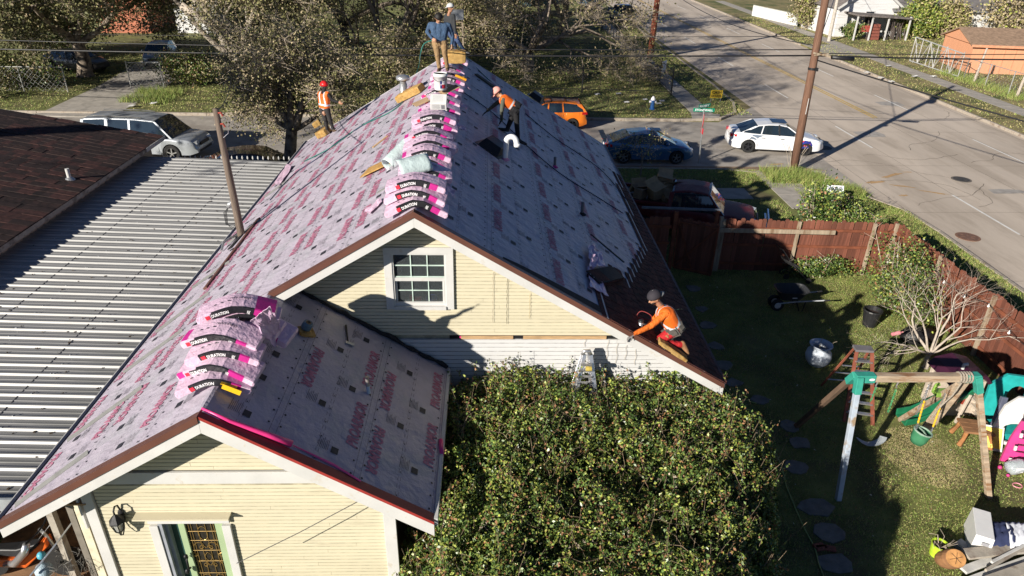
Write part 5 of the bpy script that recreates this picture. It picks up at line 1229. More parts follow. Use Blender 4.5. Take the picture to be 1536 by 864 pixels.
def person(label, J, cols, s=1.0, voxel=.011, face=(0, -1, 0), up=(0, 0, 1), hat=None, vest=False, curls=(.5, .5), hn=((0, -1, 0), (0, -1, 0)), loc=None, extra=None, torso=1.0):
    """J: joints in world space: head neck shL shR elL elR wrL wrR hiL hiR knL knR anL anR toL toR (L = its own left or simply first)"""
    J = {k: V3(v) for k, v in J.items()}
    shirt, pants, boots, skin, hands, sleeve = range(6)
    mats = [cols['shirt'], cols['pants'], cols['boots'], cols['skin'], cols.get('hands', cols['skin']), cols.get('sleeve', cols['shirt'])]
    caps = []; a = lambda p, q, r0, r1, m: caps.append((tuple(p), tuple(q), r0*s, r1*s, m))
    shL, shR, hL, hR, nk = J['shL'], J['shR'], J['hiL'], J['hiR'], J['neck']
    ms = (shL+shR)/2; mh = (hL+hR)/2; T_ = torso
    tors = []
    b = lambda p, q, r0, r1: (a(p, q, r0, r1, shirt), tors.append(caps[-1]))
    b(shL.lerp(ms, .12), shR.lerp(ms, .12), .070, .070)
    b(shL.lerp(ms, .45)-(ms-mh)*.12, hL.lerp(mh, .3)+(ms-mh)*.25, .108*T_, .105*T_)
    b(shR.lerp(ms, .45)-(ms-mh)*.12, hR.lerp(mh, .3)+(ms-mh)*.25, .108*T_, .105*T_)
    b(ms-(ms-mh)*.15, mh+(ms-mh)*.15, .115*T_, .115*T_)
    b(ms.lerp(nk, .15), ms.lerp(nk, .55), .085, .060)
    a(hL.lerp(mh, .15), hR.lerp(mh, .15), .108, .108, pants); a(mh, mh+(ms-mh)*.10, .12, .118, pants)
    f = V3(face).normalized(); hd = J['head']; hup = V3(up).normalized(); sd = f.cross(hup).normalized()
    a(nk-(hd-nk)*.2, hd-hup*.04, .052, .050, skin)
    a(hd+hup*.035-f*.012, hd+hup*.01-f*.005, .088, .086, skin); a(hd-hup*.03+f*.02, hd-hup*.085+f*.035, .066, .036, skin); a(hd+f*.05+hup*.01, hd+f*.045-hup*.05, .04, .045, skin)
    a(hd+f*.088+hup*.005, hd+f*.108-hup*.022, .010, .015, skin)
    a(hd+f*.082-hup*.052+sd*.018, hd+f*.082-hup*.052-sd*.018, .011, .011, skin)
    for q in (-1, 1): a(hd+sd*.088*q+hup*.012, hd+sd*.092*q-hup*.022, .015, .010, skin)
    for q, S_ in (('L', 0), ('R', 1)):
        sh, el, wr = J['sh'+q], J['el'+q], J['wr'+q]
        a(sh, el, .062, .050, shirt if 'sleeve' not in cols else sleeve); a(el, wr, .048, .036, sleeve)
        d = (J['ha'+q]-wr) if 'ha'+q in J else (wr-el)
        hand(caps, wr+d.normalized()*.02, d, hn[S_], s, hands, curls[S_], side=1 if S_ == 0 else -1)
        hi, kn, an, to = J['hi'+q], J['kn'+q], J['an'+q], J['to'+q]
        a(hi, kn, .100, .068, pants); a(kn, an, .068, .052, pants)
        a(an, an-(kn-an).normalized()*.03, .052, .050, boots)
        hl = an-(kn-an).normalized()*-.0+(an-kn).normalized()*.045
        back = (an-to); back.normalize(); a(hl+back*.03, hl.lerp(to, .6), .047, .045, boots); a(hl.lerp(to, .5), to, .045, .036, boots)
    me, C = remeshed('body', [c[:4] for c in caps], voxel*s, mats)
    D = np.stack([seg_d(C, c)[0] for c in caps]); mi = np.array([c[4] for c in caps])[D.argmin(0)]
    me.polygons.foreach_set('material_index', mi.astype(np.int32)); me.shade_smooth()
    t = thing('person', label, 'person', tuple(loc if loc is not None else (J['anL']+J['anR'])/2))
    put('body', me, t, world=True)
    mb = MB()
    for q in (-1, 1): mb.ball(hd+f*.083+sd*.032*q+hup*.012, .011*s, 8);
    mb.build('eyes', iron, t)
    mb = MB()
    for q in (-1, 1): mb.tube([hd+f*.088+sd*.018*q+hup*.032, hd+f*.084+sd*.048*q+hup*.034], .006, 5)
    mb.build('eyebrows', hairm, t)
    def dome(off, r, th, mat, name, cut=.5, tilt=0., n=18):
        m = MB(); rings = []
        rt = Matrix((sd, f, hup)).transposed(); V = []; K = 7
        for j in range(K+1):
            ph = cut*math.pi*j/K
            for i in range(n):
                al = 2*math.pi*i/n
                ext = ph*(1+(.0 if math.sin(al) > 0 else tilt*abs(math.sin(al))))
                V.append(hd+rt @ (Vector(off)+Vector((r[0]*math.sin(ext)*math.cos(al), r[1]*math.sin(ext)*math.sin(al), r[2]*math.cos(ext)))))
        m.add(V, [(j*n+i, j*n+(i+1) % n, (j+1)*n+(i+1) % n, (j+1)*n+i) for j in range(K) for i in range(n)])
        o = m.build(name, mat, t, smooth=True); k_ = o.modifiers.new('s', 'SOLIDIFY'); k_.thickness = th; return o
    dome((0, -.008, .018), (.099, .108, .105), .012, hairm, 'hair', .46, .55)
    if hat:
        kind, hm, hm2 = hat
        rt = Matrix((sd, f, hup)).transposed()
        if kind == 'hard':
            dome((0, -.005, .04), (.118, .132, .115), .01, hm, 'hard_hat', .52, .05)
            m = MB(); m.lathe([(.115, .035), (.15, .03), (.152, .024), (.11, .028)], hd, 20, 0, rt, sc=(.95, 1.12)); m.build('brim', hm, t, smooth=True)
        else:
            dome((0, -.006, .030), (.105, .116, .112), .01, hm, 'cap', .50, .12)
            sg = -1 if kind == 'back' else 1; m = MB(); V = []
            for j in range(3):
                for i in range(9):
                    al = R(-55+110*i/8); rr = .10+.04*j*math.cos(al*.9)
                    V.append(hd+rt @ Vector((math.sin(al)*(.09+.0*j), sg*(rr*math.cos(al)+.02), .035-.012*j-.01*abs(math.sin(al)))))
            m.add(V, [(j*9+i, j*9+i+1, (j+1)*9+i+1, (j+1)*9+i) for j in range(2) for i in range(8)]); o = m.build('visor', hm2, t, smooth=True); o.modifiers.new('s', 'SOLIDIFY').thickness = .006
            m = MB(); m.ball(hd+rt @ Vector((0, -.006, .145)), .010, 8); m.build('button', hm2, t)
    if vest:
        vc = [(c[0], c[1], c[2]+.016*s, c[3]+.016*s) for c in tors[:4]]
        vm, C = remeshed('vest', vc, .014*s, [vest_o, refl, M('lime edge', (.55, .75, .06), .6)], 3)
        ax = np.array(ms-mh); L = np.linalg.norm(ax); ax = ax/L; h = ((C-np.array(mh)) @ ax)/L
        sx = np.array((shR-shL).normalized()); lat = (C-np.array(ms)) @ sx; dn, _ = seg_d(C, (tuple(nk-(hd-nk)*.6), tuple(hd), .085*s, .085*s))
        arm = np.minimum(seg_d(C, (tuple(shL), tuple(J['elL']), .064*s, .056*s))[0], seg_d(C, (tuple(shR), tuple(J['elR']), .064*s, .056*s))[0])
        mi = np.zeros(len(C), int); mi[(h > .31) & (h < .42)] = 1; mi[(h > .06) & (h < .14)] = 1
        mi[(np.abs(np.abs(lat)-.105*s) < .024*s) & (h > .40)] = 1
        kill = (dn < 0) | (h < -.02) | (arm < .0)
        import bmesh
        vm.polygons.foreach_set('material_index', mi.astype(np.int32))
        bm = bmesh.new(); bm.from_mesh(vm); bm.faces.ensure_lookup_table()
        bmesh.ops.delete(bm, geom=[bm.faces[i] for i in np.nonzero(kill)[0]], context='FACES'); bm.to_mesh(vm); bm.free(); vm.shade_smooth()
        o = put('vest', vm, t, world=True); o.modifiers.new('s', 'SOLIDIFY').thickness = .008
    return t, J, (f, hup, sd)
def belt(t, J, s, pouches):
    mh = (J['hiL']+J['hiR'])/2; ms = (J['shL']+J['shR'])/2; ax = (ms-mh).normalized(); c = mh+ax*.09*s
    sx = (J['hiR']-J['hiL']).normalized(); fy = ax.cross(sx).normalized(); mb = MB(); pts = [c+sx*.165*s*math.cos(a)+fy*.14*s*math.sin(a) for a in np.arange(0, 6.5, .3)]
    mb.tube(pts, .026*s, 6); mb.build('tool_belt', M('belt leather', (.035, .03, .028), .8, .3, 20, .3), t)
    for (ang, w, h, d, mt) in pouches:
        a = R(ang); p = c+sx*.20*s*math.cos(a)+fy*.175*s*math.sin(a)-ax*.10*s; mb = MB()
        o_ = (sx*math.cos(a)+fy*math.sin(a)).normalized(); rt = Matrix((ax.cross(o_).normalized(), o_, ax)).transposed()
        mb.box(p, (w, d, h), 0, rt); mb.box(p+o_*d*.5, (w*.7, d*.5, h*.6), 0, rt); mb.build('pouch', mt, t, bevel=.01)
Yp = gpt(665, 104, ZR+.37).y; W = lambda x, y, dy=0: wpt(x, y, Yp+dy)
navy_j = M('blue jumper', (.045, .085, .155), .9, .15, 6, .9, 11, bdist=.05); tan_p = M('tan trousers', (.27, .175, .085), .85, .15, 5, .9, 10, bdist=.05)
b_ = M('brown boots', (.10, .06, .035), .7, .2)
t, J, _f = person('man in blue jumper and tan trousers standing on the ridge bundles, holding a hose', dict(
    head=W(658, 27, -.06), neck=W(657, 35), shL=W(645, 37), shR=W(673.5, 38), elL=W(640.5, 48, .08), elR=W(679.5, 54, .10), wrL=W(648, 57.5, -.16), wrR=W(677.5, 66, -.10),
    haL=W(652, 60, -.22), haR=W(678, 70, -.12), hiL=W(653, 63), hiR=W(665.5, 63), knL=W(656, 82, -.05), knR=W(667.5, 82, -.05), anL=W(659, 102, .02), anR=W(671, 101, .02), toL=W(657, 106, -.22), toR=W(671, 105, -.22)),
    dict(shirt=navy_j, pants=tan_p, boots=b_, skin=skin1), face=(.15, -.8, -.55), up=(.05, -.55, .82), hn=((0, -1, .3), (1, -.3, 0)), curls=(.9, .9), torso=1.08)
Yp = 23.4
t, J, _f = person('man in dark grey shirt and backwards white cap at the far ridge end', dict(
    head=W(675.5, 12), neck=W(673.5, 20.5), shL=W(669, 24, .1), shR=W(680.5, 24, -.05), elL=W(667, 38, .2), elR=W(682, 38, -.12), wrL=W(668, 50, .0), wrR=W(683, 50, -.28),
    hiL=W(675, 50, .05), hiR=W(682, 50, -.05), knL=W(681, 60, -.1), knR=W(687, 62, -.2), anL=W(684, 74, .1), anR=W(697, 77, -.1), toL=W(686, 77, -.15), toR=W(704, 80, -.15)),
    dict(shirt=M('charcoal shirt', (.03, .032, .035), .85, .1, 6, .4, 14), pants=M('blue jeans', (.035, .06, .13), .85, .15, 8, .3), boots=black, skin=skin2), face=(.75, -.6, .05), hat=('back', M('pale cap', (.55, .56, .56), .8), M('pale cap', (.5, .5, .5))), curls=(.6, .6))
f1 = hit(777, 214, 'R', .0); f2 = hit(758, 200, 'R', .0); h1 = hit(724, 172, 'R', .03); h2 = hit(748, 187, 'R', .03)
Yp = 17.55
an1 = f1+Vector((0, 0, .10)); an2 = f2+Vector((.05, 0, .12))
t, J, _f = person('roofer in orange vest and pink cap crawling bent over on the right slope', dict(
    head=W(746, 139, .05), neck=W(751, 143), shL=W(754, 148.5, .20), shR=W(755, 149, -.20), elL=W(741, 158, .32), elR=W(752.5, 166, -.24), wrL=h1+Vector((.12, 0, .10)), wrR=h2+Vector((.07, -.0, .12)),
    haL=h1, haR=h2, hiL=W(773, 160, .11), hiR=W(773.5, 161, -.11), knL=W(766, 181, .12), knR=W(775, 184, -.12), anL=an2, anR=an1, toL=an2+Vector((-.20, .05, -.02)), toR=an1+Vector((.20, -.02, -.13))),
    dict(shirt=M('olive shirt', (.09, .095, .07), .85, .1), sleeve=M('olive shirt', (.09, .095, .07)), pants=M('black trousers', (.012, .012, .014), .85, .2, 6, .4, 14), boots=black, skin=skin1, hands=M('dark glove', (.02, .02, .022), .8)),
    face=(-.75, -.25, -.6), up=(-.55, -.1, .75), hat=('front', M('pink cap', (.70, .33, .28), .8), M('pink cap', (.7, .33, .28))), vest=True, torso=1.15, hn=((0, 0, 1), (0, 0, 1)), curls=(.15, .15), loc=(f1+f2)/2)
belt(t, J, 1, [(-20, .14, .2, .08, black), (-70, .16, .2, .09, black), (30, .12, .18, .08, black), (200, .1, .12, .06, black)])
mb = MB(); mb.lathe([(.042, 0), (.042, .03)], J['wrR'], 12); mb.build('wrist_band', M('lime band', (.10, .55, .08), .5), t)
Yp = 22.7; ft = hit(494, 193, 'L', .05)
t, J, _f = person('roofer in red hard hat and black hoodie standing at the far left eave', dict(
    head=W(486.5, 129), neck=W(486, 136), shL=W(479.5, 141, .12), shR=W(492, 141, -.1), elL=W(478.5, 154, .12), elR=W(498, 150, -.22), wrL=W(484, 166, -.1), wrR=W(507, 153, -.3),
    haL=W(486, 171, -.15), haR=W(511, 155, -.35), hiL=W(483, 165, .08), hiR=W(491, 165, -.06), knL=W(488, 179, .0), knR=W(495, 180, -.1), anL=W(491, 195, .1), anR=W(500, 194, -.1), toL=W(494, 199, -.1), toR=W(505, 197, -.25)),
    dict(shirt=M('black hoodie', (.015, .014, .016), .9, .2, 6, .4, 14), pants=M('dark trousers', (.03, .028, .028), .9), boots=M('work boots', (.08, .05, .03)), skin=M('balaclava', (.015, .014, .016)), hands=skin2), face=(.5, -.8, 0), hat=('hard', M('red hard hat', (.62, .02, .02), .35), None), vest=True, curls=(.5, .3), s=.97)
Yp = 10.25
rim = M('orange shirt', (.72, .15, .015), .75, .12, 6, .9, 11, bdist=.05)
t, J, _f = person('bearded roofer in orange shirt and red trousers kneeling at the lower right rake', dict(
    head=W(981.5, 447, -.02), neck=W(989, 456, .02), shL=W(993.5, 466, .20), shR=W(999.5, 470, -.18), elL=W(975, 487, .20), elR=W(976, 489, -.30), wrL=W(966, 492, .05), wrR=W(951, 501, -.42),
    haL=W(961, 488, .0), haR=W(943, 506, -.44), hiL=W(1011, 491, .14), hiR=W(1014, 494, -.12), knL=W(982, 509, .26), knR=W(984.5, 513, -.16), anL=W(1020, 521, .22), anR=W(1021.5, 517, -.16), toL=W(1029, 529, .20), toR=W(1031, 530, -.22)),
    dict(shirt=rim, pants=M('red trousers', (.38, .012, .016), .8, .15, 5, .9, 10, bdist=.05), boots=M('tan boots', (.30, .15, .07), .75, .25, 10, .4), skin=skin1, hands=glove_g),
    voxel=.0085, torso=1.22, s=1.06, face=(-.86, -.34, -.38), up=(-.36, -.08, .93), hat=('back', M('dark cap', (.03, .026, .034), .8, .1), M('grey cap back', (.25, .25, .25))), vest=True, hn=((0, 0, 1), (0, 0, 1)), curls=(1.0, .7), loc=tuple(hit(1005, 530, 'R')))
belt(t, J, 1, [(-20, .20, .22, .10, M('grey pouch', (.10, .09, .08), .85, .3, 14, .4)), (-75, .17, .2, .09, M('grey pouch', (.1, .09, .08))), (25, .14, .18, .09, M('grey pouch', (.1, .09, .08))), (-45, .09, .10, .16, M('tan pouch', (.38, .20, .09), .8))])
f, hup, sd = _f; hd = J['head']
mb = MB(); mb.ball(hd-hup*.062+f*.045, (.058, .050, .045), 12, rot=Matrix((sd, f, hup)).transposed()); mb.build('beard', hairm, t, smooth=True)
kn = W(984, 513, -.23); mb = MB(); mb.ball(kn+Vector((.02, -.0, .02)), (.055, .02, .05), 10); mb.build('knee_logo', M('dark knee print', (.16, .02, .02), .8), t)
g0 = W(966, 489, -.04); t = thing('nail_gun', 'silver and black coil nail gun held by the kneeling roofer', 'nail gun', tuple(g0))
mb = MB(); mb.tube([g0+Vector((-.06, 0, -.10)), g0+Vector((-.06, 0, .09))], .040, 14); mb.tube([g0+Vector((-.06, 0, -.10)), g0+Vector((-.06, 0, -.19))], [.03, .016], 10); mb.build('cylinder_body', galv2, t, smooth=True)
mb = MB(); mb.ball(g0+Vector((-.06, 0, .10)), (.05, .05, .03), 12); mb.build('top_cap', black, t, smooth=True)
mb = MB(); mb.tube([g0+Vector((-.04, 0, .05)), g0+Vector((.05, 0, .02)), g0+Vector((.09, 0, -.05))], [.022, .02, .02], 10); mb.build('handle', black, t, smooth=True)
mb = MB(); mb.lathe([(.055, -.03), (.06, 0), (.055, .03)], g0+Vector((.0, .0, -.11)), 16, rot=Matrix.Rotation(R(90), 3, 'X')); mb.build('nail_canister', M('gun magnesium', (.35, .33, .34), .4, metal=.4), t, smooth=False)
hose('air_hose', 'dark red air hose behind the nail gun', [g0+Vector((.09, 0, -.05)), g0+Vector((.15, .15, .1)), g0+Vector((0, .3, .12)), g0+Vector((-.05, .3, 0)), g0+Vector((.3, .4, -.15)), g0+Vector((.6, .5, -.35))], .008, M('red hose', (.2, .02, .02), .5))
pb = wpt(982, 505, 10.1); pa_, pb_ = wpt(986, 512, 9.98), wpt(1028, 541, 9.90)
d = (pb_-pa_).normalized(); n_ = Vector((SL, 0, 1)).normalized(); y_ = n_.cross(d)
foam('long worn yellow foam wedge under the knee of the kneeling roofer', (pa_+pb_)/2, Matrix((d, y_, n_)).transposed(), ((pb_-pa_).length*.98, .24, .14))
hose('air_hose', 'green hose held by the man in the blue jumper', [wpt(649, 58, 19.2), wpt(655, 60, 19.15), wpt(664, 64, 19.15), wpt(677, 68, 19.2), wpt(684, 72, 20.2), wpt(692, 78, 21.2), hit(703, 90, 'R', .03)], .014, teal)
mb = MB(); c = Vector((X0+.36, 18.95, ZR+.15)); mb.tube([c+Vector((-.12, 0, .06)), c+Vector((.13, 0, -.05))], .05, 12); mb.tube([c+Vector((.13, 0, -.05)), c+Vector((.16, 0, -.065))], .055, 12)
tag(mb.build('canister', M('orange yellow plastic', (.80, .36, .02), .5)), 'orange yellow canister lying on the bundles right of the tan trousers', 'canister')
# ================================================================ WEST SIDE: METAL ROOF AND BROWN ROOF
mr = thing('metal_carport', 'ribbed galvanised metal carport roof between the brown roof and the house', 'carport', (-9, 15, 0))
def zM(x): return 2.62+.028*(-6.42-x)
RX0, RX1 = -14.5, -6.42
prof = []
def ribmesh(w):
    mb = MB(); pr_ = [(0, 0), (.035, 0), (.06, .034), (.095, .034), (.12, 0), (w*.42, 0), (w*.42+.01, .007), (w*.42+.03, .007), (w*.42+.04, 0), (w*.70, 0), (w*.70+.01, .007), (w*.7+.03, .007), (w*.7+.04, 0), (w, 0)]
    V = [(x, a, b+zM(x)) for x in (RX0, RX1) for a, b in pr_]; n = len(pr_)
    mb.add(V, [(i, i+1, i+n+1, i+n) for i in range(n-1)]); return mb
PW = .3048
rm = ribmesh(PW); me = rm.mesh('roof_panel', galv)
y = 7.65; k = 0
while y < 23.4:
    o = put('roof_panel', me, mr, world=True); o.location = (0, y, random.uniform(-.0015, .0015)); y += PW; k += 1
mb = MB();
for q in range(260):
    yy_ = 7.65+PW*random.randrange(52)+.078; xx = random.choice([-6.6, -7.9, -9.4, -10.9, -12.4])+random.uniform(-.03, .03); mb.box((xx, yy_, zM(xx)+.040), (.022, .022, .012))
mb.build('screws', galv2, mr)['kind'] = 'stuff'
mb = MB()
for q in range(260): xx = random.uniform(-11.3, -6.5); yy_ = random.uniform(7.8, 23); mb.box((xx, yy_, zM(xx)+.012), (random.uniform(.01, .05), random.uniform(.01, .03), .012), 0, (0, 0, random.uniform(0, 3)))
mb.build('leaf_debris', M('roof debris', (.07, .05, .035), .9), mr)['kind'] = 'stuff'
for x_ in (-8.15, -9.95): mb = MB(); mb.box((x_, 15.5, zM(x_)+.004), (.012, 15.6, .012)); mb.build('lap_seam', M('seam shadow', (.16, .16, .16), .7), mr)
mb = MB(); mb.box(((RX0+RX1)/2, 7.62, zM(-10)-.09), (RX1-RX0, .04, .22)); mb.box((RX1+.015, 15.5, 2.56), (.03, 15.9, .16)); mb.build('fascia', M('galv fascia', (.42, .45, .47), .4, metal=.3), mr)
for yy_ in (8, 12, 16, 20, 23):
    for x_ in (-12, -6.6): mb = MB(); mb.box((x_, yy_, 1.2), (.1, .1, 2.4)); mb.build('post', fasc, mr)
mb = MB()
for k in range(40):
    yy_ = 7.9+k*.4; mb.box((RX1+.06, yy_+random.uniform(-.05, .05), zM(RX1)+.03), (.08+.05*random.random(), .05, .05))
mb.build('mortar_lumps', fasc, mr)['kind'] = 'stuff'
mb = MB(); mb.box((-9.5, 26.0, .01), (9, 3, .02));
nb = thing('neighbour_house', 'neighbour house with dark brown ribbed roof and weathered gutter at the far left', 'house', (-16, 15, 0))
GX, GZ, NS = -11.48, 3.15, .165
def zN(x): return GZ+NS*(GX-x)
yb0, yb1 = 4.0, 24.65
mb = MB(); mb.prism([(GX, GZ-.05), (-20.5, zN(-20.5)-.05), (-20.5, zN(-20.5)-.17), (GX, GZ-.17)], yb0, yb1, 'y'); mb.build('roof', rooftile, nb)
tm = []
for v in range(3):
    mb = MB();
    for i in range(34):
        a = i*.303
        mb.box((0, a+.15, random.choice([0, .008, .016])), (.30, random.uniform(.22, .298), .018), random.choice([0, 0, 1]), (0, R(9.4+2.0), 0))
    mb.box((0.005, 5.1, -.006), (.31, 10.3, .012), 0, (0, R(9.4+1.5), 0)); tm.append(mb.mesh('shingle_course', [rooftile, M('red brown tab', (.06, .025, .022), .9, .4, 7, .5, 90)]))
u = 0; x = GX-.06
while x > -18.5:
    for y0_ in (yb0+.05, yb0+.05+10.28):
        o = put('shingle_course', tm[random.randrange(3)], nb, world=True); o.location = (x, y0_+random.uniform(-.03, .03)*0, zN(x)+.012+.002*(u % 2))
    x -= .205; u += 1
mb = MB(); mb.box((GX+.05, (yb0+yb1)/2, GZ-.07), (.10, yb1-yb0, .12)); gutter = mb.build('gutter', fasc, nb)
mb = MB(); mb.box((GX+.055, (yb0+yb1)/2, GZ-.007), (.06, yb1-yb0-.1, .008)); mb.build('gutter_leaves', M('gutter dirt', (.05, .04, .03), .95), gutter)
mb = MB(); mb.beam((GX+.02, yb1+.02, GZ-.10), (-20.5, yb1+.02, zN(-20.5)-.10), .05, .2); mb.build('rake_board', white, nb)
mb = MB(); mb.box((GX+.11, 23.9, GZ-.06), (.02, 1.5, .13)); mb.build('white_gutter_end', white, nb)
mb = MB(); mb.box((-16.2, (yb0+yb1)/2, 1.5), (9.0, yb1-yb0-1, 3.0)); mb.build('wall', M('tan wall', (.4, .34, .26), .85), nb)
def zhit(px_, py_):
    d = F_ + R2*((px_-768)/FPX) - U2*((py_-432)/FPX); t = (GZ+NS*GX-CZ)/(d.z+NS*d.x); return Vector((d.x*t, d.y*t, CZ+d.z*t))
p = zhit(105, 270); vt = thing('vent_stack', 'small white vent stack with metal boot on the brown roof', 'vent', tuple(p))
mb = MB(); mb.tube([p-Vector((0, 0, .05)), p+Vector((0, 0, .34))], .055, 12); mb.build('pipe', white, vt)
mb = MB(); mb.lathe([(.17, -.02), (.10, .06), (.065, .09)], p, 14); mb.box(p+Vector((.06, -.1, -.01)), (.36, .4, .015), 0, (0, R(9.4), 0)); mb.build('boot', galv2, vt)
fe = thing('picket_fence', 'black iron fence with white tips behind the metal carport roof', 'fence', (-8.6, 24.6, 0))
pm = MB(); pm.box((0, 0, 1.15), (.025, .025, 2.3)); me_p = pm.mesh('picket', iron); tpm = MB(); tpm.lathe([(.02, 2.3), (.032, 2.34), (.02, 2.40), (.0001, 2.43)], (0, 0, 0), 8); me_t = tpm.mesh('picket_tip', white)
for k in range(30):
    o = put('picket', me_p, fe, world=True); o.location = (-11.6+k*.185, 24.75, 0)
    o2 = bpy.data.objects.new('picket_tip', me_t); COL.objects.link(o2); o2.parent = o
mb = MB(); mb.box((-8.9, 24.75, 2.1), (5.6, .03, .04)); mb.box((-8.9, 24.75, .3), (5.6, .03, .04)); mb.build('rail', iron, fe)
# ================================================================ FENCED YARD
plank = []
for v in range(4):
    mb = MB(); w = .135; h = 1.80+.02*v
    mb.prism([(-w/2, .02), (w/2, .02), (w/2, h-.04), (w/2-.03, h), (-w/2+.03, h), (-w/2, h-.04)], -.009, .009, 'y'); plank.append(mb.mesh('plank', wood_red))
def plank_fence(label, a, b, h=1.8, side=1, skip=()):
    a, b = Vector((a[0], a[1], 0)), Vector((b[0], b[1], 0)); L = (b-a).length; d = (b-a)/L; ang = math.atan2(d.y, d.x); n = Vector((-d.y, d.x, 0))*side
    t = thing('wooden_fence', label, 'fence', tuple((a+b)/2)); k = 0; s = .07
    while s < L:
        o = put('plank', plank[random.randrange(4)], t, world=True); o.location = a+d*s+n*random.uniform(-.003, .003)+Vector((0, 0, random.uniform(-.03, .01)))
        o.rotation_euler = (random.uniform(-.012, .012), random.uniform(-.012, .012), ang); s += .139; k += 1
    for zz in (.28, .95, 1.52):
        mb = MB(); p, q = a-n*.035+Vector((0, 0, zz)), b-n*.035+Vector((0, 0, zz)); mb.beam(p, q, .04, .085); mb.build('rail', M('fence rail', (.19, .06, .03), .85, .3, 4, .4, 30), t, bevel=.003)
    s = 0
    while s <= L+.1:
        mb = MB(); p = a+d*min(s, L)-n*.075; mb.box(p+Vector((0, 0, .9)), (.09, .09, 1.84), 0, (0, 0, ang)); mb.build('post', wood_grey, t, bevel=.004); s += 2.4
    return t
plank_fence('red brown plank fence along the back of the yard', (7.55, 20.62), (13.08, 20.35), side=1)
plank_fence('red brown plank fence running along the right side of the yard by the wide road', (13.12, 20.3), (13.25, 6.5), side=1)
mb = MB(); mb.beam((7.35, 20.44, 1.50), (11.1, 20.30, 1.50), .05, .14); tag(mb.build('loose_rail', wood_grey, bevel=.004), 'long weathered grey rail hung along the inside of the back fence', 'rail')
t = thing('string_lights', 'dark cable with white globe bulbs strung along the right fence', 'string lights', (12.9, 14, 1.4))
pts = []
for k in range(60):
    u = k/59; y = 18.6-u*11; pts.append(Vector((12.95, y, 1.62-.30*abs(math.sin(u*math.pi*3.5)))))
mb = MB(); mb.tube(pts, .008, 5); mb.build('cable', black, t)
bm_ = MB(); bm_.ball((0, 0, -.06), .034, 8); bm_.lathe([(.014, -.03), (.014, .01)], (0, 0, 0), 8); me_b = bm_.mesh('bulb', [M('white bulb', (.85, .85, .83), .3, bump=0)], True)
for k in range(2, 60, 5):
    o = put('bulb', me_b, t, world=True); o.location = pts[k]
ga = thing('yard_gate', 'dark plank gate with diagonal braces standing ajar between the house and the back fence', 'gate', (6.7, 20.5, 0))
a, b = Vector((6.15, 20.7, 0)), Vector((7.25, 20.1, 0)); d = (b-a).normalized(); ang = math.atan2(d.y, d.x); L = (b-a).length; s = .07
while s < L:
    o = put('plank', plank[random.randrange(4)], ga, world=True); o.location = a+d*s; o.rotation_euler = (0, 0, ang); s += .139
n_ = Vector((d.y, -d.x, 0))*.04
for p, q in (((0, .12), (1, .12)), ((0, 1.7), (1, 1.7)), ((0, .12), (1, 1.7)), ((0.0, 1.7), (.5, .12)), ((0, .1), (0, 1.8)), ((1, .1), (1, 1.8))):
    mb = MB(); mb.beam(a.lerp(b, p[0])+n_*(1+random.random()*.3)+Vector((0, 0, p[1])), a.lerp(b, q[0])+n_*(1+random.random()*.3)+Vector((0, 0, q[1])), .04, .07, up=tuple(n_)); mb.build('brace', M('fence rail', (.2, .06, .03)), ga)
plank_fence('short dark plank fence between the gate and the house wall', (4.9, 20.75), (5.9, 20.7), side=1)
t = thing('gate_frame', 'tall post and grey pipe lintel over the yard gate', 'gate frame', (7.4, 20.6, 0))
mb = MB(); mb.box((7.30, 20.6, 1.05), (.1, .1, 2.1)); mb.build('post', M('fence rail', (.2, .06, .03)), t); mb = MB(); mb.box((7.46, 20.58, .95), (.10, .12, 1.9)); mb.build('post', wood_grey, t)
mb = MB(); mb.box((6.02, 20.7, 1.0), (.12, .1, 2.05)); mb.build('post', M('fence rail', (.2, .06, .03)), t)
mb = MB(); mb.tube([(4.9, 20.75, 2.13), (7.4, 20.6, 2.11)], .045, 10); mb.build('lintel', M('grey pipe', (.35, .35, .34), .5), t)
stone = M('flagstone', (.17, .165, .155), .9, .25, 5, .6, 20)
for k, (px_, py_, r) in enumerate([(1040, 433, .32), (1051, 464, .27), (1061, 489, .30), (1075, 520, .28), (1086, 548, .30), (1101, 575, .26), (1140, 600, .28), (1185, 640, .3), (1200, 665, .30), (1195, 702, .36), (1222, 762, .42), (1240, 800, .4), (1250, 845, .4)]):
    c = gpt(px_, py_, .0); mb = MB(); n = 8; r *= .8; pts = [(c.x+math.cos(6.28*i/n)*r*random.uniform(.7, 1.25), c.y+math.sin(6.28*i/n)*r*random.uniform(.6, 1.1)) for i in range(n)]
    mb.prism(pts, -.03, .028, 'z'); tag(mb.build('stepping_stone', stone, bevel=.008), f"grey flagstone {['with pale lit face, farthest along the path by the gate', 'second from the gate end of the path', 'third from the gate, beside the kneeling roofer', 'fourth from the gate, by the eave corner', 'near the pale hose by the eave corner', 'partly under the pale hose', 'between the hose and the hedge corner', 'at the back right corner of the hedge', 'beside the hedge level with the swing brace', 'larger, beside the hedge level with the hanging swing', 'wide and dark, left of the swing leg foot', 'next to the brick pieces by the hose', 'nearest the camera beside the garden hose'][k]}", 'stepping stone', 'stepping stones along the path by the house')
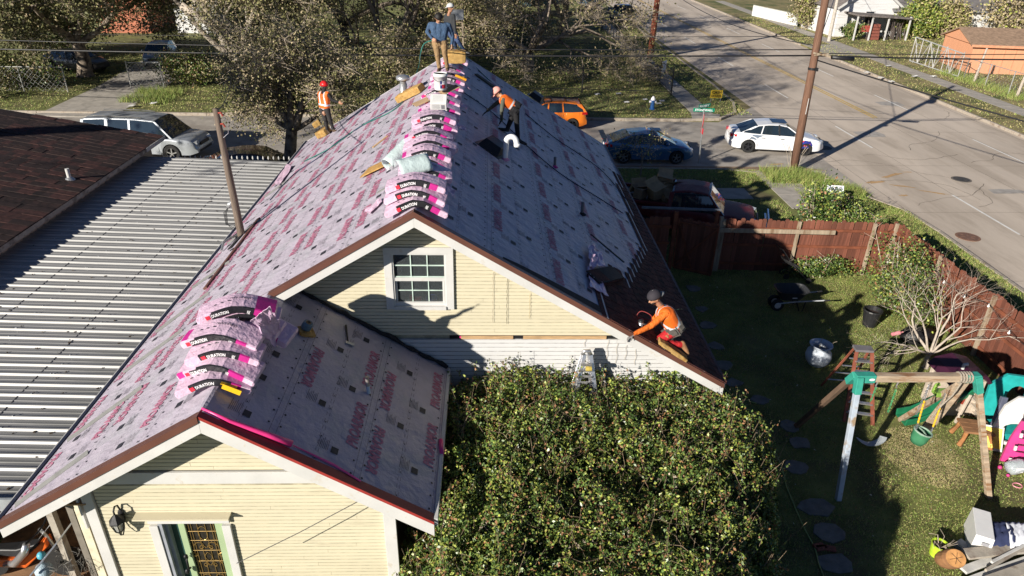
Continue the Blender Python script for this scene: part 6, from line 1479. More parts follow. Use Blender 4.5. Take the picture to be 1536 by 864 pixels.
for (px_, py_, a) in ((1232, 822, .1), (1245, 823, -.2), (1228, 819, .2)):
    c = gpt(px_, py_, .03); mb = MB(); mb.box(c, (.20, .10, .06), 0, (0, 0, a)); tag(mb.build('brick', M('old brick', (.22, .07, .05), .9, .3, 12, .4), bevel=.005), ['middle red brick lying across the garden hose path', 'right red brick beside the garden hose', 'left red brick beside the garden hose'][int((px_-1228)//8) if px_ != 1228 else 2 if px_ == 1228 else 0] if False else {1232: 'middle one of three red bricks by the garden hose', 1245: 'right one of three red bricks by the garden hose', 1228: 'left one of three red bricks by the garden hose'}[px_], 'brick', 'bricks by the garden hose')
c = gpt(1180, 462, 0); t = thing('wheelbarrow', 'black poly wheelbarrow cart with grey handles standing on the lawn in the shade', 'wheelbarrow', tuple(c))
mb = MB();
def trayring(s, z, dx): return [(c.x+dx+math.copysign(abs(math.cos(a))**.5, math.cos(a))*.46*s, c.y+math.copysign(abs(math.sin(a))**.5, math.sin(a))*.33*s, z) for a in np.arange(0, 6.28, .3)]
mb.loft([trayring(.62, .36, .0), trayring(1.0, .66, .02), trayring(1.06, .67, .02), trayring(1.03, .64, .02), trayring(.93, .63, .02), trayring(.55, .40, .0)]); mb.build('tray', M('black tray', (.03, .032, .036), .55), t, smooth=False)
for s_ in (-1, 1):
    mb = MB(); mb.tube([c+Vector((-.45, .2*s_, .25)), c+Vector((.1, .22*s_, .33)), c+Vector((1.05, .28*s_, .42))], .02, 8); mb.build('handle', M('grey handle', (.4, .42, .44), .4), t)
    mb = MB(); mb.tube([c+Vector((.92, .272*s_, .40)), c+Vector((1.1, .283*s_, .425))], .026, 8); mb.build('grip', black, t)
    mb = MB(); mb.tube([c+Vector((.15, .2*s_, .34)), c+Vector((.28, .22*s_, .02)), c+Vector((.38, .22*s_, .02)), c+Vector((.42, .22*s_, .35))], .016, 6); mb.build('leg', iron, t)
    mb = MB(); w = c+Vector((-.38, .14*s_-.02, .19)); mb.lathe([(.10, -.045), (.175, -.05), (.19, -.02), (.19, .02), (.175, .05), (.10, .045), (.10, 0)], w, 20, 0, Matrix.Rotation(R(90), 3, 'X'), cap=False); wh = mb.build('wheel', rubber, t)
    mb = MB(); mb.lathe([(.02, -.055), (.09, -.05), (.10, -.03), (.10, .03), (.09, .05), (.02, .055)], w, 16, 0, Matrix.Rotation(R(90), 3, 'X')); mb.build('rim', M('pale rim', (.5, .5, .5), .4), wh)
mb = MB(); mb.box(c+Vector((.03, -.30, .50)), (.14, .01, .02), 0, (R(-20), 0, 0)); mb.build('badge', whiteprint, t)
c = gpt(1182, 415, 0); t = thing('folded_pushchair', 'black folded pushchair leaning near the back fence', 'pushchair', tuple(c))
for s_ in (-1, 1):
    mb = MB(); mb.tube([c+Vector((.45, .15*s_-.3, .08)), c+Vector((.0, .17*s_, .5)), c+Vector((-.40, .17*s_+.1, 1.0)), c+Vector((-.50, .17*s_+.1, 1.02))], .018, 8); mb.build('frame', iron, t)
    mb = MB(); mb.tube([c+Vector((-.15, .17*s_, .08)), c+Vector((.1, .17*s_, .45))], .015, 6); mb.build('strut', iron, t)
    for dx_, dy_ in ((.45, -.3), (-.15, 0)):
        mb = MB(); mb.lathe([(.03, -.02), (.09, -.02), (.10, 0), (.09, .02), (.03, .02)], c+Vector((dx_, .2*s_+dy_, .1)), 14, 0, Matrix.Rotation(R(90), 3, 'X')); mb.build('wheel', rubber, t)
mb = MB(); mb.loft([[c+Vector(q) for q in [(-.3, -.15, .62), (-.3, .15, .62), (-.34, .15, .72), (-.34, -.15, .72)]], [c+Vector(q) for q in [(.1, -.17, .38), (.1, .17, .38), (.12, .17, .5), (.12, -.17, .5)]], [c+Vector(q) for q in [(.42, -.15, .22), (.42, .15, .22), (.45, .15, .28), (.45, -.15, .28)]]]); mb.build('seat', M('black cloth', (.02, .02, .022), .9), t)
mb = MB(); mb.tube([c+Vector((-.50, -.1, 1.02)), c+Vector((-.50, .25, 1.02))], .024, 8); mb.build('handlebar', black, t)
c = gpt(1224, 547, 0); t = thing('ceramic_pot', 'big round blue white ceramic pot standing on the shaded lawn', 'pot', tuple(c))
mb = MB(); mb.lathe([(.13, 0), (.20, .03), (.29, .15), (.325, .28), (.30, .41), (.235, .49), (.225, .52), (.275, .60), (.29, .625), (.285, .64), (.25, .63), (.20, .53), (.21, .47), (.26, .38), (.2, .2), (.0001, .15)], c, 40); mb.build('body', M('glazed white blue', (.50, .55, .62), .6, .08, 4, .1, 14, col2=(.42, .46, .53), c2amt=.05, c2scale=9), t, smooth=True)
mb = MB(); mb.lathe([(.255, .36), (.0001, .37)], c, 24); mb.build('soil', M('pot soil', (.04, .025, .02), .9), t)
mb = MB(); mb.tube([c+Vector((-.02, 0, .35)), c+Vector((.0, .05, .7)), c+Vector((.03, .05, .8))], .006, 5); mb.tube([c+Vector((.1, 0, .4)), c+Vector((.35, .05, .66)), c+Vector((.42, .05, .68))], .006, 5); mb.build('dead_stalk', twigm, t)
c = gpt(1303, 488, 0); t = thing('planter', 'black plastic planter tub in the shade by the rose bush', 'planter', tuple(c))
mb = MB(); mb.lathe([(.18, 0), (.25, .48), (.27, .5), (.26, .53), (.23, .53), (.2, .3), (.0001, .3)], c, 18); mb.build('tub', black, t)
mb = MB(); mb.lathe([(.22, .40), (.0001, .42)], c, 14); mb.build('soil', M('pot soil', (.04, .025, .02)), t)
c = gpt(1392, 510, 0); t = thing('bin_bag', 'black sack lying under the bare tree', 'bag', tuple(c)); mb = MB()
mb.ball(c+Vector((-.4, -.1, .2)), (.5, .35, .28), 12); mb.build('sack', M('black sack', (.012, .012, .014), .4, .2, 5, .9, 9, bdist=.05), t, smooth=True)
c = gpt(1345, 500, .6); mb = MB(); mb.lathe([(.03, -.14), (.05, -.12), (.055, .08), (.02, .13), (.02, .17)], (c.x, c.y, c.z), 12, 0, Matrix.Rotation(R(75), 3, 'Y')); tag(mb.build('bottle', M('pink bottle', (.6, .22, .25), .3)), 'pink plastic bottle caught in the branches of the bare tree', 'bottle')
t = thing('stepladder', 'orange fibreglass stepladder with grey top standing behind the swing beam', 'ladder', tuple(gpt(1288, 600, 0)))
org = M('fibreglass orange', (.24, .075, .045), .6); top = wpt(1296, 526, 13.6)
fl = [gpt(1267, 640, 0), gpt(1298, 652, 0)]; fl = [Vector((top.x-.55, 12.7, 0)), Vector((top.x+.05, 12.55, 0))]; bk = [Vector((top.x-.50, 14.1, 0)), Vector((top.x+.15, 14.0, 0))]
tl, tr_ = top+Vector((-.17, 0, 0)), top+Vector((.17, -.05, 0))
for p, q in ((fl[0], tl), (fl[1], tr_)):
    mb = MB(); mb.beam(p, q, .03, .08, up=(1, 0, 0)); mb.build('rail', org, t)
for p, q in ((bk[0], tl+Vector((0, .12, 0))), (bk[1], tr_+Vector((0, .12, 0)))):
    mb = MB(); mb.beam(p, q, .025, .05, up=(1, 0, 0)); mb.build('rear_rail', org, t)
for k in range(1, 7):
    f = k/7; mb = MB(); mb.beam(fl[0].lerp(tl, f), fl[1].lerp(tr_, f), .09, .025); mb.build('step', alu, t)
for k in range(1, 5):
    f = k/5; mb = MB(); mb.beam(bk[0].lerp(tl, f), bk[1].lerp(tr_, f), .03, .02); mb.build('rear_brace', alu, t)
mb = MB(); mb.box(top+Vector((0, .05, .02)), (.42, .24, .06), 0, (0, 0, -.1)); mb.build('top_cap', M('grey cap', (.16, .15, .16)), t, bevel=.01)
sw = thing('swing_set', 'weathered timber swing frame with teal brackets and one brace lying in the shade', 'swing set', (8.6, 10.4, 0))
teal_m = M('teal metal', (.04, .30, .23), .5, .15, 8, .1, 20)
BY = 10.75; bl = wpt(1288, 566, BY); br = wpt(1462, 566, BY)
zb = (bl.z+br.z)/2; bl.z = br.z = zb
mb = MB(); mb.beam(bl, br, .14, .14); mb.build('beam', wood_swing, sw, bevel=.006)
for (tp, ft_, mt) in ((bl+Vector((-.02, -.06, 0)), gpt(1257, 750, 0), M('bluish painted leg', (.40, .46, .54), .6, .2, 3, .3, 20, col2=(.3, .22, .14), c2amt=.3, c2scale=3)), (br+Vector((.02, -.06, 0)), gpt(1483, 747, 0), wood_swing), (bl+Vector((-.04, .06, 0)), gpt(1194, 640, 0), M('dark brace', (.14, .09, .06), .8)), (br+Vector((.02, .06, 0)), Vector((br.x+.35, BY+2.0, 0)), wood_swing)):
    mb = MB(); mb.beam(ft_, tp, .10, .10, up=(1, 0, 0)); mb.build('leg', mt, sw, bevel=.006)
    d = (ft_-tp).normalized(); mb = MB(); mb.beam(tp-d*.05, tp+d*.30, .13, .13, up=(1, 0, 0)); mb.build('leg_bracket', teal_m, sw, bevel=.01)
for p, s_ in ((bl, 1), (br, -1)):
    mb = MB(); mb.beam(p-Vector((.08*s_, 0, 0)), p+Vector((.30*s_ if s_ > 0 else -.18, 0, 0)), .16, .165); mb.build('beam_bracket', teal_m, sw, bevel=.01)
mb = MB(); mb.lathe([(.055, 0), (.0001, .002)], bl+Vector((.22, -.083, 0)), 14, 0, Matrix.Rotation(R(90), 3, 'X'), sc=(1, .5)); mb.build('badge', whiteprint, sw)
mb = MB()
for k in range(5):
    x = br.x-.32+k*.045; pts = [Vector((x+.01*k, BY+.10*math.cos(a), zb+.10*math.sin(a))) for a in np.arange(0, 6.5, .4)]; mb.tube(pts, .018, 6)
mb.tube([Vector((br.x-.3, BY-.1, zb-.05)), Vector((br.x-.38, BY-.1, zb-.35)), Vector((br.x-.52, BY-.05, zb-.7)), Vector((br.x-.55, BY, zb-1.0))], .016, 6)
tag(mb.build('rope', M('grey rope', (.30, .26, .21), .9, .3, 30, .5)), 'frayed grey rope wound round the right end of the swing beam', 'rope')
def chain(mb, a, b, r=.011, L=.045, mi=0):
    a, b = Vector(a), Vector(b); d = b-a; n = int(d.length/(L*.75)); u = d.normalized(); x = u.orthogonal().normalized(); y = u.cross(x)
    for k in range(n):
        c = a+d*((k+.5)/n); s_ = x if k % 2 else y
        pts = [c+u*L*.5*math.cos(t)+s_*L*.27*math.sin(t) for t in np.arange(0, 6.5, .9)]; mb.tube(pts, r*.45, 4, mi, cap=False)
gch = M('green chain coating', (.05, .28, .12), .45); ych = M('yellow chain sleeve', (.75, .45, .02), .45)
for k, (x_, y0_, x2, y2, mt) in enumerate([(1316, 576, 1306, 602, gch), (1347, 576, 1332, 618, gch)]):
    t = thing('swing_chain', f"{'short' if k == 0 else 'longer'} green coated chain hanging loose from the swing beam, {'left' if k == 0 else 'second from the left'}", 'chain', tuple(wpt(x_, y0_, BY)))
    a = wpt(x_, y0_, BY); b = wpt(x2, y2, BY-.05); mb = MB(); chain(mb, a.lerp(b, .2), b, .016, .05); mb.build('links', mt, t); mb = MB(); mb.tube([a+Vector((0, 0, .06)), a-Vector((.02, 0, .04)), a-Vector((0, 0, .09))], .014, 6); mb.build('hook', alu, t)
t = thing('bucket_swing', 'green toddler bucket swing on chains with yellow sleeves', 'swing', tuple(gpt(1380, 662, .25)))
sc_ = wpt(1380, 655, BY-.05); rt = Matrix.Rotation(R(12), 3, 'Y')
mb = MB(); mb.lathe([(.07, -.16), (.12, -.15), (.155, -.05), (.17, .10), (.175, .13), (.16, .13), (.14, -.03), (.10, -.12)], sc_, 20, 0, rt); mb.build('seat', M('green swing', (.05, .20, .10), .5), t, smooth=True)
mb = MB(); mb.tube([sc_+rt @ Vector((.168*math.cos(a), .168*math.sin(a), .135)) for a in np.arange(0, 6.5, .35)], .018, 8); mb.tube([sc_+rt @ Vector((0, -.16, .12)), sc_+rt @ Vector((0, 0, .14)), sc_+rt @ Vector((0, .16, .12))], .016, 6); mb.build('rim', M('pale green rim', (.25, .36, .28), .5), t)
hk = wpt(1394, 576, BY)
for (ax_, ay_, s_) in ((1374, 640, -1), (1390, 640, 1)):
    b = sc_+rt @ Vector((.165*s_, 0, .14)); a = hk if s_ < 0 else wpt(1418, 590, BY); m_ = a.lerp(b, .35); e_ = a.lerp(b, .85); mb = MB(); chain(mb, a, b, .013, .05); mb.build('chain', alu, t)
    mb = MB(); P_ = [m_.lerp(e_, q/14) for q in range(15)]; mb.tube(P_, [.014+.005*(q % 2) for q in range(15)], 8); mb.build('chain_sleeve', ych, t)
mb = MB(); chain(mb, hk, wpt(1374, 622, BY), .012, .05); tag(mb.build('swing_chain', alu), 'bare steel chain hanging beside the bucket swing', 'chain')
c = gpt(1303, 668, .02); t = thing('curved_seat', 'curved pale grey plastic swing seat lying in the dark grass', 'swing seat', tuple(c))
rings = []
for k in range(15):
    a = R(200+ k*9.5); r = .42; w = .07*math.sin(min(1, (k+.6)/9)*math.pi/2)+.004; p = c+Vector((.06+r*math.cos(a)*.75, .22+r*math.sin(a)*.62, .05+.10*abs(k-5)/9)); n_ = Vector((math.cos(a), math.sin(a), 0))
    rings.append([p-n_*w, p+n_*w, p+n_*w+Vector((0, 0, .014)), p-n_*w+Vector((0, 0, .014))])
mb = MB(); mb.loft(rings); mb.build('seat', M('pale plastic', (.42, .46, .48), .4), t)
t = thing('toddler_slide', 'green plastic toddler slide with a beige ladder behind the swing beam', 'slide', tuple(gpt(1400, 600, 0)))
p0, p1, p2, p3 = wpt(1444, 584, 12.3), wpt(1414, 596, 12.2), wpt(1385, 610, 12.1), gpt(1366, 612, .03)
p0.z, p1.z = max(p0.z, .9), p1.z
rings = []
P_ = [Vector((11.15, 12.9, .85)), Vector((10.75, 12.85, .60)), Vector((10.35, 12.8, .28)), Vector((9.95, 12.75, .10)), Vector((9.6, 12.7, .07))]
for p in P_: rings.append([p+Vector((0, s_, h)) for s_, h in ((-.24, .13), (-.20, .14), (-.18, .0), (.18, .0), (.20, .14), (.24, .13), (.22, -.03), (-.22, -.03))])
mb = MB(); mb.loft(rings); mb.build('chute', M('slide green', (.015, .16, .075), .35, bump=0), t, bevel=.008)
mb = MB()
for s_ in (-.25, .25): mb.beam((11.1, 12.9+s_, .95), (11.5, 12.9+s_, 0), .06, .06); mb.beam((11.0, 12.9+s_, .8), (10.9, 12.9+s_, 0), .06, .06)
for k in range(4): mb.beam((11.16+.09*k, 12.65, .8-.22*k), (11.16+.09*k, 13.15, .8-.22*k), .12, .04)
mb.build('ladder', M('beige plastic', (.52, .44, .36), .5), t, bevel=.008)
t = thing('playhouse', 'plum roofed beige toddler playhouse standing behind the swing beam', 'playhouse', (11.7, 13.4, 0))
bp_ = M('beige plastic', (.52, .44, .36))
for (x_, y_) in ((11.3, 13.1), (12.35, 13.1), (11.3, 14.0), (12.35, 14.0)): mb = MB(); mb.box((x_, y_, .62), (.14, .14, 1.24)); mb.build('corner_post', bp_, t, bevel=.01)
for y_ in (13.1, 14.0): mb = MB(); mb.box((11.82, y_, .35), (.9, .06, .7)); mb.build('wall', bp_, t, bevel=.01)
plum = M('plum plastic', (.05, .012, .03), .4, bump=.05)
mb = MB(); mb.prism([(11.1, 1.22), (11.3, 1.45), (11.82, 1.58), (12.35, 1.45), (12.55, 1.22), (12.45, 1.18), (12.3, 1.36), (11.82, 1.48), (11.35, 1.36), (11.2, 1.18)], 12.95, 14.15, 'y'); mb.build('roof', plum, t, bevel=.01)
mb = MB(); mb.box((11.85, 12.98, .95), (.10, .08, .9)); mb.build('door_post', M('rust red', (.3, .05, .03), .5), t)
mb = MB(); mb.tube([(11.6, 13.2, 1.58), (11.6, 13.2, 1.72), (11.72, 13.2, 1.74)], .05, 10); mb.build('chimney', white, t)
_p = bpy.data.objects['playhouse']; _p.scale = (.72, .72, .80); _p.location = (10.95, 13.15, 0)
t = thing('toy_storage', 'small green plastic box on the swing beam end of the slide', 'toy', tuple(wpt(1408, 585, 11.6)))
c = wpt(1412, 589, 11.6); mb = MB(); mb.box(c, (.30, .2, .10)); mb.tube([c+Vector((-.18, 0, .05)), c+Vector((-.16, 0, .2)), c+Vector((-.1, 0, .22))], .04, 8); mb.build('box', M('lime toy', (.20, .34, .06), .5), t, bevel=.02)
t = thing('log_bench', 'small rustic wooden bench with log legs on the grass below the swing beam', 'bench', (10.9, 12.0, 0))
rt = Rz(-12)
mb = MB(); c = Vector((10.85, 12.0, .40))
for k in range(3): mb2 = MB(); mb2.box(c+rt @ Vector((0, -.17+k*.17, 0)), (.62, .16, .05), 0, rt); mb2.build('seat_plank', M('brown timber', (.26, .13, .06), .8, .35, 5, .4, 30), t, bevel=.006)
for (dx_, dy_) in ((-.24, -.18), (.24, -.18), (-.24, .18), (.24, .18)):
    mb = MB(); p = c+rt @ Vector((dx_, dy_, -.03)); q = p+rt @ Vector((dx_*.35, dy_*.3, -.35)); mb.tube([p, (p+q)/2+Vector((.02, 0, 0)), q], [.05, .042, .055], 8); mb.build('leg', M('log leg', (.32, .14, .05), .7, .3), t)
for k, (a, b, w, mt) in enumerate([(wpt(1386, 648, 11.3), wpt(1450, 566, 11.0), .24, wood_swing), (wpt(1428, 606, 11.6), wpt(1447, 575, 11.3), .14, wood_swing), (wpt(1396, 640, 11.5), wpt(1436, 578, 11.2), .12, M('brown timber', (.26, .13, .06)))]):
    a.z = max(a.z, .05); mb = MB(); mb.beam(a, b, w, .05, 0, (0, -1, .3)); tag(mb.build('leaning_plank', mt, bevel=.006), ['wide weathered plank leaning against the swing beam right end', 'short plank propped behind the wide leaning plank', 'dark narrow timber leaning beside the wide plank'][k], 'plank')
t = thing('play_climber', 'white and teal plastic play climber at the right edge behind the pink panel', 'play climber', (11.72, 12.0, 0))
wp = M('offwhite plastic', (.66, .65, .62), .4, .06, 5, .05); tq = M('turquoise plastic', (.02, .34, .33), .35, bump=0); navyp = M('slate plastic', (.10, .11, .16), .4)
def panel_with_hole(pts, holes, y0, y1, mat, name, par):
    import bmesh
    bm = bmesh.new(); es = []
    for loop in [pts]+holes:
        vs = [bm.verts.new((p[0], 0, p[1])) for p in loop]; es += [bm.edges.new((vs[i], vs[(i+1) % len(vs)])) for i in range(len(vs))]
    bmesh.ops.triangle_fill(bm, use_beauty=True, use_dissolve=False, edges=es)
    r = bmesh.ops.extrude_face_region(bm, geom=bm.faces[:]); bmesh.ops.translate(bm, vec=(0, y1-y0, 0), verts=[v for v in r['geom'] if isinstance(v, bmesh.types.BMVert)])
    bmesh.ops.recalc_face_normals(bm, faces=bm.faces[:]); me = bpy.data.meshes.new(name); bm.to_mesh(me); bm.free(); me.materials.append(mat);
    for v in me.vertices: v.co.y += y0
    return put(name, me, par, world=False)
el = lambda cx_, cz_, rx, rz, n=16: [(cx_+rx*math.cos(6.283*k/n), cz_+rz*math.sin(6.283*k/n)) for k in range(n)]
o = panel_with_hole([(-.62, 0), (-.40, 0), (-.36, .12), (.45, .12), (.62, 0), (.80, 0), (.66, .7), (.45, 1.15), (.12, 1.32), (-.2, 1.30), (-.42, 1.05), (-.52, .6)], [el(.16, .92, .19, .24), el(-.10, .42, .28, .24)], -.05, .05, wp, 'side_panel', t)
o.rotation_euler = (R(-8), 0, R(-14)); o.location = (-.10, -.30, 0); o.modifiers.new('b', 'BEVEL').width = .015
o = panel_with_hole([(-.5, 0), (.7, 0), (.6, .9), (.3, 1.2), (-.2, 1.2), (-.5, .9)], [el(.1, .7, .2, .25)], -.04, .04, tq, 'side_panel', t); o.rotation_euler = (R(-5), 0, R(-14)); o.location = (.35, .75, 0)
mb = MB(); mb.box((0, .08, .32), (.75, .55, .05)); mb.box((-.05, .1, .55), (.6, .12, .05)); mb.box((.0, .1, .15), (.8, .4, .3)); mb.tube([(.1, .0, .9), (.45, .3, 1.15), (.95, .5, 1.18), (1.3, .6, .9)], [.16, .2, .22, .2], 12); mb.build('deck', tq, t, world=False, bevel=.015)
mb = MB(); mb.beam((-.62, -.20, 0), (-.42, .1, 1.15), .08, .14, up=(1, 0, 0)); mb.build('edge_rail', navyp, t, world=False, bevel=.01)
t = thing('toy_door', 'yellow plastic toy door panel leaning at the foot of the play climber', 'toy door', (11.25, 11.7, 0))
mb = MB(); rt = Matrix.Rotation(R(-20), 3, 'X') @ Rz(-40); c = Vector((11.12, 11.75, .30)); mb.box(c, (.30, .04, .46), 0, rt); mb.build('panel', M('toy yellow', (.75, .55, .08), .4), t, bevel=.01)
mb = MB();
for k in range(4): mb.box(c+rt @ Vector((0, -.022, -.15+k*.09)), (.2, .012, .025), 0, rt)
mb.build('ribs', M('toy yellow', (.75, .55, .08)), t)
mb = MB(); mb.box(c+rt @ Vector((0, .05, -.02)), (.36, .04, .56), 0, rt); mb.build('frame', wp, t, bevel=.01)
t = thing('pink_toy_panel', 'hot pink slotted plastic toy wall with a scalloped top at the right edge', 'toy wall', (11.75, 11.3, 0))
pk = M('toy pink', (.58, .05, .22), .35, bump=0)
out = [(-.40, 0), (.42, 0), (.42, 1.02)];
for k in range(9): out.append((.42-.82*(k+.5)/9*.72, 1.02+.04*(k % 2)-.03*k*.2))
out += [(-.22, .98), (-.34, .55)]
hl = [[(-.18, z), (.26, z), (.26, z+.045), (-.18, z+.045)] for z in (.10, .26, .42, .58, .74)]
o = panel_with_hole(out, hl, -.03, .03, pk, 'panel', t); o.rotation_euler = (R(-12), 0, R(-16)); o.location = (.05, 0, 0.01); t.location = (11.45, 11.25, 0)
mb = MB()
for z in (.15, .48, .82): mb = MB(); mb.box((-.27, -.045, z), (.05, .03, .10), 0, (R(-12), 0, R(-16))); mb.build('clip', wp, t, world=False)
t = thing('water_jug', 'clear plastic jug lying on the grass in front of the pink toy wall', 'jug', tuple(gpt(1526, 702, 0)))
c = gpt(1524, 700, .14); mb = MB(); mb.lathe([(.06, -.2), (.13, -.17), (.15, -.1), (.15, .1), (.12, .17), (.04, .2), (.04, .24)], c, 20, 0, Matrix.Rotation(R(70), 3, 'Y') @ Rz(0)); mb.build('shell', M('clear jug', (.62, .68, .72), .1, bump=0, trans=.55), t, smooth=True)
mb = MB(); mb.box(c+Vector((-.02, -.14, .02)), (.16, .01, .12)); mb.build('label', whiteprint, t)
for (px_, py_, r, lab) in ((1500, 701, .045, 'small pink toy ball by the jug'), (1512, 713, .035, 'smaller pink toy ball near the jug')):
    c = gpt(px_, py_, r); mb = MB(); mb.ball(c, r, 12); tag(mb.build('toy_ball', pk, smooth=True), lab, 'ball')
c = gpt(1526, 728, .02); mb = MB(); mb.tube([c+Vector((.09*math.cos(a), .07*math.sin(a), 0)) for a in np.arange(0, 6.6, .35)], .012, 6); tag(mb.build('toy_ring', M('pale pink toy', (.75, .3, .35), .4)), 'pale pink toy ring lying on bare earth at the right edge', 'toy ring')
c = gpt(1404, 832, 0); t = thing('lime_planter', 'lime green planter with a dead plant at the bottom right', 'planter', tuple(c))
mb = MB(); mb.lathe([(.11, 0), (.12, .01), (.145, .27), (.15, .28), (.135, .28), (.13, .2), (.0001, .2)], c, 24); mb.build('pot', M('lime plastic', (.42, .60, .04), .4), t, smooth=False)
mb = MB(); mb.lathe([(.13, .235), (.0001, .25)], c, 16); mb.build('soil', M('pot soil', (.04, .025, .02)), t)
mb = MB()
for k in range(14): a = random.uniform(0, 6.28); mb.tube([c+Vector((.05*math.cos(a), .05*math.sin(a), .24)), c+Vector((.14*math.cos(a), .14*math.sin(a), .36)), c+Vector((.24*math.cos(a+.5), .24*math.sin(a+.5), .33+random.uniform(-.05, .1)))], .004, 4)
mb.build('dead_plant', twigm, t)
c = gpt(1420, 850, 0); t = thing('log_stump', 'cut log stump with cracked orange end grain beside the lime planter', 'stump', tuple(c))
mb = MB(); mb.lathe([(.17, -.2), (.20, -.1), (.205, .1), (.19, .16), (.185, .165)], c+Vector((0, 0, .2)), 20, 0, Matrix.Rotation(R(38), 3, 'X'), sc=(1, .85)); mb.build('bark', M('brown timber', (.26, .13, .06)), t)
mb = MB(); mb.lathe([(.18, .17), (.0001, .175)], c+Vector((0, 0, .2)), 20, 0, Matrix.Rotation(R(38), 3, 'X'), sc=(1, .85)); mb.build('cut_face', M('end grain', (.50, .25, .09), .8, .3, 9, .4, 40), t)
mb = MB()
for a in (0.2, 1.2, 2.1, 3.3, 4.4, 5.3): p = c+Vector((0, 0, .2))+Matrix.Rotation(R(38), 3, 'X') @ Vector((.12*math.cos(a), .10*math.sin(a), .178)); q = c+Vector((0, 0, .2))+Matrix.Rotation(R(38), 3, 'X') @ Vector((0.01, 0, .178)); mb.tube([p, q], .004, 4)
mb.build('cracks', iron, t)
c = gpt(1447, 822, .05); t = thing('grey_tray', 'small grey plastic tray on the grass beside the white box', 'tray', tuple(c)); mb = MB(); mb.box(c, (.22, .30, .10), 0, (0, 0, .5)); mb.box(c+Vector((0, 0, .052)), (.16, .24, .01), 0, (0, 0, .5)); mb.build('shell', M('grey tray', (.28, .30, .33), .4), t, bevel=.01)
t = thing('white_cabinet', 'white box standing on the grass among the stacked boards', 'box', (9.35, 9.05, 0))
rt = Rz(-28); c = Vector((9.15, 9.12, .26)); mb = MB(); mb.box(c, (.32, .82, .50), 0, rt, taper=.92); mb.build('shell', M('white cabinet', (.78, .78, .77), .4, .03), t, bevel=.008)
mb = MB(); mb.box(c+rt @ Vector((.03, -.415, .12)), (.12, .01, .07), 0, rt); mb.build('label', M('grey print', (.25, .25, .27)), t)
bw = M('weathered board', (.40, .36, .30), .85, .25, 4, .4, 30, stretch=(1, 1, 1), col2=(.25, .2, .16), c2amt=.3)
bw2 = M('pale painted board', (.58, .57, .54), .8, .15, 4, .3, 30)
bl_ = [((8.55, 8.60, .30), (9.9, 8.75, .30), .22, bw, 'thick weathered board on top at the left end of the pile'), ((8.4, 8.35, .18), (9.9, 8.85, .22), .14, bw2, 'pale painted board in the pile'), ((8.25, 8.1, .14), (9.95, 8.62, .2), .16, bw2, 'long pale board jutting toward the camera in the pile'), ((8.6, 8.05, .24), (10.1, 8.5, .28), .2, bw, 'weathered board at the lower right of the pile'), ((8.9, 8.4, .32), (10.2, 8.95, .34), .05, bw2, 'narrow batten lying over the pile'), ((8.7, 8.25, .30), (9.9, 8.8, .33), .04, bw, 'thin dark batten lying over the pile'), ((9.1, 7.9, .12), (10.4, 8.3, .12), .2, bw, 'board at the bottom right corner')]
for a, b, w, mt, lab in bl_:
    mb = MB(); mb.beam(a, b, w, .05); tag(mb.build('board', mt, bevel=.004), lab+' of timber', 'board', 'pile of old boards at the bottom right')
c = Vector((9.75, 8.95, .42)); t = thing('cloth', 'white and navy cloth draped over the boards at the bottom right', 'cloth', tuple(c))
for nm, mt, dx_, in (('white_cloth', M('white cloth', (.72, .74, .8), .9), 0), ('navy_cloth', M('navy cloth', (.03, .04, .10), .9), -.3)):
    mb = MB(); g = 10; V = []
    for j in range(g+1):
        for i in range(g+1):
            u, v = i/g-.5, j/g-.5; V.append((c.x+dx_+u*.42+v*.2, c.y+v*.5-dx_*.1, c.z-.5*max(0, -v-.1)*.6+.05*noise.noise(Vector((u*7, v*7, dx_*9)))+.02*abs(math.sin(u*20))))
    mb.add(V, [(j*(g+1)+i, j*(g+1)+i+1, (j+1)*(g+1)+i+1, (j+1)*(g+1)+i) for j in range(g) for i in range(g)]); o = mb.build(nm, mt, t, smooth=True); o.modifiers.new('s', 'SOLIDIFY').thickness = .01
t = thing('aluminium_ladder', 'folded aluminium multi ladder leaning on the white boards above the hedge', 'ladder', (1.7, 9.9, 1.5))
for (xb, yb_, xt, yt, oy) in ((868, 572, 877, 531, 0), (886, 570, 884, 528, .05), (891, 572, 886, 531, 0), (861, 572, 874, 533, .05)):
    a = wpt(xb, yb_, 9.95+oy); b = wpt(xt, yt, 10.1+oy); d = (b-a).normalized(); mb = MB(); mb.beam(a-d*1.2, b, .03, .07, up=(1, 0, 0)); mb.build('rail', alu, t, bevel=.004)
for k in range(4):
    f = k/4; mb = MB(); mb.beam(wpt(862+3*k, 574-9*k, 9.97), wpt(891-1*k, 574-9*k, 9.97), .03, .03); mb.build('rung', alu, t)
c = wpt(880, 530, 10.08); mb = MB(); mb.tube([c+Vector((-.07, 0, -.02)), c+Vector((-.04, 0, .05)), c+Vector((.04, 0, .05)), c+Vector((.07, 0, -.02))], .035, 10); mb.build('hinge', alu, t, smooth=True)
c = wpt(883, 553, 9.85); mb = MB(); mb.lathe([(.04, -.05), (.045, 0), (.04, .05)], c, 14, 0, Matrix.Rotation(R(90), 3, 'Y')); mb.build('lock', M('brass lock', (.5, .38, .08), .4), t)
for (px_, py_, z_, lab) in ((885, 600, 2.5, 'pink film scrap caught on the hedge near the ladder'), (1048, 590, 2.2, 'pink wrapper scrap caught in the hedge below the eave'), (1066, 588, 2.1, 'rolled pink scrap at the right shoulder of the hedge')):
    c = gpt(px_, py_, z_); film('plastic_scrap', lab, 'plastic scrap', [c, c+Vector((.22, .02, .05)), c+Vector((.2, .12, .08)), c+Vector((-.02, .1, .02))], .03, hotpink, 5)
mb = MB()
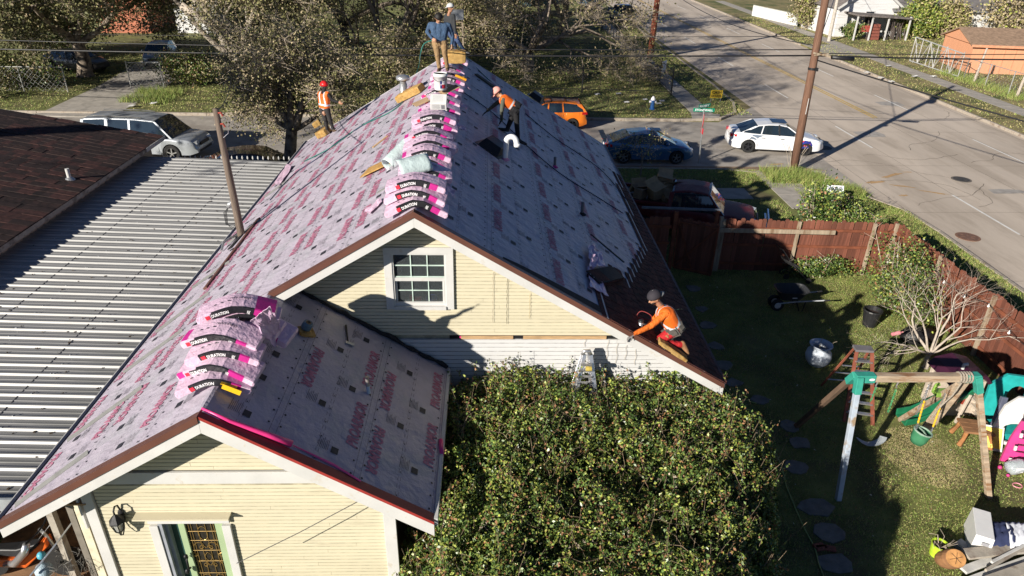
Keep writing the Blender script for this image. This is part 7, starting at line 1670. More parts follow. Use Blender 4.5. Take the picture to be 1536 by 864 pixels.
for k in range(40):
    p = Vector((-1.0+random.uniform(0, 4), 10.1+random.uniform(-.1, .1), random.uniform(1.9, 2.4))); q = p+Vector((random.uniform(-.2, .2), random.uniform(0, .1), random.uniform(.1, .5))); mb.tube([p, (p+q)/2+Vector((random.uniform(-.06, .06), 0, 0)), q], [.006, .005, .003], 3, cap=False)
mb.build('sprigs', twigm, hedge)['kind'] = 'stuff'
c = gpt(652, 838, .45); c = Vector((-.82, 7.75, .75)); t = thing('round_wicker_mat', 'round woven mat leaning in the dark corner under the porch eave', 'mat', tuple(c))
mb = MB()
for k in range(9): mb.tube([c+Vector((.055*k*math.cos(a), .045*k*math.sin(a), .02*k)) for a in np.arange(0, 6.5, .3)], .012, 5)
for k in range(16): a = k*.393; mb.tube([c, c+Vector((.48*math.cos(a), .40*math.sin(a), .17))], .010, 5)
mb.build('weave', M('wicker', (.42, .33, .24), .8, .3), t)
mb = MB(); mb.box((-.8, 7.0, .6), (1.0, .5, .08)); mb.box((-.8, 6.8, .4), (.95, .08, .4)); tag(mb.build('wooden_trough', M('brown timber', (.26, .13, .06)), bevel=.006), 'brown timber planter box under the right end of the porch roof', 'planter box')
mb = MB(); mb.box((-7.0, 9.2, .55), (2.6, 3.6, .06)); tag(mb.build('deck_board', M('plywood floor', (.30, .17, .09), .8, .3, 3, .3, col2=(.15, .09, .05))), 'worn plywood deck under the left overhang of the porch', 'deck')
for k in range(9):
    mb = MB(); mb.box((-6.0+.075*k, 8.9, 1.35), (.06, .03, 1.6)); o = mb.build('slat', M('red slat', (.30, .10, .05), .6, .3, 5, .2, rnd=.3))
    if k == 0: sl_t = thing('slatted_screen', 'red brown slatted screen under the left porch overhang', 'screen', (-5.7, 8.9, .6))
    o.parent = sl_t; o.matrix_parent_inverse = WI(sl_t)
mb = MB(); mb.box((-5.72, 8.87, 2.1), (.75, .04, .05)); mb.build('rail', M('red slat', (.3, .1, .05)), sl_t)
mo = thing('motorcycle', 'orange and silver dirt motorcycle parked under the left porch overhang', 'motorcycle', (-6.4, 7.3, .58))
c = gpt(30, 822, 1.2)
orb = M('moto orange', (.72, .13, .02), .35);
mb = MB(); mb.loft([[c+Vector(q) for q in [(-.55, -.08, -.05), (-.55, .08, -.05), (-.5, .06, .04), (-.5, -.06, .04)]], [c+Vector(q) for q in [(0, -.12, -.08), (0, .12, -.08), (0, .09, .06), (0, -.09, .06)]], [c+Vector(q) for q in [(.35, -.10, .0), (.35, .10, .0), (.35, .07, .16), (.35, -.07, .16)]]]); mb.build('seat', black, mo, bevel=.02)
mb = MB(); mb.loft([[c+Vector(q) for q in [(-.60, -.14, -.25), (-.60, .1, -.25), (-.58, .1, -.10), (-.58, -.14, -.10)]], [c+Vector(q) for q in [(.1, -.16, -.28), (.1, .12, -.28), (.1, .11, -.1), (.1, -.15, -.1)]], [c+Vector(q) for q in [(.5, -.08, .1), (.5, .08, .1), (.5, .08, .26), (.5, -.08, .26)]]]); mb.build('tank', orb, mo, bevel=.02)
for dx_ in (-.55, .62):
    mb = MB(); mb.lathe([(.24, -.05), (.30, -.05), (.32, 0), (.30, .05), (.24, .05)], (c.x+dx_, c.y, .60+.32), 24, 0, Matrix.Rotation(R(90), 3, 'X')); wh = mb.build('wheel', rubber, mo)
    mb = MB()
    for k in range(12): a = k*.523; mb.tube([(c.x+dx_, c.y, .92), (c.x+dx_+.24*math.cos(a), c.y, .92+.24*math.sin(a))], .004, 4)
    mb.lathe([(.05, -.05), (.05, .05)], (c.x+dx_, c.y, .92), 10, 0, Matrix.Rotation(R(90), 3, 'X')); mb.build('spokes', alu, wh)
mb = MB(); mb.tube([c+Vector((.62, 0, -.3)), c+Vector((.48, 0, .28)), c+Vector((.42, 0, .42))], .025, 8); mb.build('fork', alu, mo)
mb = MB(); mb.tube([c+Vector((.42, -.35, .46)), c+Vector((.44, -.1, .42)), c+Vector((.44, .1, .42)), c+Vector((.40, .35, .46))], .015, 8); mb.build('handlebar', iron, mo)
mb = MB(); mb.loft([[c+Vector(q) for q in [(.35, -.06, .2), (.35, .06, .2), (.4, .05, .26), (.4, -.05, .26)]], [c+Vector(q) for q in [(.62, -.09, .52), (.62, .09, .52), (.66, .08, .56), (.66, -.08, .56)]]]); mb.build('front_shroud', M('silver shroud', (.5, .5, .5), .3), mo, bevel=.01)
mb = MB(); mb.tube([c+Vector((-.2, -.14, -.2)), c+Vector((-.0, -.2, -.12)), c+Vector((.22, -.2, .12)), c+Vector((.30, -.2, .3))], [.05, .06, .06, .05], 12); mb.build('exhaust', alu, mo, smooth=True)
t = thing('junk_chair', 'metal tube chair in the junk under the left porch overhang', 'chair', (-5.9, 8.3, .6));
for dy_ in (0, .35): mb = MB(); mb.tube([Vector((-5.9, 8.1+dy_, .6)), Vector((-5.9, 8.1+dy_, 1.9)), Vector((-5.55, 8.1+dy_, 1.95)), Vector((-5.5, 8.1+dy_, 1.5))], .014, 6); mb.build('frame', chrome, t)
mb = MB(); mb.box((-5.7, 8.28, 1.3), (.4, .36, .04)); mb.build('seat', M('olive cushion', (.07, .09, .03), .9), t, bevel=.01)
for (px_, py_, z_, r, mt, lab) in ((62, 833, 1.3, .065, M('sky blue plastic', (.10, .42, .55), .4), 'sky blue plastic ball in the porch junk'), (66, 855, 1.1, .13, M('pale blue bag', (.35, .45, .52), .4, .2, 6, .8), 'pale blue plastic bag in the porch junk')):
    c = gpt(px_, py_, z_); mb = MB(); mb.ball(c, r, 12); tag(mb.build('ball' if r < .1 else 'plastic_bag', mt, smooth=True), lab, 'ball' if r < .1 else 'bag')
link_d = M('dull wire', (.2, .19, .17), .6)
t = thing('wire_mesh', 'loose coil of chicken wire between the porch posts', 'wire mesh', (-5.7, 7.6, .6)); mb = MB()
for k in range(60):
    p = gpt(random.uniform(80, 130), random.uniform(820, 864), 1.3); q = p+Vector((random.uniform(-.15, .15), random.uniform(-.1, .1), random.uniform(-.4, .1))); mb.tube([p, (p+q)/2+Vector((.03, 0, 0)), q], .003, 4)
mb.build('wires', link_d, t)['kind'] = 'stuff'
mb = MB(); mb.tube([gpt(45, 864, 1.2), gpt(85, 815, 1.55), gpt(115, 775, 2.1)], .014, 6); tag(mb.build('metal_rod', alu), 'long slanting metal rod in front of the porch junk', 'rod')
a, b = wpt(355, 845, 6.6), wpt(545, 748, 6.85); mb = MB(); mb.tube([a, a.lerp(b, .5)-Vector((0, 0, .02)), b], .006, 5); tag(mb.build('thin_wire', iron), 'thin wire sagging across the cream porch wall', 'wire')
# ================================================================ VEHICLES
def car(name, label, cat, loc, rz, L, Wd, paint, P, loc_kind='car', rim=alu, extras=None, cut=True, group=None, dark_trim=False):
    """nose towards local +X. P: dict of station tables. loft of body with wheel arches, greenhouse of glass with roof and pillars"""
    t = thing(name, label, cat, loc, rz, group)
    bx = P['belt']; wheels = P['wheels']; wr = P['wr']; h0 = P.get('sill', .22)
    st = sorted(set([round(v, 3) for v in list(np.linspace(-L/2, L/2, 34))+[w+wr*1.12*math.cos(a) for w in wheels for a in np.linspace(0, math.pi, 13)]+[w+s_*(wr*1.12+.002) for w in wheels for s_ in (-1, 1)]]))
    hood = lambda x: float(np.interp(x, [q[0] for q in bx], [q[1] for q in bx])); wid = lambda x: float(np.interp(x, [q[0] for q in P['wid']], [q[1] for q in P['wid']]))*Wd/2
    def zb(x):
        z = h0+ (P.get('rise', .10))*max(0, abs(x)-(L/2-.35))/.35
        for w in wheels:
            if abs(x-w) < wr*1.12: z = max(z, P.get('axle', wr)+math.sqrt((wr*1.12)**2-(x-w)**2))
        return z
    rings = []
    for x in st:
        zt, w, z0 = hood(x), wid(x), zb(x); zt = max(zt, z0+.05); sh = zt-.10*(zt-z0)
        zm_ = z0+(zt-z0)*.55
        rg = [(x, -w*.97, z0), (x, -w, max(z0+.01, min(zm_, zt-.02))), (x, -w*.985, sh-.03), (x, -w*.93, zt-.012), (x, -w*.80, zt+.004), (x, -w*.35, zt+.02), (x, w*.35, zt+.02), (x, w*.80, zt+.004), (x, w*.93, zt-.012), (x, w*.985, sh-.03), (x, w, max(z0+.01, min(zm_, zt-.02))), (x, w*.97, z0), (x, w*.7, z0+.0), (x, -w*.7, z0)]
        rings.append(rg)
    mb = MB(); mb.loft(rings); body = mb.build('body', paint, t, world=False, bevel=0, smooth=True); body.modifiers.new('e', 'EDGE_SPLIT').split_angle = R(38)
    gh = P['roof']        # list of (x, z) outline of the glasshouse from rear foot over the roof to front foot
    xs = [g[0] for g in gh]
    def section(x, z):
        w = wid(x)*.93; base = hood(x)-.01; f = (z-base)/max(.01, P['h']-base); return w*(1-.20*max(0, min(1, f)))
    fine = []
    for (a, b) in zip(gh[:-1], gh[1:]):
        for k in range(4): fine.append((a[0]+(b[0]-a[0])*k/4, a[1]+(b[1]-a[1])*k/4))
    fine.append(gh[-1])
    mb = MB(); rings = []
    for (x, z) in fine:
        w = section(x, z); b = hood(x)-.02; z = max(z, b+.012); wb = wid(x)*.93
        rings.append([(x, -wb, b), (x, -w, z-.02), (x, -w*.9, z), (x, 0, z+.022*(1 if z > P['h']-.25 else .5)), (x, w*.9, z), (x, w, z-.02), (x, wb, b)])
    mb.loft(rings, closed=True); mb.build('glasshouse', carglass, t, world=False, smooth=False)
    r0, r1 = P['roofx']
    mb = MB(); rings = []
    for x in np.linspace(r0, r1, 12):
        z = float(np.interp(x, xs, [g[1] for g in gh])); w = section(x, z); rings.append([(x, -w-.006, z-.05), (x, -w-.004, z-.012), (x, -w*.9, z+.010), (x, 0, z+.034), (x, w*.9, z+.010), (x, w+.004, z-.012), (x, w+.006, z-.05), (x, w*.9, z-.03), (x, -w*.9, z-.03)])
    mb.loft(rings); mb.build('roof_panel', paint, t, world=False, smooth=False, bevel=.006)
    for (xa, xb, wd_) in P['pillars']:       # foot x, head x, width
        for s_ in (-1, 1):
            mb = MB(); za = hood(xa)-.03; zc = float(np.interp(xb, xs, [g[1] for g in gh]))-.01
            wa, wb = wid(xa)*.93, section(xb, zc); n_ = 6; rr = []
            for k in range(n_+1):
                f = k/n_; x = xa+(xb-xa)*f; z = za+(zc-za)*f; y = (wa+(wb-wa)*f)*s_
                rr.append([(x-wd_/2, y+.012*s_, z), (x+wd_/2, y+.012*s_, z), (x+wd_/2, y-.02*s_, z), (x-wd_/2, y-.02*s_, z)])
            mb.loft(rr); mb.build('pillar', paint if not P.get('darkpillar') or (xa, xb, wd_) != P['pillars'][len(P['pillars'])//2] else black, t, world=False)
    for s_ in (-1, 1):
        for xd in P['doors']:
            mb = MB(); w = wid(xd); z1 = hood(xd); mb.box((xd, s_*(w*.985+.003), (h0+.12+z1-.08)/2), (.012, .012, z1-h0-.25)); mb.build('door_gap', iron, t, world=False)
        for xh in P['handles']:
            mb = MB(); mb.box((xh, s_*(wid(xh)+.006), hood(xh)-.17), (.17, .03, .032)); mb.build('door_handle', P.get('hmat', paint), t, world=False, bevel=.006)
        xm = P['mirror']; mb = MB(); mb.ball((xm, s_*(wid(xm)+.10), hood(xm)+.08), (.09, .11, .075), 10); mb.build('mirror', P.get('mmat', paint), t, world=False, smooth=True)
        mb = MB(); mb.loft([[(xq, s_*(wid(xq)*.99+.004), h0+.02), (xq, s_*(wid(xq)*.99+.018), h0+.03), (xq, s_*(wid(xq)*.99+.018), h0+.09), (xq, s_*(wid(xq)*.99+.004), h0+.10)] for xq in np.linspace(wheels[0]+wr*1.2, wheels[1]-wr*1.2, 5)]); mb.build('sill', P.get('sillmat', paint), t, world=False)
        xe = L/2; w = wid(xe-.12)
        hz = P['lamp']; mb = MB(); mb.loft([[(xe-.34, s_*wid(xe-.34)*1.0, hz-.02), (xe-.34, s_*wid(xe-.34)*1.0, hz+.06), (xe-.34, s_*(wid(xe-.34)-.05), hz+.07), (xe-.34, s_*(wid(xe-.34)-.05), hz-.03)], [(xe-.015, s_*(w*.80), hz-.05), (xe-.05, s_*(w*.80), hz+.06), (xe-.12, s_*w*.50, hz+.06), (xe-.03, s_*w*.50, hz-.05)]]); mb.build('headlight', M('headlamp', (.6, .63, .66), .1, bump=0, coat=.8), t, world=False)
        xe = -L/2; w = wid(xe+.12); mb = MB(); tz = P['tail']; mb.loft([[(xe+.30, s_*(wid(xe+.30)+.006), tz-.05), (xe+.30, s_*(wid(xe+.30)+.006), tz+.07), (xe+.30, s_*(wid(xe+.30)-.05), tz+.07), (xe+.30, s_*(wid(xe+.30)-.05), tz-.05)], [(xe-.006, s_*w*.93, tz-.07), (xe+.01, s_*w*.93, tz+.08), (xe+.0, s_*w*.62, tz+.08), (xe-.012, s_*w*.62, tz-.05)]]); mb.build('tail_light', M('tail lamp', (.55, .01, .015), .2, bump=0, coat=.6), t, world=False)
    for w in wheels:
        for s_ in (-1, 1):
            yy_ = s_*(wid(w)-.11); az = P.get('axle', wr); rt = Matrix.Rotation(R(90), 3, 'X')
            mb = MB(); mb.lathe([(wr*.62, -.11), (wr*.93, -.11), (wr, -.07), (wr, .07), (wr*.93, .11), (wr*.62, .11), (wr*.62, -.11)], (w, yy_, az), 26, 0, rt, cap=False); wh = mb.build('wheel', rubber, t, world=False, smooth=False)
            mb = MB(); ww = yy_+s_*.085
            mb.lathe([(wr*.66, -.02), (wr*.68, .0), (wr*.64, .03), (wr*.58, .0), (wr*.58, -.02)], (w, ww, az), 26, 0, rt, cap=False)
            for k in range(5):
                a = k*1.2566+.3; d1 = Vector((math.cos(a), 0, math.sin(a))); mb.beam(Vector((w, ww, az))+d1*.04, Vector((w, ww, az))+d1*wr*.62, .05, .035, up=(0, 1, 0))
            mb.lathe([(.055, -.02), (.055, .02)], (w, ww, az), 12, 0, rt); mb.build('rim', rim, wh, world=False)
            mb = MB(); mb.lathe([(wr*.60, -.002), (.0001, -.002)], (w, yy_+s_*.03, az), 20, 0, rt); mb.build('brake_disc', iron, wh, world=False)
    mb = MB(); mb.box((0, 0, h0+.10), (L*.9, Wd*.62, .16)); mb.build('underbody', iron, t, world=False)
    xe = L/2; mb = MB(); mb.box((xe-.015, 0, P['lamp']-.08), (.05, Wd*.42, .14)); mb.box((xe-.02, 0, h0+.14), (.06, Wd*.6, .10)); mb.build('grille', black, t, world=False)
    mb = MB(); mb.box((-L/2-.004, 0, P.get('plate', P['tail']-.12)), (.012, .32, .15)); mb.build('plate', whiteprint, t, world=False)
    if extras: extras(t, hood, wid, section)
    return t
def paintm(name, col, rough=.25, metal=.3, **k): return M(name, col, rough, .04, 3, 0, metal=metal, coat=.8, **k)
SED = dict(belt=[(-2.32, .62), (-2.28, .86), (-2.15, 1.00), (-1.6, 1.02), (-.9, .98), (.3, .95), (.95, .93), (1.3, .92), (1.9, .80), (2.2, .68), (2.32, .52)], wid=[(-2.32, .74), (-2.15, .90), (-1.6, .99), (0, 1.0), (1.5, .98), (2.05, .88), (2.32, .66)],
           roof=[(-1.85, 1.02), (-1.05, 1.36), (-.5, 1.43), (0, 1.44), (.4, 1.38), (1.22, .95)], roofx=(-1.05, .38), h=1.44, wheels=(-1.38, 1.40), wr=.325, axle=.325,
           pillars=[(-1.80, -1.08, .16), (-.85, -.75, .05), (.05, -.02, .07), (1.15, .40, .09)], doors=(-.95, .10, 1.05), handles=(-.72, .22), mirror=.80, lamp=.66, tail=.84, darkpillar=True)
def spoiler(t, hood, wid, section):
    mb = MB(); mb.box((-2.22, 0, 1.20), (.24, 1.34, .04), 0, (0, R(-6), 0)); mb.box((-2.18, .60, 1.10), (.16, .05, .22)); mb.box((-2.18, -.60, 1.10), (.16, .05, .22)); mb.build('spoiler', M('spoiler navy', (.012, .02, .035), .4), t, world=False, bevel=.01)
    mb = MB(); mb.beam((.40, .25, 1.43), (.20, .62, 1.41), .02, .015); mb.box((.30, .0, 1.47), (.5, .55, .006)); mb.build('sunroof', carglass, t, world=False)
blue = paintm('metallic blue', (.045, .14, .28), .28, .35)
car('parked_car', 'metallic blue coupe with a rear spoiler parked on the side street kerb', 'car', (7.72, 33.05, RZ), R(-1), 4.25, 1.75, blue, dict(SED, belt=[(p[0]*.92, p[1]) for p in SED['belt']], wid=[(p[0]*.92, p[1]) for p in SED['wid']], roof=[(-1.85, 1.0), (-1.05, 1.30), (-.45, 1.38), (0, 1.39), (.35, 1.34), (1.22, .93)], h=1.39, roofx=(-1.0, .35), wheels=(-1.24, 1.28), doors=(-.60, .98), handles=(-.42,), pillars=[(-1.72, -1.05, .18), (-.55, -.50, .10), (1.13, .36, .09)], mirror=.75), rim=M('dark silver rim', (.32, .33, .34), .3, metal=.6), extras=spoiler)
wh_ = paintm('white pearl', (.74, .75, .77), .25, .0)
def wex(t, hood, wid, section):
    mb = MB(); mb.box((.05, .0, 1.478), (.75, .80, .008)); mb.build('sunroof', carglass, t, world=False)
    mb = MB(); V = []; w = lambda x: -(wid(x)*.99+.006); mb.add([(x, w(x), z) for x, z in ((1.0, .78), (1.55, .80), (1.72, .55), (1.62, .40), (1.05, .34), (.95, .55))], [(0, 1, 2, 3, 4, 5)], 0)
    mb.add([(x, w(x)-.004, z) for x, z in ((1.0, .70), (1.30, .78), (1.24, .70), (1.06, .62))], [(0, 1, 2, 3)], 1); mb.add([(x, w(x)-.004, z) for x, z in ((1.3, .55), (1.6, .62), (1.56, .52), (1.28, .48))], [(0, 1, 2, 3)], 1)
    mb.build('fender_graphic', [M('blue decal', (.02, .03, .20), .4, .6, 6, 0), M('red decal', (.6, .06, .1), .4)], t, world=False)
    mb = MB(); mb.add([(x, w(x)-.0, z) for x, z in ((-1.25, .95), (-.7, .93), (-.98, .80), (-1.05, .68), (-1.30, .74), (-1.40, .70))], [(0, 1, 2, 3, 4, 5)], 0); mb.build('grey_patch', M('primer grey', (.16, .20, .26), .5), t, world=False)
car('parked_car', 'white sedan with a sunroof and blue decals on the front wing behind the corner pole', 'car', (14.62, 34.9, RZ), R(-8.5), 4.64, 1.84, wh_, dict(SED, hmat=M('smoke trim', (.08, .08, .09), .3), mmat=M('grey mirror', (.12, .13, .14), .3)), rim=M('black rim', (.03, .03, .035), .35, metal=.3), extras=wex)
SUV = dict(belt=[(-2.75, .70), (-2.72, 1.05), (-2.60, 1.12), (1.2, 1.12), (1.5, 1.12), (2.2, 1.06), (2.55, 1.0), (2.72, .8), (2.78, .60)], wid=[(-2.75, .93), (-2.4, .99), (0, 1.0), (2.0, .99), (2.5, .93), (2.78, .78)],
           roof=[(-2.68, 1.12), (-2.45, 1.80), (-1.5, 1.86), (0, 1.87), (.95, 1.81), (1.75, 1.13)], roofx=(-2.45, .90), h=1.87, wheels=(-1.65, 1.62), wr=.40, axle=.40, sill=.34,
           pillars=[(-2.64, -2.44, .14), (-1.35, -1.30, .14), (-.25, -.23, .10), (1.70, .95, .10)], doors=(-1.25, -.2, 1.05), handles=(-1.1, -.05), mirror=1.3, lamp=.86, tail=1.05)
def rack(t, hood, wid, section):
    for s_ in (-1, 1): mb = MB(); mb.tube([(-2.2, s_*.62, 1.93), (-.2, s_*.62, 1.95), (.3, s_*.62, 1.91)], .022, 8); mb.build('roof_rail', black, t, world=False)
car('parked_suv', 'long white SUV parked in the side street behind the brown roof', 'suv', (-16.0, 32.9, RZ), R(-6), 5.56, 2.0, paintm('silver grey', (.42, .45, .49), .3, .25), dict(SUV, hmat=white), extras=rack)
HAT = dict(belt=[(-2.05, .60), (-2.02, .92), (-1.92, 1.02), (-1, .99), (.6, .95), (1.1, .93), (1.7, .82), (2.0, .68), (2.1, .5)], wid=[(-2.05, .80), (-1.85, .94), (-1.3, 1.0), (1.3, .98), (1.8, .9), (2.1, .7)],
           roof=[(-1.98, 1.02), (-1.65, 1.40), (-.9, 1.48), (0, 1.48), (.3, 1.42), (1.15, .95)], roofx=(-1.66, .26), h=1.48, wheels=(-1.28, 1.3), wr=.325, axle=.325,
           pillars=[(-1.90, -1.60, .26), (-.75, -.7, .07), (.1, .05, .07), (1.08, .3, .09)], doors=(-.75, .15, .95), handles=(-.55, .3), mirror=.7, lamp=.68, tail=.92)
def hrack(t, hood, wid, section):
    for x in (-.9, -.1): mb = MB(); mb.box((x, 0, 1.58), (.05, 1.2, .03)); mb.box((x, .55, 1.53), (.06, .05, .08)); mb.box((x, -.55, 1.53), (.06, .05, .08)); mb.build('roof_bar', black, t, world=False)
    mb = MB(); mb.tube([(-1.6, .1, 1.60), (.2, .15, 1.64)], .05, 8); mb.build('carrier', black, t, world=False)
car('parked_car', 'orange hatchback with roof bars half hidden behind the right rake', 'car', (3.35, 38.9, RZ), R(180), 4.15, 1.78, paintm('bright orange', (.75, .19, .015), .3, .1), HAT, rim=M('black rim', (.03, .03, .035)), extras=hrack)
car('parked_car', 'dark maroon car under the fence tips behind the metal roof', 'car', (-9.8, 28.8, RZ+.12), R(8), 4.5, 1.8, paintm('dark maroon', (.03, .012, .02), .25, .2), SED, extras=None)
car('parked_car', 'silver white car in the neighbour drive behind the gate', 'car', (-24.4, 55.0, .01), R(-80), 4.4, 1.8, paintm('silver blue', (.45, .50, .55), .3, .3), dict(HAT), extras=None)
car('parked_car', 'dark blue car in the shade left of the silver car', 'car', (-29.0, 52.0, .01), R(-20), 4.4, 1.8, paintm('dark blue', (.03, .035, .05), .3, .3), SED, extras=None)
car('parked_car', 'white rear of a car at the far left edge by the drive', 'car', (-25.9, 34.4, RZ), R(180), 4.3, 1.8, paintm('plain white', (.6, .62, .64), .3, 0), HAT, extras=None)
PK = dict(belt=[(-2.8, .60), (-2.78, 1.18), (-2.7, 1.20), (-.62, 1.18), (-.6, 1.18), (1.2, 1.16), (1.5, 1.14), (2.4, 1.08), (2.72, .98), (2.8, .6)], wid=[(-2.8, .95), (-2.4, .98), (0, 1.0), (2.0, .99), (2.6, .94), (2.8, .85)],
          roof=[(-.80, 1.18), (-.70, 1.78), (0, 1.86), (.55, 1.84), (.8, 1.78), (1.45, 1.15)], roofx=(-.72, .74), h=1.86, wheels=(-1.75, 1.7), wr=.41, axle=.41, sill=.36,
          pillars=[(-.76, -.68, .16), (.25, .22, .09), (1.38, .78, .09)], doors=(-.6, .30, 1.3), handles=(-.4, .5), mirror=1.05, lamp=.90, tail=1.0)
def bed(dirty=False):
    def f(t, hood, wid, section):
        mb = MB(); mb.box((-1.76, 0, 1.205), (1.85, 1.5, .02)); mb.build('bed_floor', black, t, world=False)
        for s_ in (-1, 1): mb = MB(); mb.box((-1.75, s_*.86, 1.24), (2.05, .14, .10)); mb.build('bed_rail', black if not dirty else paint_red, t, world=False, bevel=.01)
        mb = MB(); mb.box((-2.74, 0, 1.22), (.10, 1.75, .12)); mb.build('tailgate', black, t, world=False, bevel=.01)
        mb = MB(); mb.box((2.80, 0, .62), (.16, 1.85, .20)); mb.box((2.79, 0, .90), (.06, 1.2, .24)); mb.build('bumper', chrome, t, world=False, bevel=.02)
    return f
car('parked_pickup', 'dark blue pickup truck parked by the pavement at the top of the wide road', 'pickup', (15.2, 84.5, RZ), R(-82), 5.7, 2.0, paintm('navy paint', (.015, .04, .12), .25, .3), PK, extras=bed())
car('parked_car', 'dark suv behind the blue pickup at the top edge', 'suv', (12.6, 92.0, RZ), R(-85), 5.2, 1.95, paintm('near black', (.02, .02, .025), .25, .2), dict(SUV), extras=None)
paint_red = M('faded red paint', (.13, .012, .014), .5, .2, 3, .05, col2=(.17, .06, .055), c2amt=.3, c2scale=2)
PK2 = {k: v for k, v in PK.items()}; PK2['belt'] = [(x, z-.06) for x, z in PK['belt']]
pk_loc = Vector((7.35, 23.9, 0))
def oldpk(t, hood, wid, section):
    bed(True)(t, hood, wid, section)
    mb = MB()
    for s_ in (-1, 1): mb.tube([(1.21, s_*.84, 1.07), (.70, s_*.66, 1.71)], .018, 6)
    mb.tube([(.70, -.66, 1.73), (.72, 0, 1.76), (.70, .66, 1.73)], .018, 6); mb.tube([(1.25, -.84, 1.06), (1.3, 0, 1.08), (1.25, .84, 1.06)], .018, 6); mb.build('windscreen_trim', chrome, t, world=False)
car('parked_pickup', 'old faded red pickup with cardboard boxes in its bed behind the yard gate', 'pickup', tuple(pk_loc), R(-18), 4.9, 1.85, paint_red, dict(PK2, wid=[(x*.88, w) for x, w in PK['wid']], belt=[(x*.88, z-.06) for x, z in PK['belt']], roof=[(x*.88, z-.08) for x, z in PK['roof']], roofx=(-.62, .64), h=1.78, wheels=(-1.5, 1.5), wr=.36, axle=.36, pillars=[(-.67, -.6, .16), (1.21, .68, .08)], doors=(-.5, 1.1), handles=(-.3,), mirror=.95, darkpillar=False), rim=M('rusty rim', (.2, .18, .16)), extras=oldpk)
cb = M('cardboard', (.38, .26, .15)); cbd = M('dark cardboard', (.22, .15, .09), .9)
def cbox(label, x, y, z, s, rot, mt=cb):
    t = thing('cardboard_box', label, 'box', (x, y, z), 0, 'boxes in the bed of the red pickup')
    rt = Matrix.Rotation(rot[2], 3, 'Z') @ Matrix.Rotation(rot[1], 3, 'Y') @ Matrix.Rotation(rot[0], 3, 'X'); c = Vector((x, y, z))
    mb = MB(); mb.box(c, s, 0, rt); mb.build('carton', mt, t, bevel=.004)
    for k, sg in enumerate((-1, 1)):
        mb = MB(); mb.box(c+rt @ Vector((0, sg*(s[1]*.5+.08), s[2]*.5+.05)), (s[0]*.98, .2, .006), 0, rt @ Matrix.Rotation(sg*R(35), 3, 'X')); mb.build('flap', mt, t)
bd = lambda u, v: Vector((pk_loc.x, pk_loc.y, 0))+Rz(-18) @ Vector((u, v, 0))
for (lab, u, v, z, s, r_, mt) in [('tall brown cardboard box tilted at the middle of the pickup bed', -1.2, -.3, 1.5, (.5, .4, .55), (R(15), R(-20), .4), cb), ('flattened pale carton standing at the back of the pickup bed', -1.9, .15, 1.42, (.6, .12, .35), (R(30), 0, .2), cb), ('dark box at the tailgate end of the pickup bed', -1.75, -.35, 1.35, (.4, .35, .35), (0, R(12), .8), cbd), ('wide low carton piled behind the pickup cab', -.75, .45, 1.45, (.9, .5, .35), (R(-8), R(5), .3), cb), ('open carton on top of the pile behind the cab', -1.0, .55, 1.78, (.55, .4, .15), (R(12), R(10), -.2), cb), ('small crushed box against the cab of the red pickup', -.75, -.3, 1.28, (.4, .3, .25), (R(20), R(10), .2), cb)]:
    p = bd(u, v); cbox(lab, p.x, p.y, z, s, r_, mt)
# ================================================================ STREET FURNITURE, POLES, WIRES
pole = thing('utility_pole', 'tall brown wooden utility pole leaning slightly at the corner of the two roads', 'pole', (14.5, 31.0, 0))
b0 = gpt(1190, 254, 0); tp = wpt(1238, 0, 31.6); d = (tp-b0)/tp.z; top = b0+d*10.4
mb = MB(); mb.tube([b0-d*.3, b0+d*3, b0+d*7, top], [.19, .175, .155, .13], 16); mb.build('shaft', polewood, pole, smooth=True)
mb = MB(); q = b0+d*9.6; mb.beam(q+Vector((-1.1, 0, 0)), q+Vector((1.1, 0, 0)), .10, .12); mb.beam(q+Vector((-.7, -.06, 0)), q+Vector((0, -.06, -.6)), .03, .05, up=(0, 1, 0)); mb.beam(q+Vector((.7, -.06, 0)), q+Vector((0, -.06, -.6)), .03, .05, up=(0, 1, 0)); mb.build('crossarm', wood_grey, pole)
mb = MB(); q = b0+d*8.0+Vector((.35, 0, 0)); mb.lathe([(.0001, .45), (.2, .43), (.24, .38), (.24, -.38), (.2, -.42), (.0001, -.42)], q, 20); mb.build('transformer', M('grey tank', (.3, .31, .32), .4), pole, smooth=False)
mb = MB(); q = b0+d*5.12; mb.beam(q+Vector((-.16, -.16, .12)), q+Vector((.62, -.2, -.02)), .04, .07); mb.beam(q+Vector((-.1, -.18, .02)), q+Vector((.5, -.2, .1)), .04, .05); mb.build('bracket', wood_grey, pole)
mb = MB(); q = b0+d*4.55; mb.lathe([(.185, -.05), (.185, .05)], q, 16); mb.box(q+Vector((.1, -.2, .0)), (.12, .12, .14)); mb.build('clamp', black, pole)
mb = MB(); mb.tube([b0+d*2.6+Vector((.0, -.185, 0)), b0+d*3.3+Vector((.02, -.18, 0))], .014, 6); mb.build('white_strip', white, pole)
mb = MB()
for k in range(7):
    a = random.uniform(0, 6.28); r = random.uniform(.4, 1.0); mb.tube([b0+Vector((math.cos(a)*.2, math.sin(a)*.2, 0)), b0+Vector((math.cos(a)*.5*r, math.sin(a)*.4*r, .7)), b0+Vector((math.cos(a)*.9*r, math.sin(a)*.7*r, .9+.4*r))], .01, 4)
tag(mb.build('bare_weed', twigm), 'bare dry weed stalks round the foot of the corner pole', 'weed')
pole2 = thing('utility_pole', 'reddish wooden utility pole by the pavement near the black iron fence', 'pole', (13.4, 59.8, 0))
b1 = gpt(975, 86, 0); tp = wpt(986, 0, 60.2); d2 = (tp-b1)/tp.z; top2 = b1+d2*10.5
mb = MB(); mb.tube([b1-d2*.3, b1+d2*4, top2], [.26, .23, .17], 16); mb.build('shaft', polered, pole2, smooth=True)
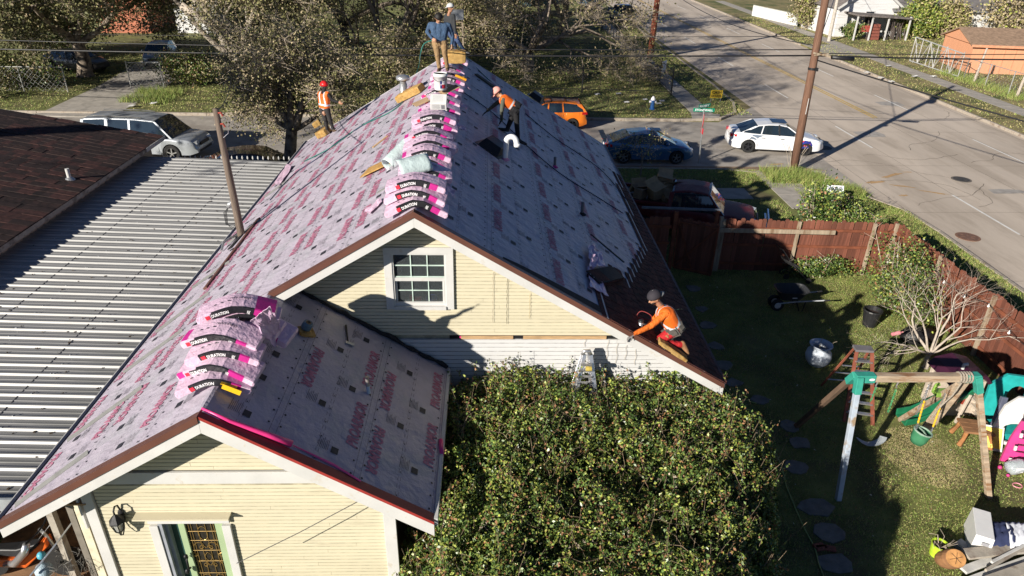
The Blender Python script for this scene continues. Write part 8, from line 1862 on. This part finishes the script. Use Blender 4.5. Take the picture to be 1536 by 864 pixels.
mb = MB(); q = b1+d2*9.6; mb.beam(q+Vector((-1.1, 0, 0)), q+Vector((1.1, 0, 0)), .10, .12); mb.build('crossarm', wood_grey, pole2)
pole3 = thing('utility_pole', 'pale grey utility pole across the wide road by the ruined porch', 'pole', (33, 70, 0))
b3 = gpt(1243, 62, 0); tp = wpt(1256, 0, b3.y+.4); d3 = (tp-b3)/tp.z
mb = MB(); mb.tube([b3, b3+d3*9.5], [.17, .13], 12); mb.build('shaft', M('pale pole', (.42, .38, .33), .9, .2), pole3)
def wire(label, a, b, sag, r=.02, mt=black, grp=None):
    a, b = Vector(a), Vector(b); mb = MB(); mb.tube([a.lerp(b, t)-Vector((0, 0, sag*4*t*(1-t))) for t in np.linspace(0, 1, 22)], r, 5); tag(mb.build('overhead_wire', mt, smooth=True), label, 'wire', grp)
k5 = b0+d*5.1
lp_ = wpt(-40, 66, 38);
wire('thick black cable running left from the corner pole over the side street', k5, wpt(0, 80, 36)+Vector((-14, 1, .2)), .25, .035)
wire('black cable just above the thick one running left from the corner pole', k5+Vector((0, 0, .25)), wpt(0, 66, 37)+Vector((-14, 1, .3)), .30, .022)
wire('thin upper wire across the field from the corner pole', b0+d*5.9, wpt(600, 76, 48)+Vector((-40, 3, .3)), .2, .014)
wire('thick black cable running right from the corner pole to the edge', k5, wpt(1536, 91, 33.6)+Vector((12, 1, .1)), .12, .035)
wire('second cable running right from the corner pole', k5+Vector((0, 0, .10)), wpt(1536, 84, 34)+Vector((12, 1, .3)), .12, .02)
wire('heavy diagonal cable from the corner pole crossing the wide road', k5-Vector((0, 0, .15)), wpt(1536, 208, 24)+Vector((3.4, -6, .3)), .15, .03)
wire('diagonal cable from the corner pole to the pale pole across the road', b0+d*5.4, b3+d3*6.5, .4, .022)
wire('diagonal cable from the corner pole toward the red pole', b0+d*5.5, b1+d2*5.9, .7, .02)
wire('long wire from the pale pole to the right above the orange shed', b3+d3*6.8, wpt(1536, 50, 60)+Vector((20, -3, 0)), .4, .02)
wire('upper wire from the pale pole to the right', b3+d3*7.4, wpt(1536, 30, 60)+Vector((20, -3, 0)), .4, .016)
wire('service drop from the old leaning pole over the carport', wpt(324, 168, 15.3), wpt(350, 76, 34), .5, .012)
mb = MB(); mb.tube([k5+Vector((.75, -.05, -.05)), k5+Vector((1.75, -.02, -.12))], .09, 10); tag(mb.build('splice_case', black, smooth=True), 'black cable splice case just right of the corner pole', 'splice case')
c = gpt(1049, 241, 0); tp = wpt(1056, 165, 32.4); t = thing('stop_sign', 'stop sign on a metal post topped by two green street name plates', 'road sign', tuple(c))
mb = MB(); mb.tube([c-Vector((0, 0, .2)), tp], .035, 8); mb.build('post', galv2, t)
q = c.lerp(tp, .80); mb = MB(); mb.prism([(.34*math.cos(R(22.5+45*k)), .34*math.sin(R(22.5+45*k))) for k in range(8)], -.006, .006, 'y'); o = mb.build('stop_plate', M('sign red', (.52, .02, .03), .4), t, world=False); o.matrix_basis = Matrix.Translation(q-c) @ Matrix.Rotation(R(78), 4, 'Z')
tb = MB(); put_text(tb, 'STOP', lambda u, v: ((u-.5)*.46, -.010, (v-.5)*.22), 0, bold=.03); o2 = tb.build('stop_text', whiteprint, t, world=False); o2.matrix_basis = o.matrix_basis.copy()
q2 = c.lerp(tp, .60); mb = MB(); mb.box((0, 0, 0), (.03, .30, .26)); mb.build('red_strip', M('sign red', (.5, .02, .03)), t, world=False).matrix_basis = Matrix.Translation(q2-c)
gs = M('sign green', (.0, .20, .12), .4)
for (h, rz_, w, word) in ((0, -4, .98, 'STONEWALL'), (.20, 75, .72, 'ROBY')):
    mb = MB(); mb.box((0, 0, 0), (w, .012, .17)); o = mb.build('name_plate', gs, t, world=False); m4 = Matrix.Translation(tp-c+Vector((.0, 0, h))) @ Matrix.Rotation(R(rz_ if h == 0 else 28), 4, 'Z'); o.matrix_basis = m4
    tb = MB(); put_text(tb, word, lambda u, v, w=w: ((u-.5)*w*.84, -.010, (v-.5)*.095), 0, bold=.02); o = tb.build('plate_text', whiteprint, t, world=False); o.matrix_basis = m4
c = gpt(978, 164, 0); t = thing('fire_hydrant', 'blue fire hydrant with a white top on the shaded field corner', 'fire hydrant', tuple(c))
hb = M('hydrant blue', (.03, .12, .35), .5); mb = MB(); mb.lathe([(.17, 0), (.17, .05), (.12, .07), (.12, .50), (.15, .52), (.15, .56)], c, 16); mb.build('barrel', hb, t)
mb = MB(); mb.lathe([(.14, .56), (.13, .66), (.07, .74), (.04, .80), (.0001, .80)], c, 16); mb.build('bonnet', whiteprint, t)
for s_ in (-1, 1): mb = MB(); mb.lathe([(.07, .10), (.07, .20), (.05, .22)], c+Vector((0, 0, .46)), 10, 0, Matrix.Rotation(R(90)*s_, 3, 'Y')); mb.build('nozzle', whiteprint, t)
for k, (px_, py_) in enumerate([(965, 151), (990, 153), (937, 155), (985, 157), (1010, 128), (893, 143), (925, 142)]):
    c = gpt(px_, py_, .05); film('litter', 'scrap of pale litter lying on the shaded field near the hydrant', 'litter', [c, c+Vector((.3, 0, .05)), c+Vector((.3, .3, .05)), c+Vector((0, .3, .02))], .05, white, 4); bpy.data.objects[-1] if False else None
for o in list(COL.objects):
    if o.name.startswith('litter'): o['group'] = 'litter near the hydrant'
for k, (px_, py_) in enumerate([(1318, 118), (1334, 124), (1330, 100), (1370, 116), (1398, 116), (1297, 110)]):
    c = gpt(px_, py_, .05); film('roadside_litter', 'scrap of pale litter on the grass verge across the wide road', 'litter', [c, c+Vector((.4, 0, .05)), c+Vector((.4, .3, .05)), c+Vector((0, .3, .02))], .07, white, 4)['group'] = 'litter across the road'
for (px_, py_, lab) in ((224, 157, 'white paper scrap on the lawn beside the neighbour drive'), (191, 161, 'pink and white scrap at the edge of the neighbour drive'), (403, 167, 'blue can in the grass at the kerb by the oak')):
    c = gpt(px_, py_, .05); film('paper_scrap', lab, 'litter', [c, c+Vector((.4, 0, .05)), c+Vector((.4, .3, .05)), c+Vector((0, .3, .02))], .06, white, 4)
def sign_board(name, label, c, w, h, mat, mat2, lines, rz_, tilt=0, legs=True, words=()):
    t = thing(name, label, 'sign', tuple(c), R(rz_))
    rt = Matrix.Rotation(R(tilt), 4, 'X')
    mb = MB(); mb.box((0, 0, 0), (w, .02, h)); o = mb.build('board', mat, t, world=False); o.matrix_basis = Matrix.Translation((0, 0, h/2+.25)) @ rt
    mb = MB()
    for (wd_, x0, z0, ww, hh) in words: put_text(mb, wd_, lambda u, v: (x0+u*ww, -.014, z0+v*hh), 0, bold=.03)
    if words: mb.build('lettering', mat2, t, world=False).matrix_basis = Matrix.Translation((0, 0, h/2+.25)) @ rt
    if legs:
        mb = MB(); mb.box((-w*.4, .02, .25), (.03, .03, .7)); mb.box((w*.4, .02, .25), (.03, .03, .7)); mb.build('legs', galv2, t, world=False)
sign_board('yard_sign', 'small yellow sign with dark lettering on the grass at the far corner', gpt(1073, 153, 0), .75, .5, M('sign yellow', (.62, .42, .03), .6), iron, None, 0, 0, True, [('CASH', -.3, .03, .6, .16), ('HOUSES', -.32, -.19, .64, .16)])
c = wpt(1262, 300, 26.0); t = sign_board('yard_sign', 'tilted white yard sign with blue letters outside the back fence', Vector((14.1, 26.6, .15)), .66, .46, M('sign white', (.72, .74, .76), .5), M('sign navy', (.03, .05, .14), .5), None, -8, -30, True, [('WE BUY', -.28, .05, .56, .13), ('HOUSES', -.28, -.15, .56, .14)])
c = gpt(993, 128, 0); sign_board('fence_sign', 'white board sign fixed to the black iron fence', Vector((c.x, c.y, .35)), 1.0, 1.05, M('sign white', (.72, .74, .76)), M('grey print', (.25, .25, .27)), None, 60, 0, False)
mb = MB(); c = gpt(1250, 284, .05); film('flattened_bag', 'flattened white bag in the weeds by the corner pole', 'litter', [c, c+Vector((.5, 0, .05)), c+Vector((.45, .3, .05)), c+Vector((0, .25, .02))], .05, M('pale blue bag', (.35, .45, .52)), 4)
def rail_fence(label, pts, h, sp, mat, post=.035, pick=.014, cat='fence', rails=(.15, .92), name='iron_fence', group=None):
    t = thing(name, label, cat, (pts[0][0], pts[0][1], 0), 0, group)
    pm = MB(); pm.box((0, 0, h/2), (pick, pick, h)); me = pm.mesh('bar', mat); pp_ = MB(); pp_.box((0, 0, h*.53), (post*2, post*2, h*1.06)); mp_ = pp_.mesh('post', mat)
    for (x0_, y0_), (x1_, y1_) in zip(pts[:-1], pts[1:]):
        L = math.hypot(x1_-x0_, y1_-y0_); n = max(1, int(L/sp))
        for k in range(n+1):
            f = k/n; o = put('post' if k % 8 == 0 else 'bar', mp_ if k % 8 == 0 else me, t, world=True); o.location = (x0_+(x1_-x0_)*f, y0_+(y1_-y0_)*f, 0)
        for r_ in rails: mb = MB(); mb.beam((x0_, y0_, h*r_), (x1_, y1_, h*r_), .03, .04); mb.build('rail', mat, t)
    return t
rail_fence('tall black iron fence along the pavement of the wide road beyond the side street', [(12.05, 46.5), (11.9, 70), (11.7, 90)], 1.7, .42, iron)
rail_fence('black iron fence crossing the field parallel to the side street', [(12.05, 46.5), (6.2, 46.9), (-3, 47.2)], 1.7, 1.1, iron, .04, .02)
rail_fence('thin dark wire fence at the back of the field', [(11.5, 66), (0, 66), (-14, 66)], 1.6, 1.6, iron, .03, .02)
link = M('chain link', (.38, .38, .37), .5, metal=.4)
def chainlink(label, pts, h, mat=link, step=.16, group=None):
    t = thing('chain_link_fence', label, 'fence', (pts[0][0], pts[0][1], 0), 0, group)
    mb = MB(); pb = MB()
    for (x0_, y0_), (x1_, y1_) in zip(pts[:-1], pts[1:]):
        a, b = Vector((x0_, y0_, 0)), Vector((x1_, y1_, 0)); L = (b-a).length; d = (b-a)/L; s = -h
        nn = Vector((-d.y, d.x, 0))*.004
        while s < L:
            for sg in (1, -1):
                u0, u1 = (s, s+h); z0_, z1_ = (0.03, h) if sg > 0 else (h, .03)
                c0, c1 = max(0, u0), min(L, u1)
                if c1 <= c0: continue
                f0, f1 = (c0-u0)/h, (c1-u0)/h; p = a+d*c0+Vector((0, 0, z0_+(z1_-z0_)*f0)); q = a+d*c1+Vector((0, 0, z0_+(z1_-z0_)*f1)); w = Vector((0, 0, .006))
                mb.add([p-w, q-w, q+w, p+w], [(0, 1, 2, 3)])
            s += step
        n = max(1, round(L/2.6))
        for k in range(n+1): p = a+d*(L*k/n); pm = MB(); pm.tube([p, p+Vector((0, 0, h+.06))], .035, 8); pm.build('post', mat, t)
        pm = MB(); pm.tube([a+Vector((0, 0, h)), b+Vector((0, 0, h))], .022, 6); pm.build('top_rail', mat, t)
    mb.build('mesh', mat, t)['kind'] = 'stuff'; return t
chainlink('chain link fence left of the neighbour drive', [(-34, 44.9), (-26.2, 45.2)], 1.5, step=.3)
chainlink('chain link gate panel right of the neighbour drive', [(-22.9, 46.5), (-20.8, 46.5)], 1.6, step=.22)
chainlink('grey chain link fence in front of the orange shed', [(35.8, 60.2), (36.1, 53.5), (36.3, 46), (36.6, 40)], 1.5, step=.3)
t = thing('truss_gate', 'silver pipe rolling gate with zigzag braces in front of the orange shed', 'gate', (36, 57, 0))
a, b = Vector((35.75, 60.6, .1)), Vector((35.95, 54.0, .1)); mb = MB(); sp = M('silver pipe', (.55, .55, .53), .4, metal=.4)
for z_ in (.0, 1.9): mb = MB(); mb.tube([a+Vector((0, 0, z_)), b+Vector((0, 0, z_*.86))], .045, 8); mb.build('rail', sp, t)
for k in range(7): p = a.lerp(b, k/6); mb = MB(); mb.tube([p, p+Vector((0, 0, 1.88-.25*k/6))], .035, 8); mb.build('upright', sp, t)
for k in range(6):
    p, q = a.lerp(b, k/6), a.lerp(b, (k+1)/6); mb = MB(); mb.tube([p+Vector((0, 0, 1.85 if k % 2 == 0 else 0)), q+Vector((0, 0, 0 if k % 2 == 0 else 1.8))], .03, 6); mb.build('diagonal', sp, t)
for (y_, lab) in ((52.3, 'tall pale fence post leaning left of the orange shed wall'), (47.5, 'tall pale fence post nearer the right edge'), (45.2, 'pale fence post at the right edge of the chain link')):
    mb = MB(); mb.tube([(36.15, y_, 0), (36.55, y_+.3, 2.4)], [.10, .07], 8); tag(mb.build('fence_post', barkpale), lab, 'post')
t = thing('white_picket_fence', 'white picket fence on the far side of the wide road at the top', 'fence', (33, 86, 0))
pm = MB(); pm.prism([(-.07, 0), (.07, 0), (.07, 1.15), (0, 1.28), (-.07, 1.15)], -.012, .012, 'y'); me = pm.mesh('picket', M('picket white', (.72, .72, .70), .6))
a, b = Vector((32.6, 91.5, 0)), Vector((34.6, 82.4, 0)); n = 56; ang = math.atan2((b-a).y, (b-a).x)
for k in range(n): o = put('picket', me, t, world=True); o.location = a.lerp(b, k/(n-1)); o.rotation_euler = (0, 0, ang)
for z_ in (.3, .9): mb = MB(); mb.beam(a+Vector((-.04, 0, z_)), b+Vector((-.04, 0, z_)), .04, .09); mb.build('rail', M('picket white', (.72, .72, .7)), t)
# ================================================================ BACKGROUND BUILDINGS
def gable_house(name, label, x, y, w, dp, h, rh, wall, roofm, rz_=0, win=(), overhang=.35, cat='house', ridge='y', fas=white):
    t = thing(name, label, cat, (x, y, 0), R(rz_))
    mb = MB(); X, Y = w/2, dp/2
    if ridge == 'y':
        mb.prism([(-X, 0), (X, 0), (X, h), (0, h+rh), (-X, h)], -Y, Y, 'y'); mb.build('wall', wall, t, world=False)
        for s_ in (-1, 1):
            r = MB(); ov = overhang; dz = rh/X; r.prism([(0, h+rh+.12), (s_*(X+ov), h-ov*dz+.12), (s_*(X+ov), h-ov*dz), (0, h+rh)], -Y-ov, Y+ov, 'y'); r.build('roof', roofm, t, world=False)
            r = MB(); r.beam((0, -Y-ov-.03, h+rh-.02), (s_*(X+ov), -Y-ov-.03, h-ov*dz-.02), .04, .2); r.build('rake_board', fas, t, world=False)
    else:
        mb.prism([(-Y, 0), (Y, 0), (Y, h), (0, h+rh), (-Y, h)], -X, X, 'x'); mb.build('wall', wall, t, world=False)
        for s_ in (-1, 1):
            r = MB(); ov = overhang; dz = rh/Y; r.prism([(0, h+rh+.12), (s_*(Y+ov), h-ov*dz+.12), (s_*(Y+ov), h-ov*dz), (0, h+rh)], -X-ov, X+ov, 'x'); r.build('roof', roofm, t, world=False)
        r = MB(); r.box((0, -Y-overhang-.02, h-overhang*rh/Y+.02), (w+2*overhang, .04, .18)); r.build('fascia', fas, t, world=False)
    for (wx, wz, ww, wh__, side) in win:
        f = MB(); p = (wx, -Y-.02, wz) if side == 's' else (-X-.02, wx, wz); s3 = (ww, .06, wh__) if side == 's' else (.06, ww, wh__); f.box(p, s3); fo_ = f.build('window', white, t, world=False)
        g = MB(); p2 = (wx, -Y-.055, wz) if side == 's' else (-X-.055, wx, wz); s4 = (ww-.16, .02, wh__-.16) if side == 's' else (.02, ww-.16, wh__-.16); g.box(p2, s4); g.build('pane', carglass, fo_, world=False)
    return t
shed = gable_house('orange_shed', 'salmon orange shed with a brown shingle roof at the right edge', 41.4, 58.2, 6.4, 5.2, 2.15, .85, M('salmon siding', (.62, .30, .17), .8, .07, 3, .2, 10, stretch=(6, 6, .3)), M('tan shingle', (.28, .19, .13), .9, .25, 4, .5, 40), -8, [], .3, 'shed', 'x', M('salmon trim', (.62, .28, .16)))
mb = MB(); mb.prism([(-2.6, 2.15), (0, 3.0), (2.6, 2.15)], -3.32, -3.22, 'x'); mb.build('gable_panel', M('salmon siding', (.6, .3, .17)), shed, world=False)
for k in range(7): mb = MB(); mb.box((-2.4+k*.8, -2.63, 1.05), (.05, .03, 2.1)); mb.build('batten', M('salmon trim', (.62, .28, .16)), shed, world=False)
wsid = M('white far siding', (.66, .66, .66), .7, .1, 3, .3, 6, stretch=(.2, .2, 6), col2=(.38, .36, .34), c2amt=.2, c2scale=2)
rh_ = gable_house('ruined_house', 'derelict white house with a collapsing porch roof and junk piled below', 38.3, 78.5, 6.4, 7, 3.0, 2.2, wsid, M('grey shingle', (.17, .15, .14), .95, .3, 3, .6, 20), 5, [(.2, 1.6, 1.0, 1.8, 's')], .4)
mb = MB(); mb.prism([(-2.6, 2.3), (3.3, 2.0), (3.3, 2.12), (-2.6, 2.45)], -6.2, -3.4, 'y'); mb.build('porch_roof', M('rotten shingle', (.16, .14, .13), .95, .4, 3, .8, 12), rh_, world=False)
for x_ in (-2.5, -.9, .8, 3.1): mb = MB(); mb.box((x_, -6.0, 1.1), (.12, .12, 2.3)); mb.build('porch_post', white, rh_, world=False)
mb = MB()
for k in range(26):
    x_ = random.uniform(-2.4, 3.2); mb.beam((x_, -5.6+random.uniform(-.3, .6), 0), (x_+random.uniform(-.4, .4), -5.4, random.uniform(.9, 2.2)), .12, .03)
mb.build('loose_boards', M('dark debris', (.10, .08, .07), .9, .5, 3, .5), rh_, world=False)['kind'] = 'stuff'
t = thing('red_crate', 'red brick pier and crate below the ruined porch', 'crate', (38.2, 72.9, 0))
for k in range(5): mb = MB(); mb.box((38.6, 72.9, .18+k*.3), (.9-.06*k, .6, .26)); mb.build('brick_course', M('old brick', (.22, .07, .05)), t)
mb = MB(); mb.box((38.0, 73.0, 1.05), (2.0, .5, .6)); mb.build('crate', M('faded red wood', (.33, .07, .05), .8), t, bevel=.02)
gable_house('white_building', 'long white building with a dark grey roof behind the vines', 48.5, 79.5, 14.5, 7.5, 2.7, 1.9, wsid, M('dark grey roof', (.16, .15, .15), .9, .2, 2, .3, 20), 3, [(-4.6, 1.4, .8, .9, 's')], .35, 'building', 'x', M('roof edge grey', (.2, .2, .21)))
mb = MB(); mb.box((40.2, 76.1, 1.6), (.2, .3, 3.2));
gable_house('orange_brick_house', 'orange brick house seen through the oaks at the top left', -35.0, 73.5, 7.5, 8, 2.9, 1.6, M('orange brick', (.46, .17, .10), .85, .12, 3, .3, 8, col2=(.40, .13, .07), c2amt=.3, c2scale=2), M('brown far roof', (.12, .09, .08), .9), 0, [(-2, 1.5, 1.2, 1.2, 's')], .4)
gable_house('white_cottage', 'small white cottage behind the neighbour drive', -26.5, 73, 5, 6, 2.4, 1.2, wsid, M('grey shingle', (.17, .15, .14)), 0, [(0, 1.4, 1.0, 1.0, 's')], .3)
gable_house('teal_house', 'dark teal house behind the far oaks at the top centre', 1.0, 101, 9, 8, 3.0, 1.6, M('dark teal siding', (.03, .06, .07), .8), M('brown far roof', (.12, .09, .08)), 0, [(1.5, 1.6, .8, 1.2, 's'), (-2, 1.6, 1, 1.2, 's')], .4)
for k, (px_, py_) in enumerate([(754, 40), (770, 38)]):
    c = gpt(px_, py_, 0); t = thing('wheelie_bin', ['green wheeled bin with white label behind the far oaks', 'second green wheeled bin, partly hidden by twigs'][k], 'bin', tuple(c)); mb = MB(); mb.box(c+Vector((0, 0, .5)), (.6, .7, 1.0), 0, None, 1.15); mb.build('body', M('bin green', (.02, .16, .07), .5), t); mb = MB(); mb.box(c+Vector((0, 0, 1.04)), (.74, .84, .08)); mb.build('lid', M('bin green', (.02, .16, .07)), t, bevel=.02); mb = MB(); mb.box(c+Vector((0, -.40, .8)), (.25, .02, .2)); mb.build('label', whiteprint, t)
t = thing('plastic_tank_stand', 'grey tank box on a timber stand seen just right of the man in the cap', 'tank', tuple(gpt(692, 62, 0)))
Y_ = 44; tk_ = wpt(686, 22, Y_); mb = MB(); mb.box(tk_, (.75, .6, .52)); mb.build('tank', M('grey tank', (.42, .44, .46), .4), t, bevel=.02)
for (xx) in (680, 693.5):
    a = wpt(xx, 30, Y_); b = Vector((a.x+.1, Y_, 0)); mb = MB(); mb.beam(b, a, .08, .08, up=(0, 1, 0)); mb.build('post', wood_grey, t)
for yy_ in (33, 41, 56): a, b = wpt(680, yy_, Y_), wpt(693, yy_, Y_); mb = MB(); mb.beam(a, b, .06, .12, up=(0, 1, 0)); mb.build('crossbar', wood_grey, t)
t = thing('red_cart', 'small blue and orange shopping flyers stand in the grass by the far oaks', 'stand', tuple(gpt(545, 25, 0))) if False else None
a, b = wpt(272, 8, 46), wpt(330, 52, 46); mb = MB(); mb.tube([a, a.lerp(b, .4)+Vector((0, 0, .15)), b], [.22, .2, .06], 8); tag(mb.build('broken_limb', barkpale, smooth=True), 'pale broken limb jutting left of the forked oak', 'branch')
print('OBJECTS', len(bpy.data.objects), 'TRIS', sum(len(o.data.polygons) for o in bpy.data.objects if o.type == 'MESH' and o.data))
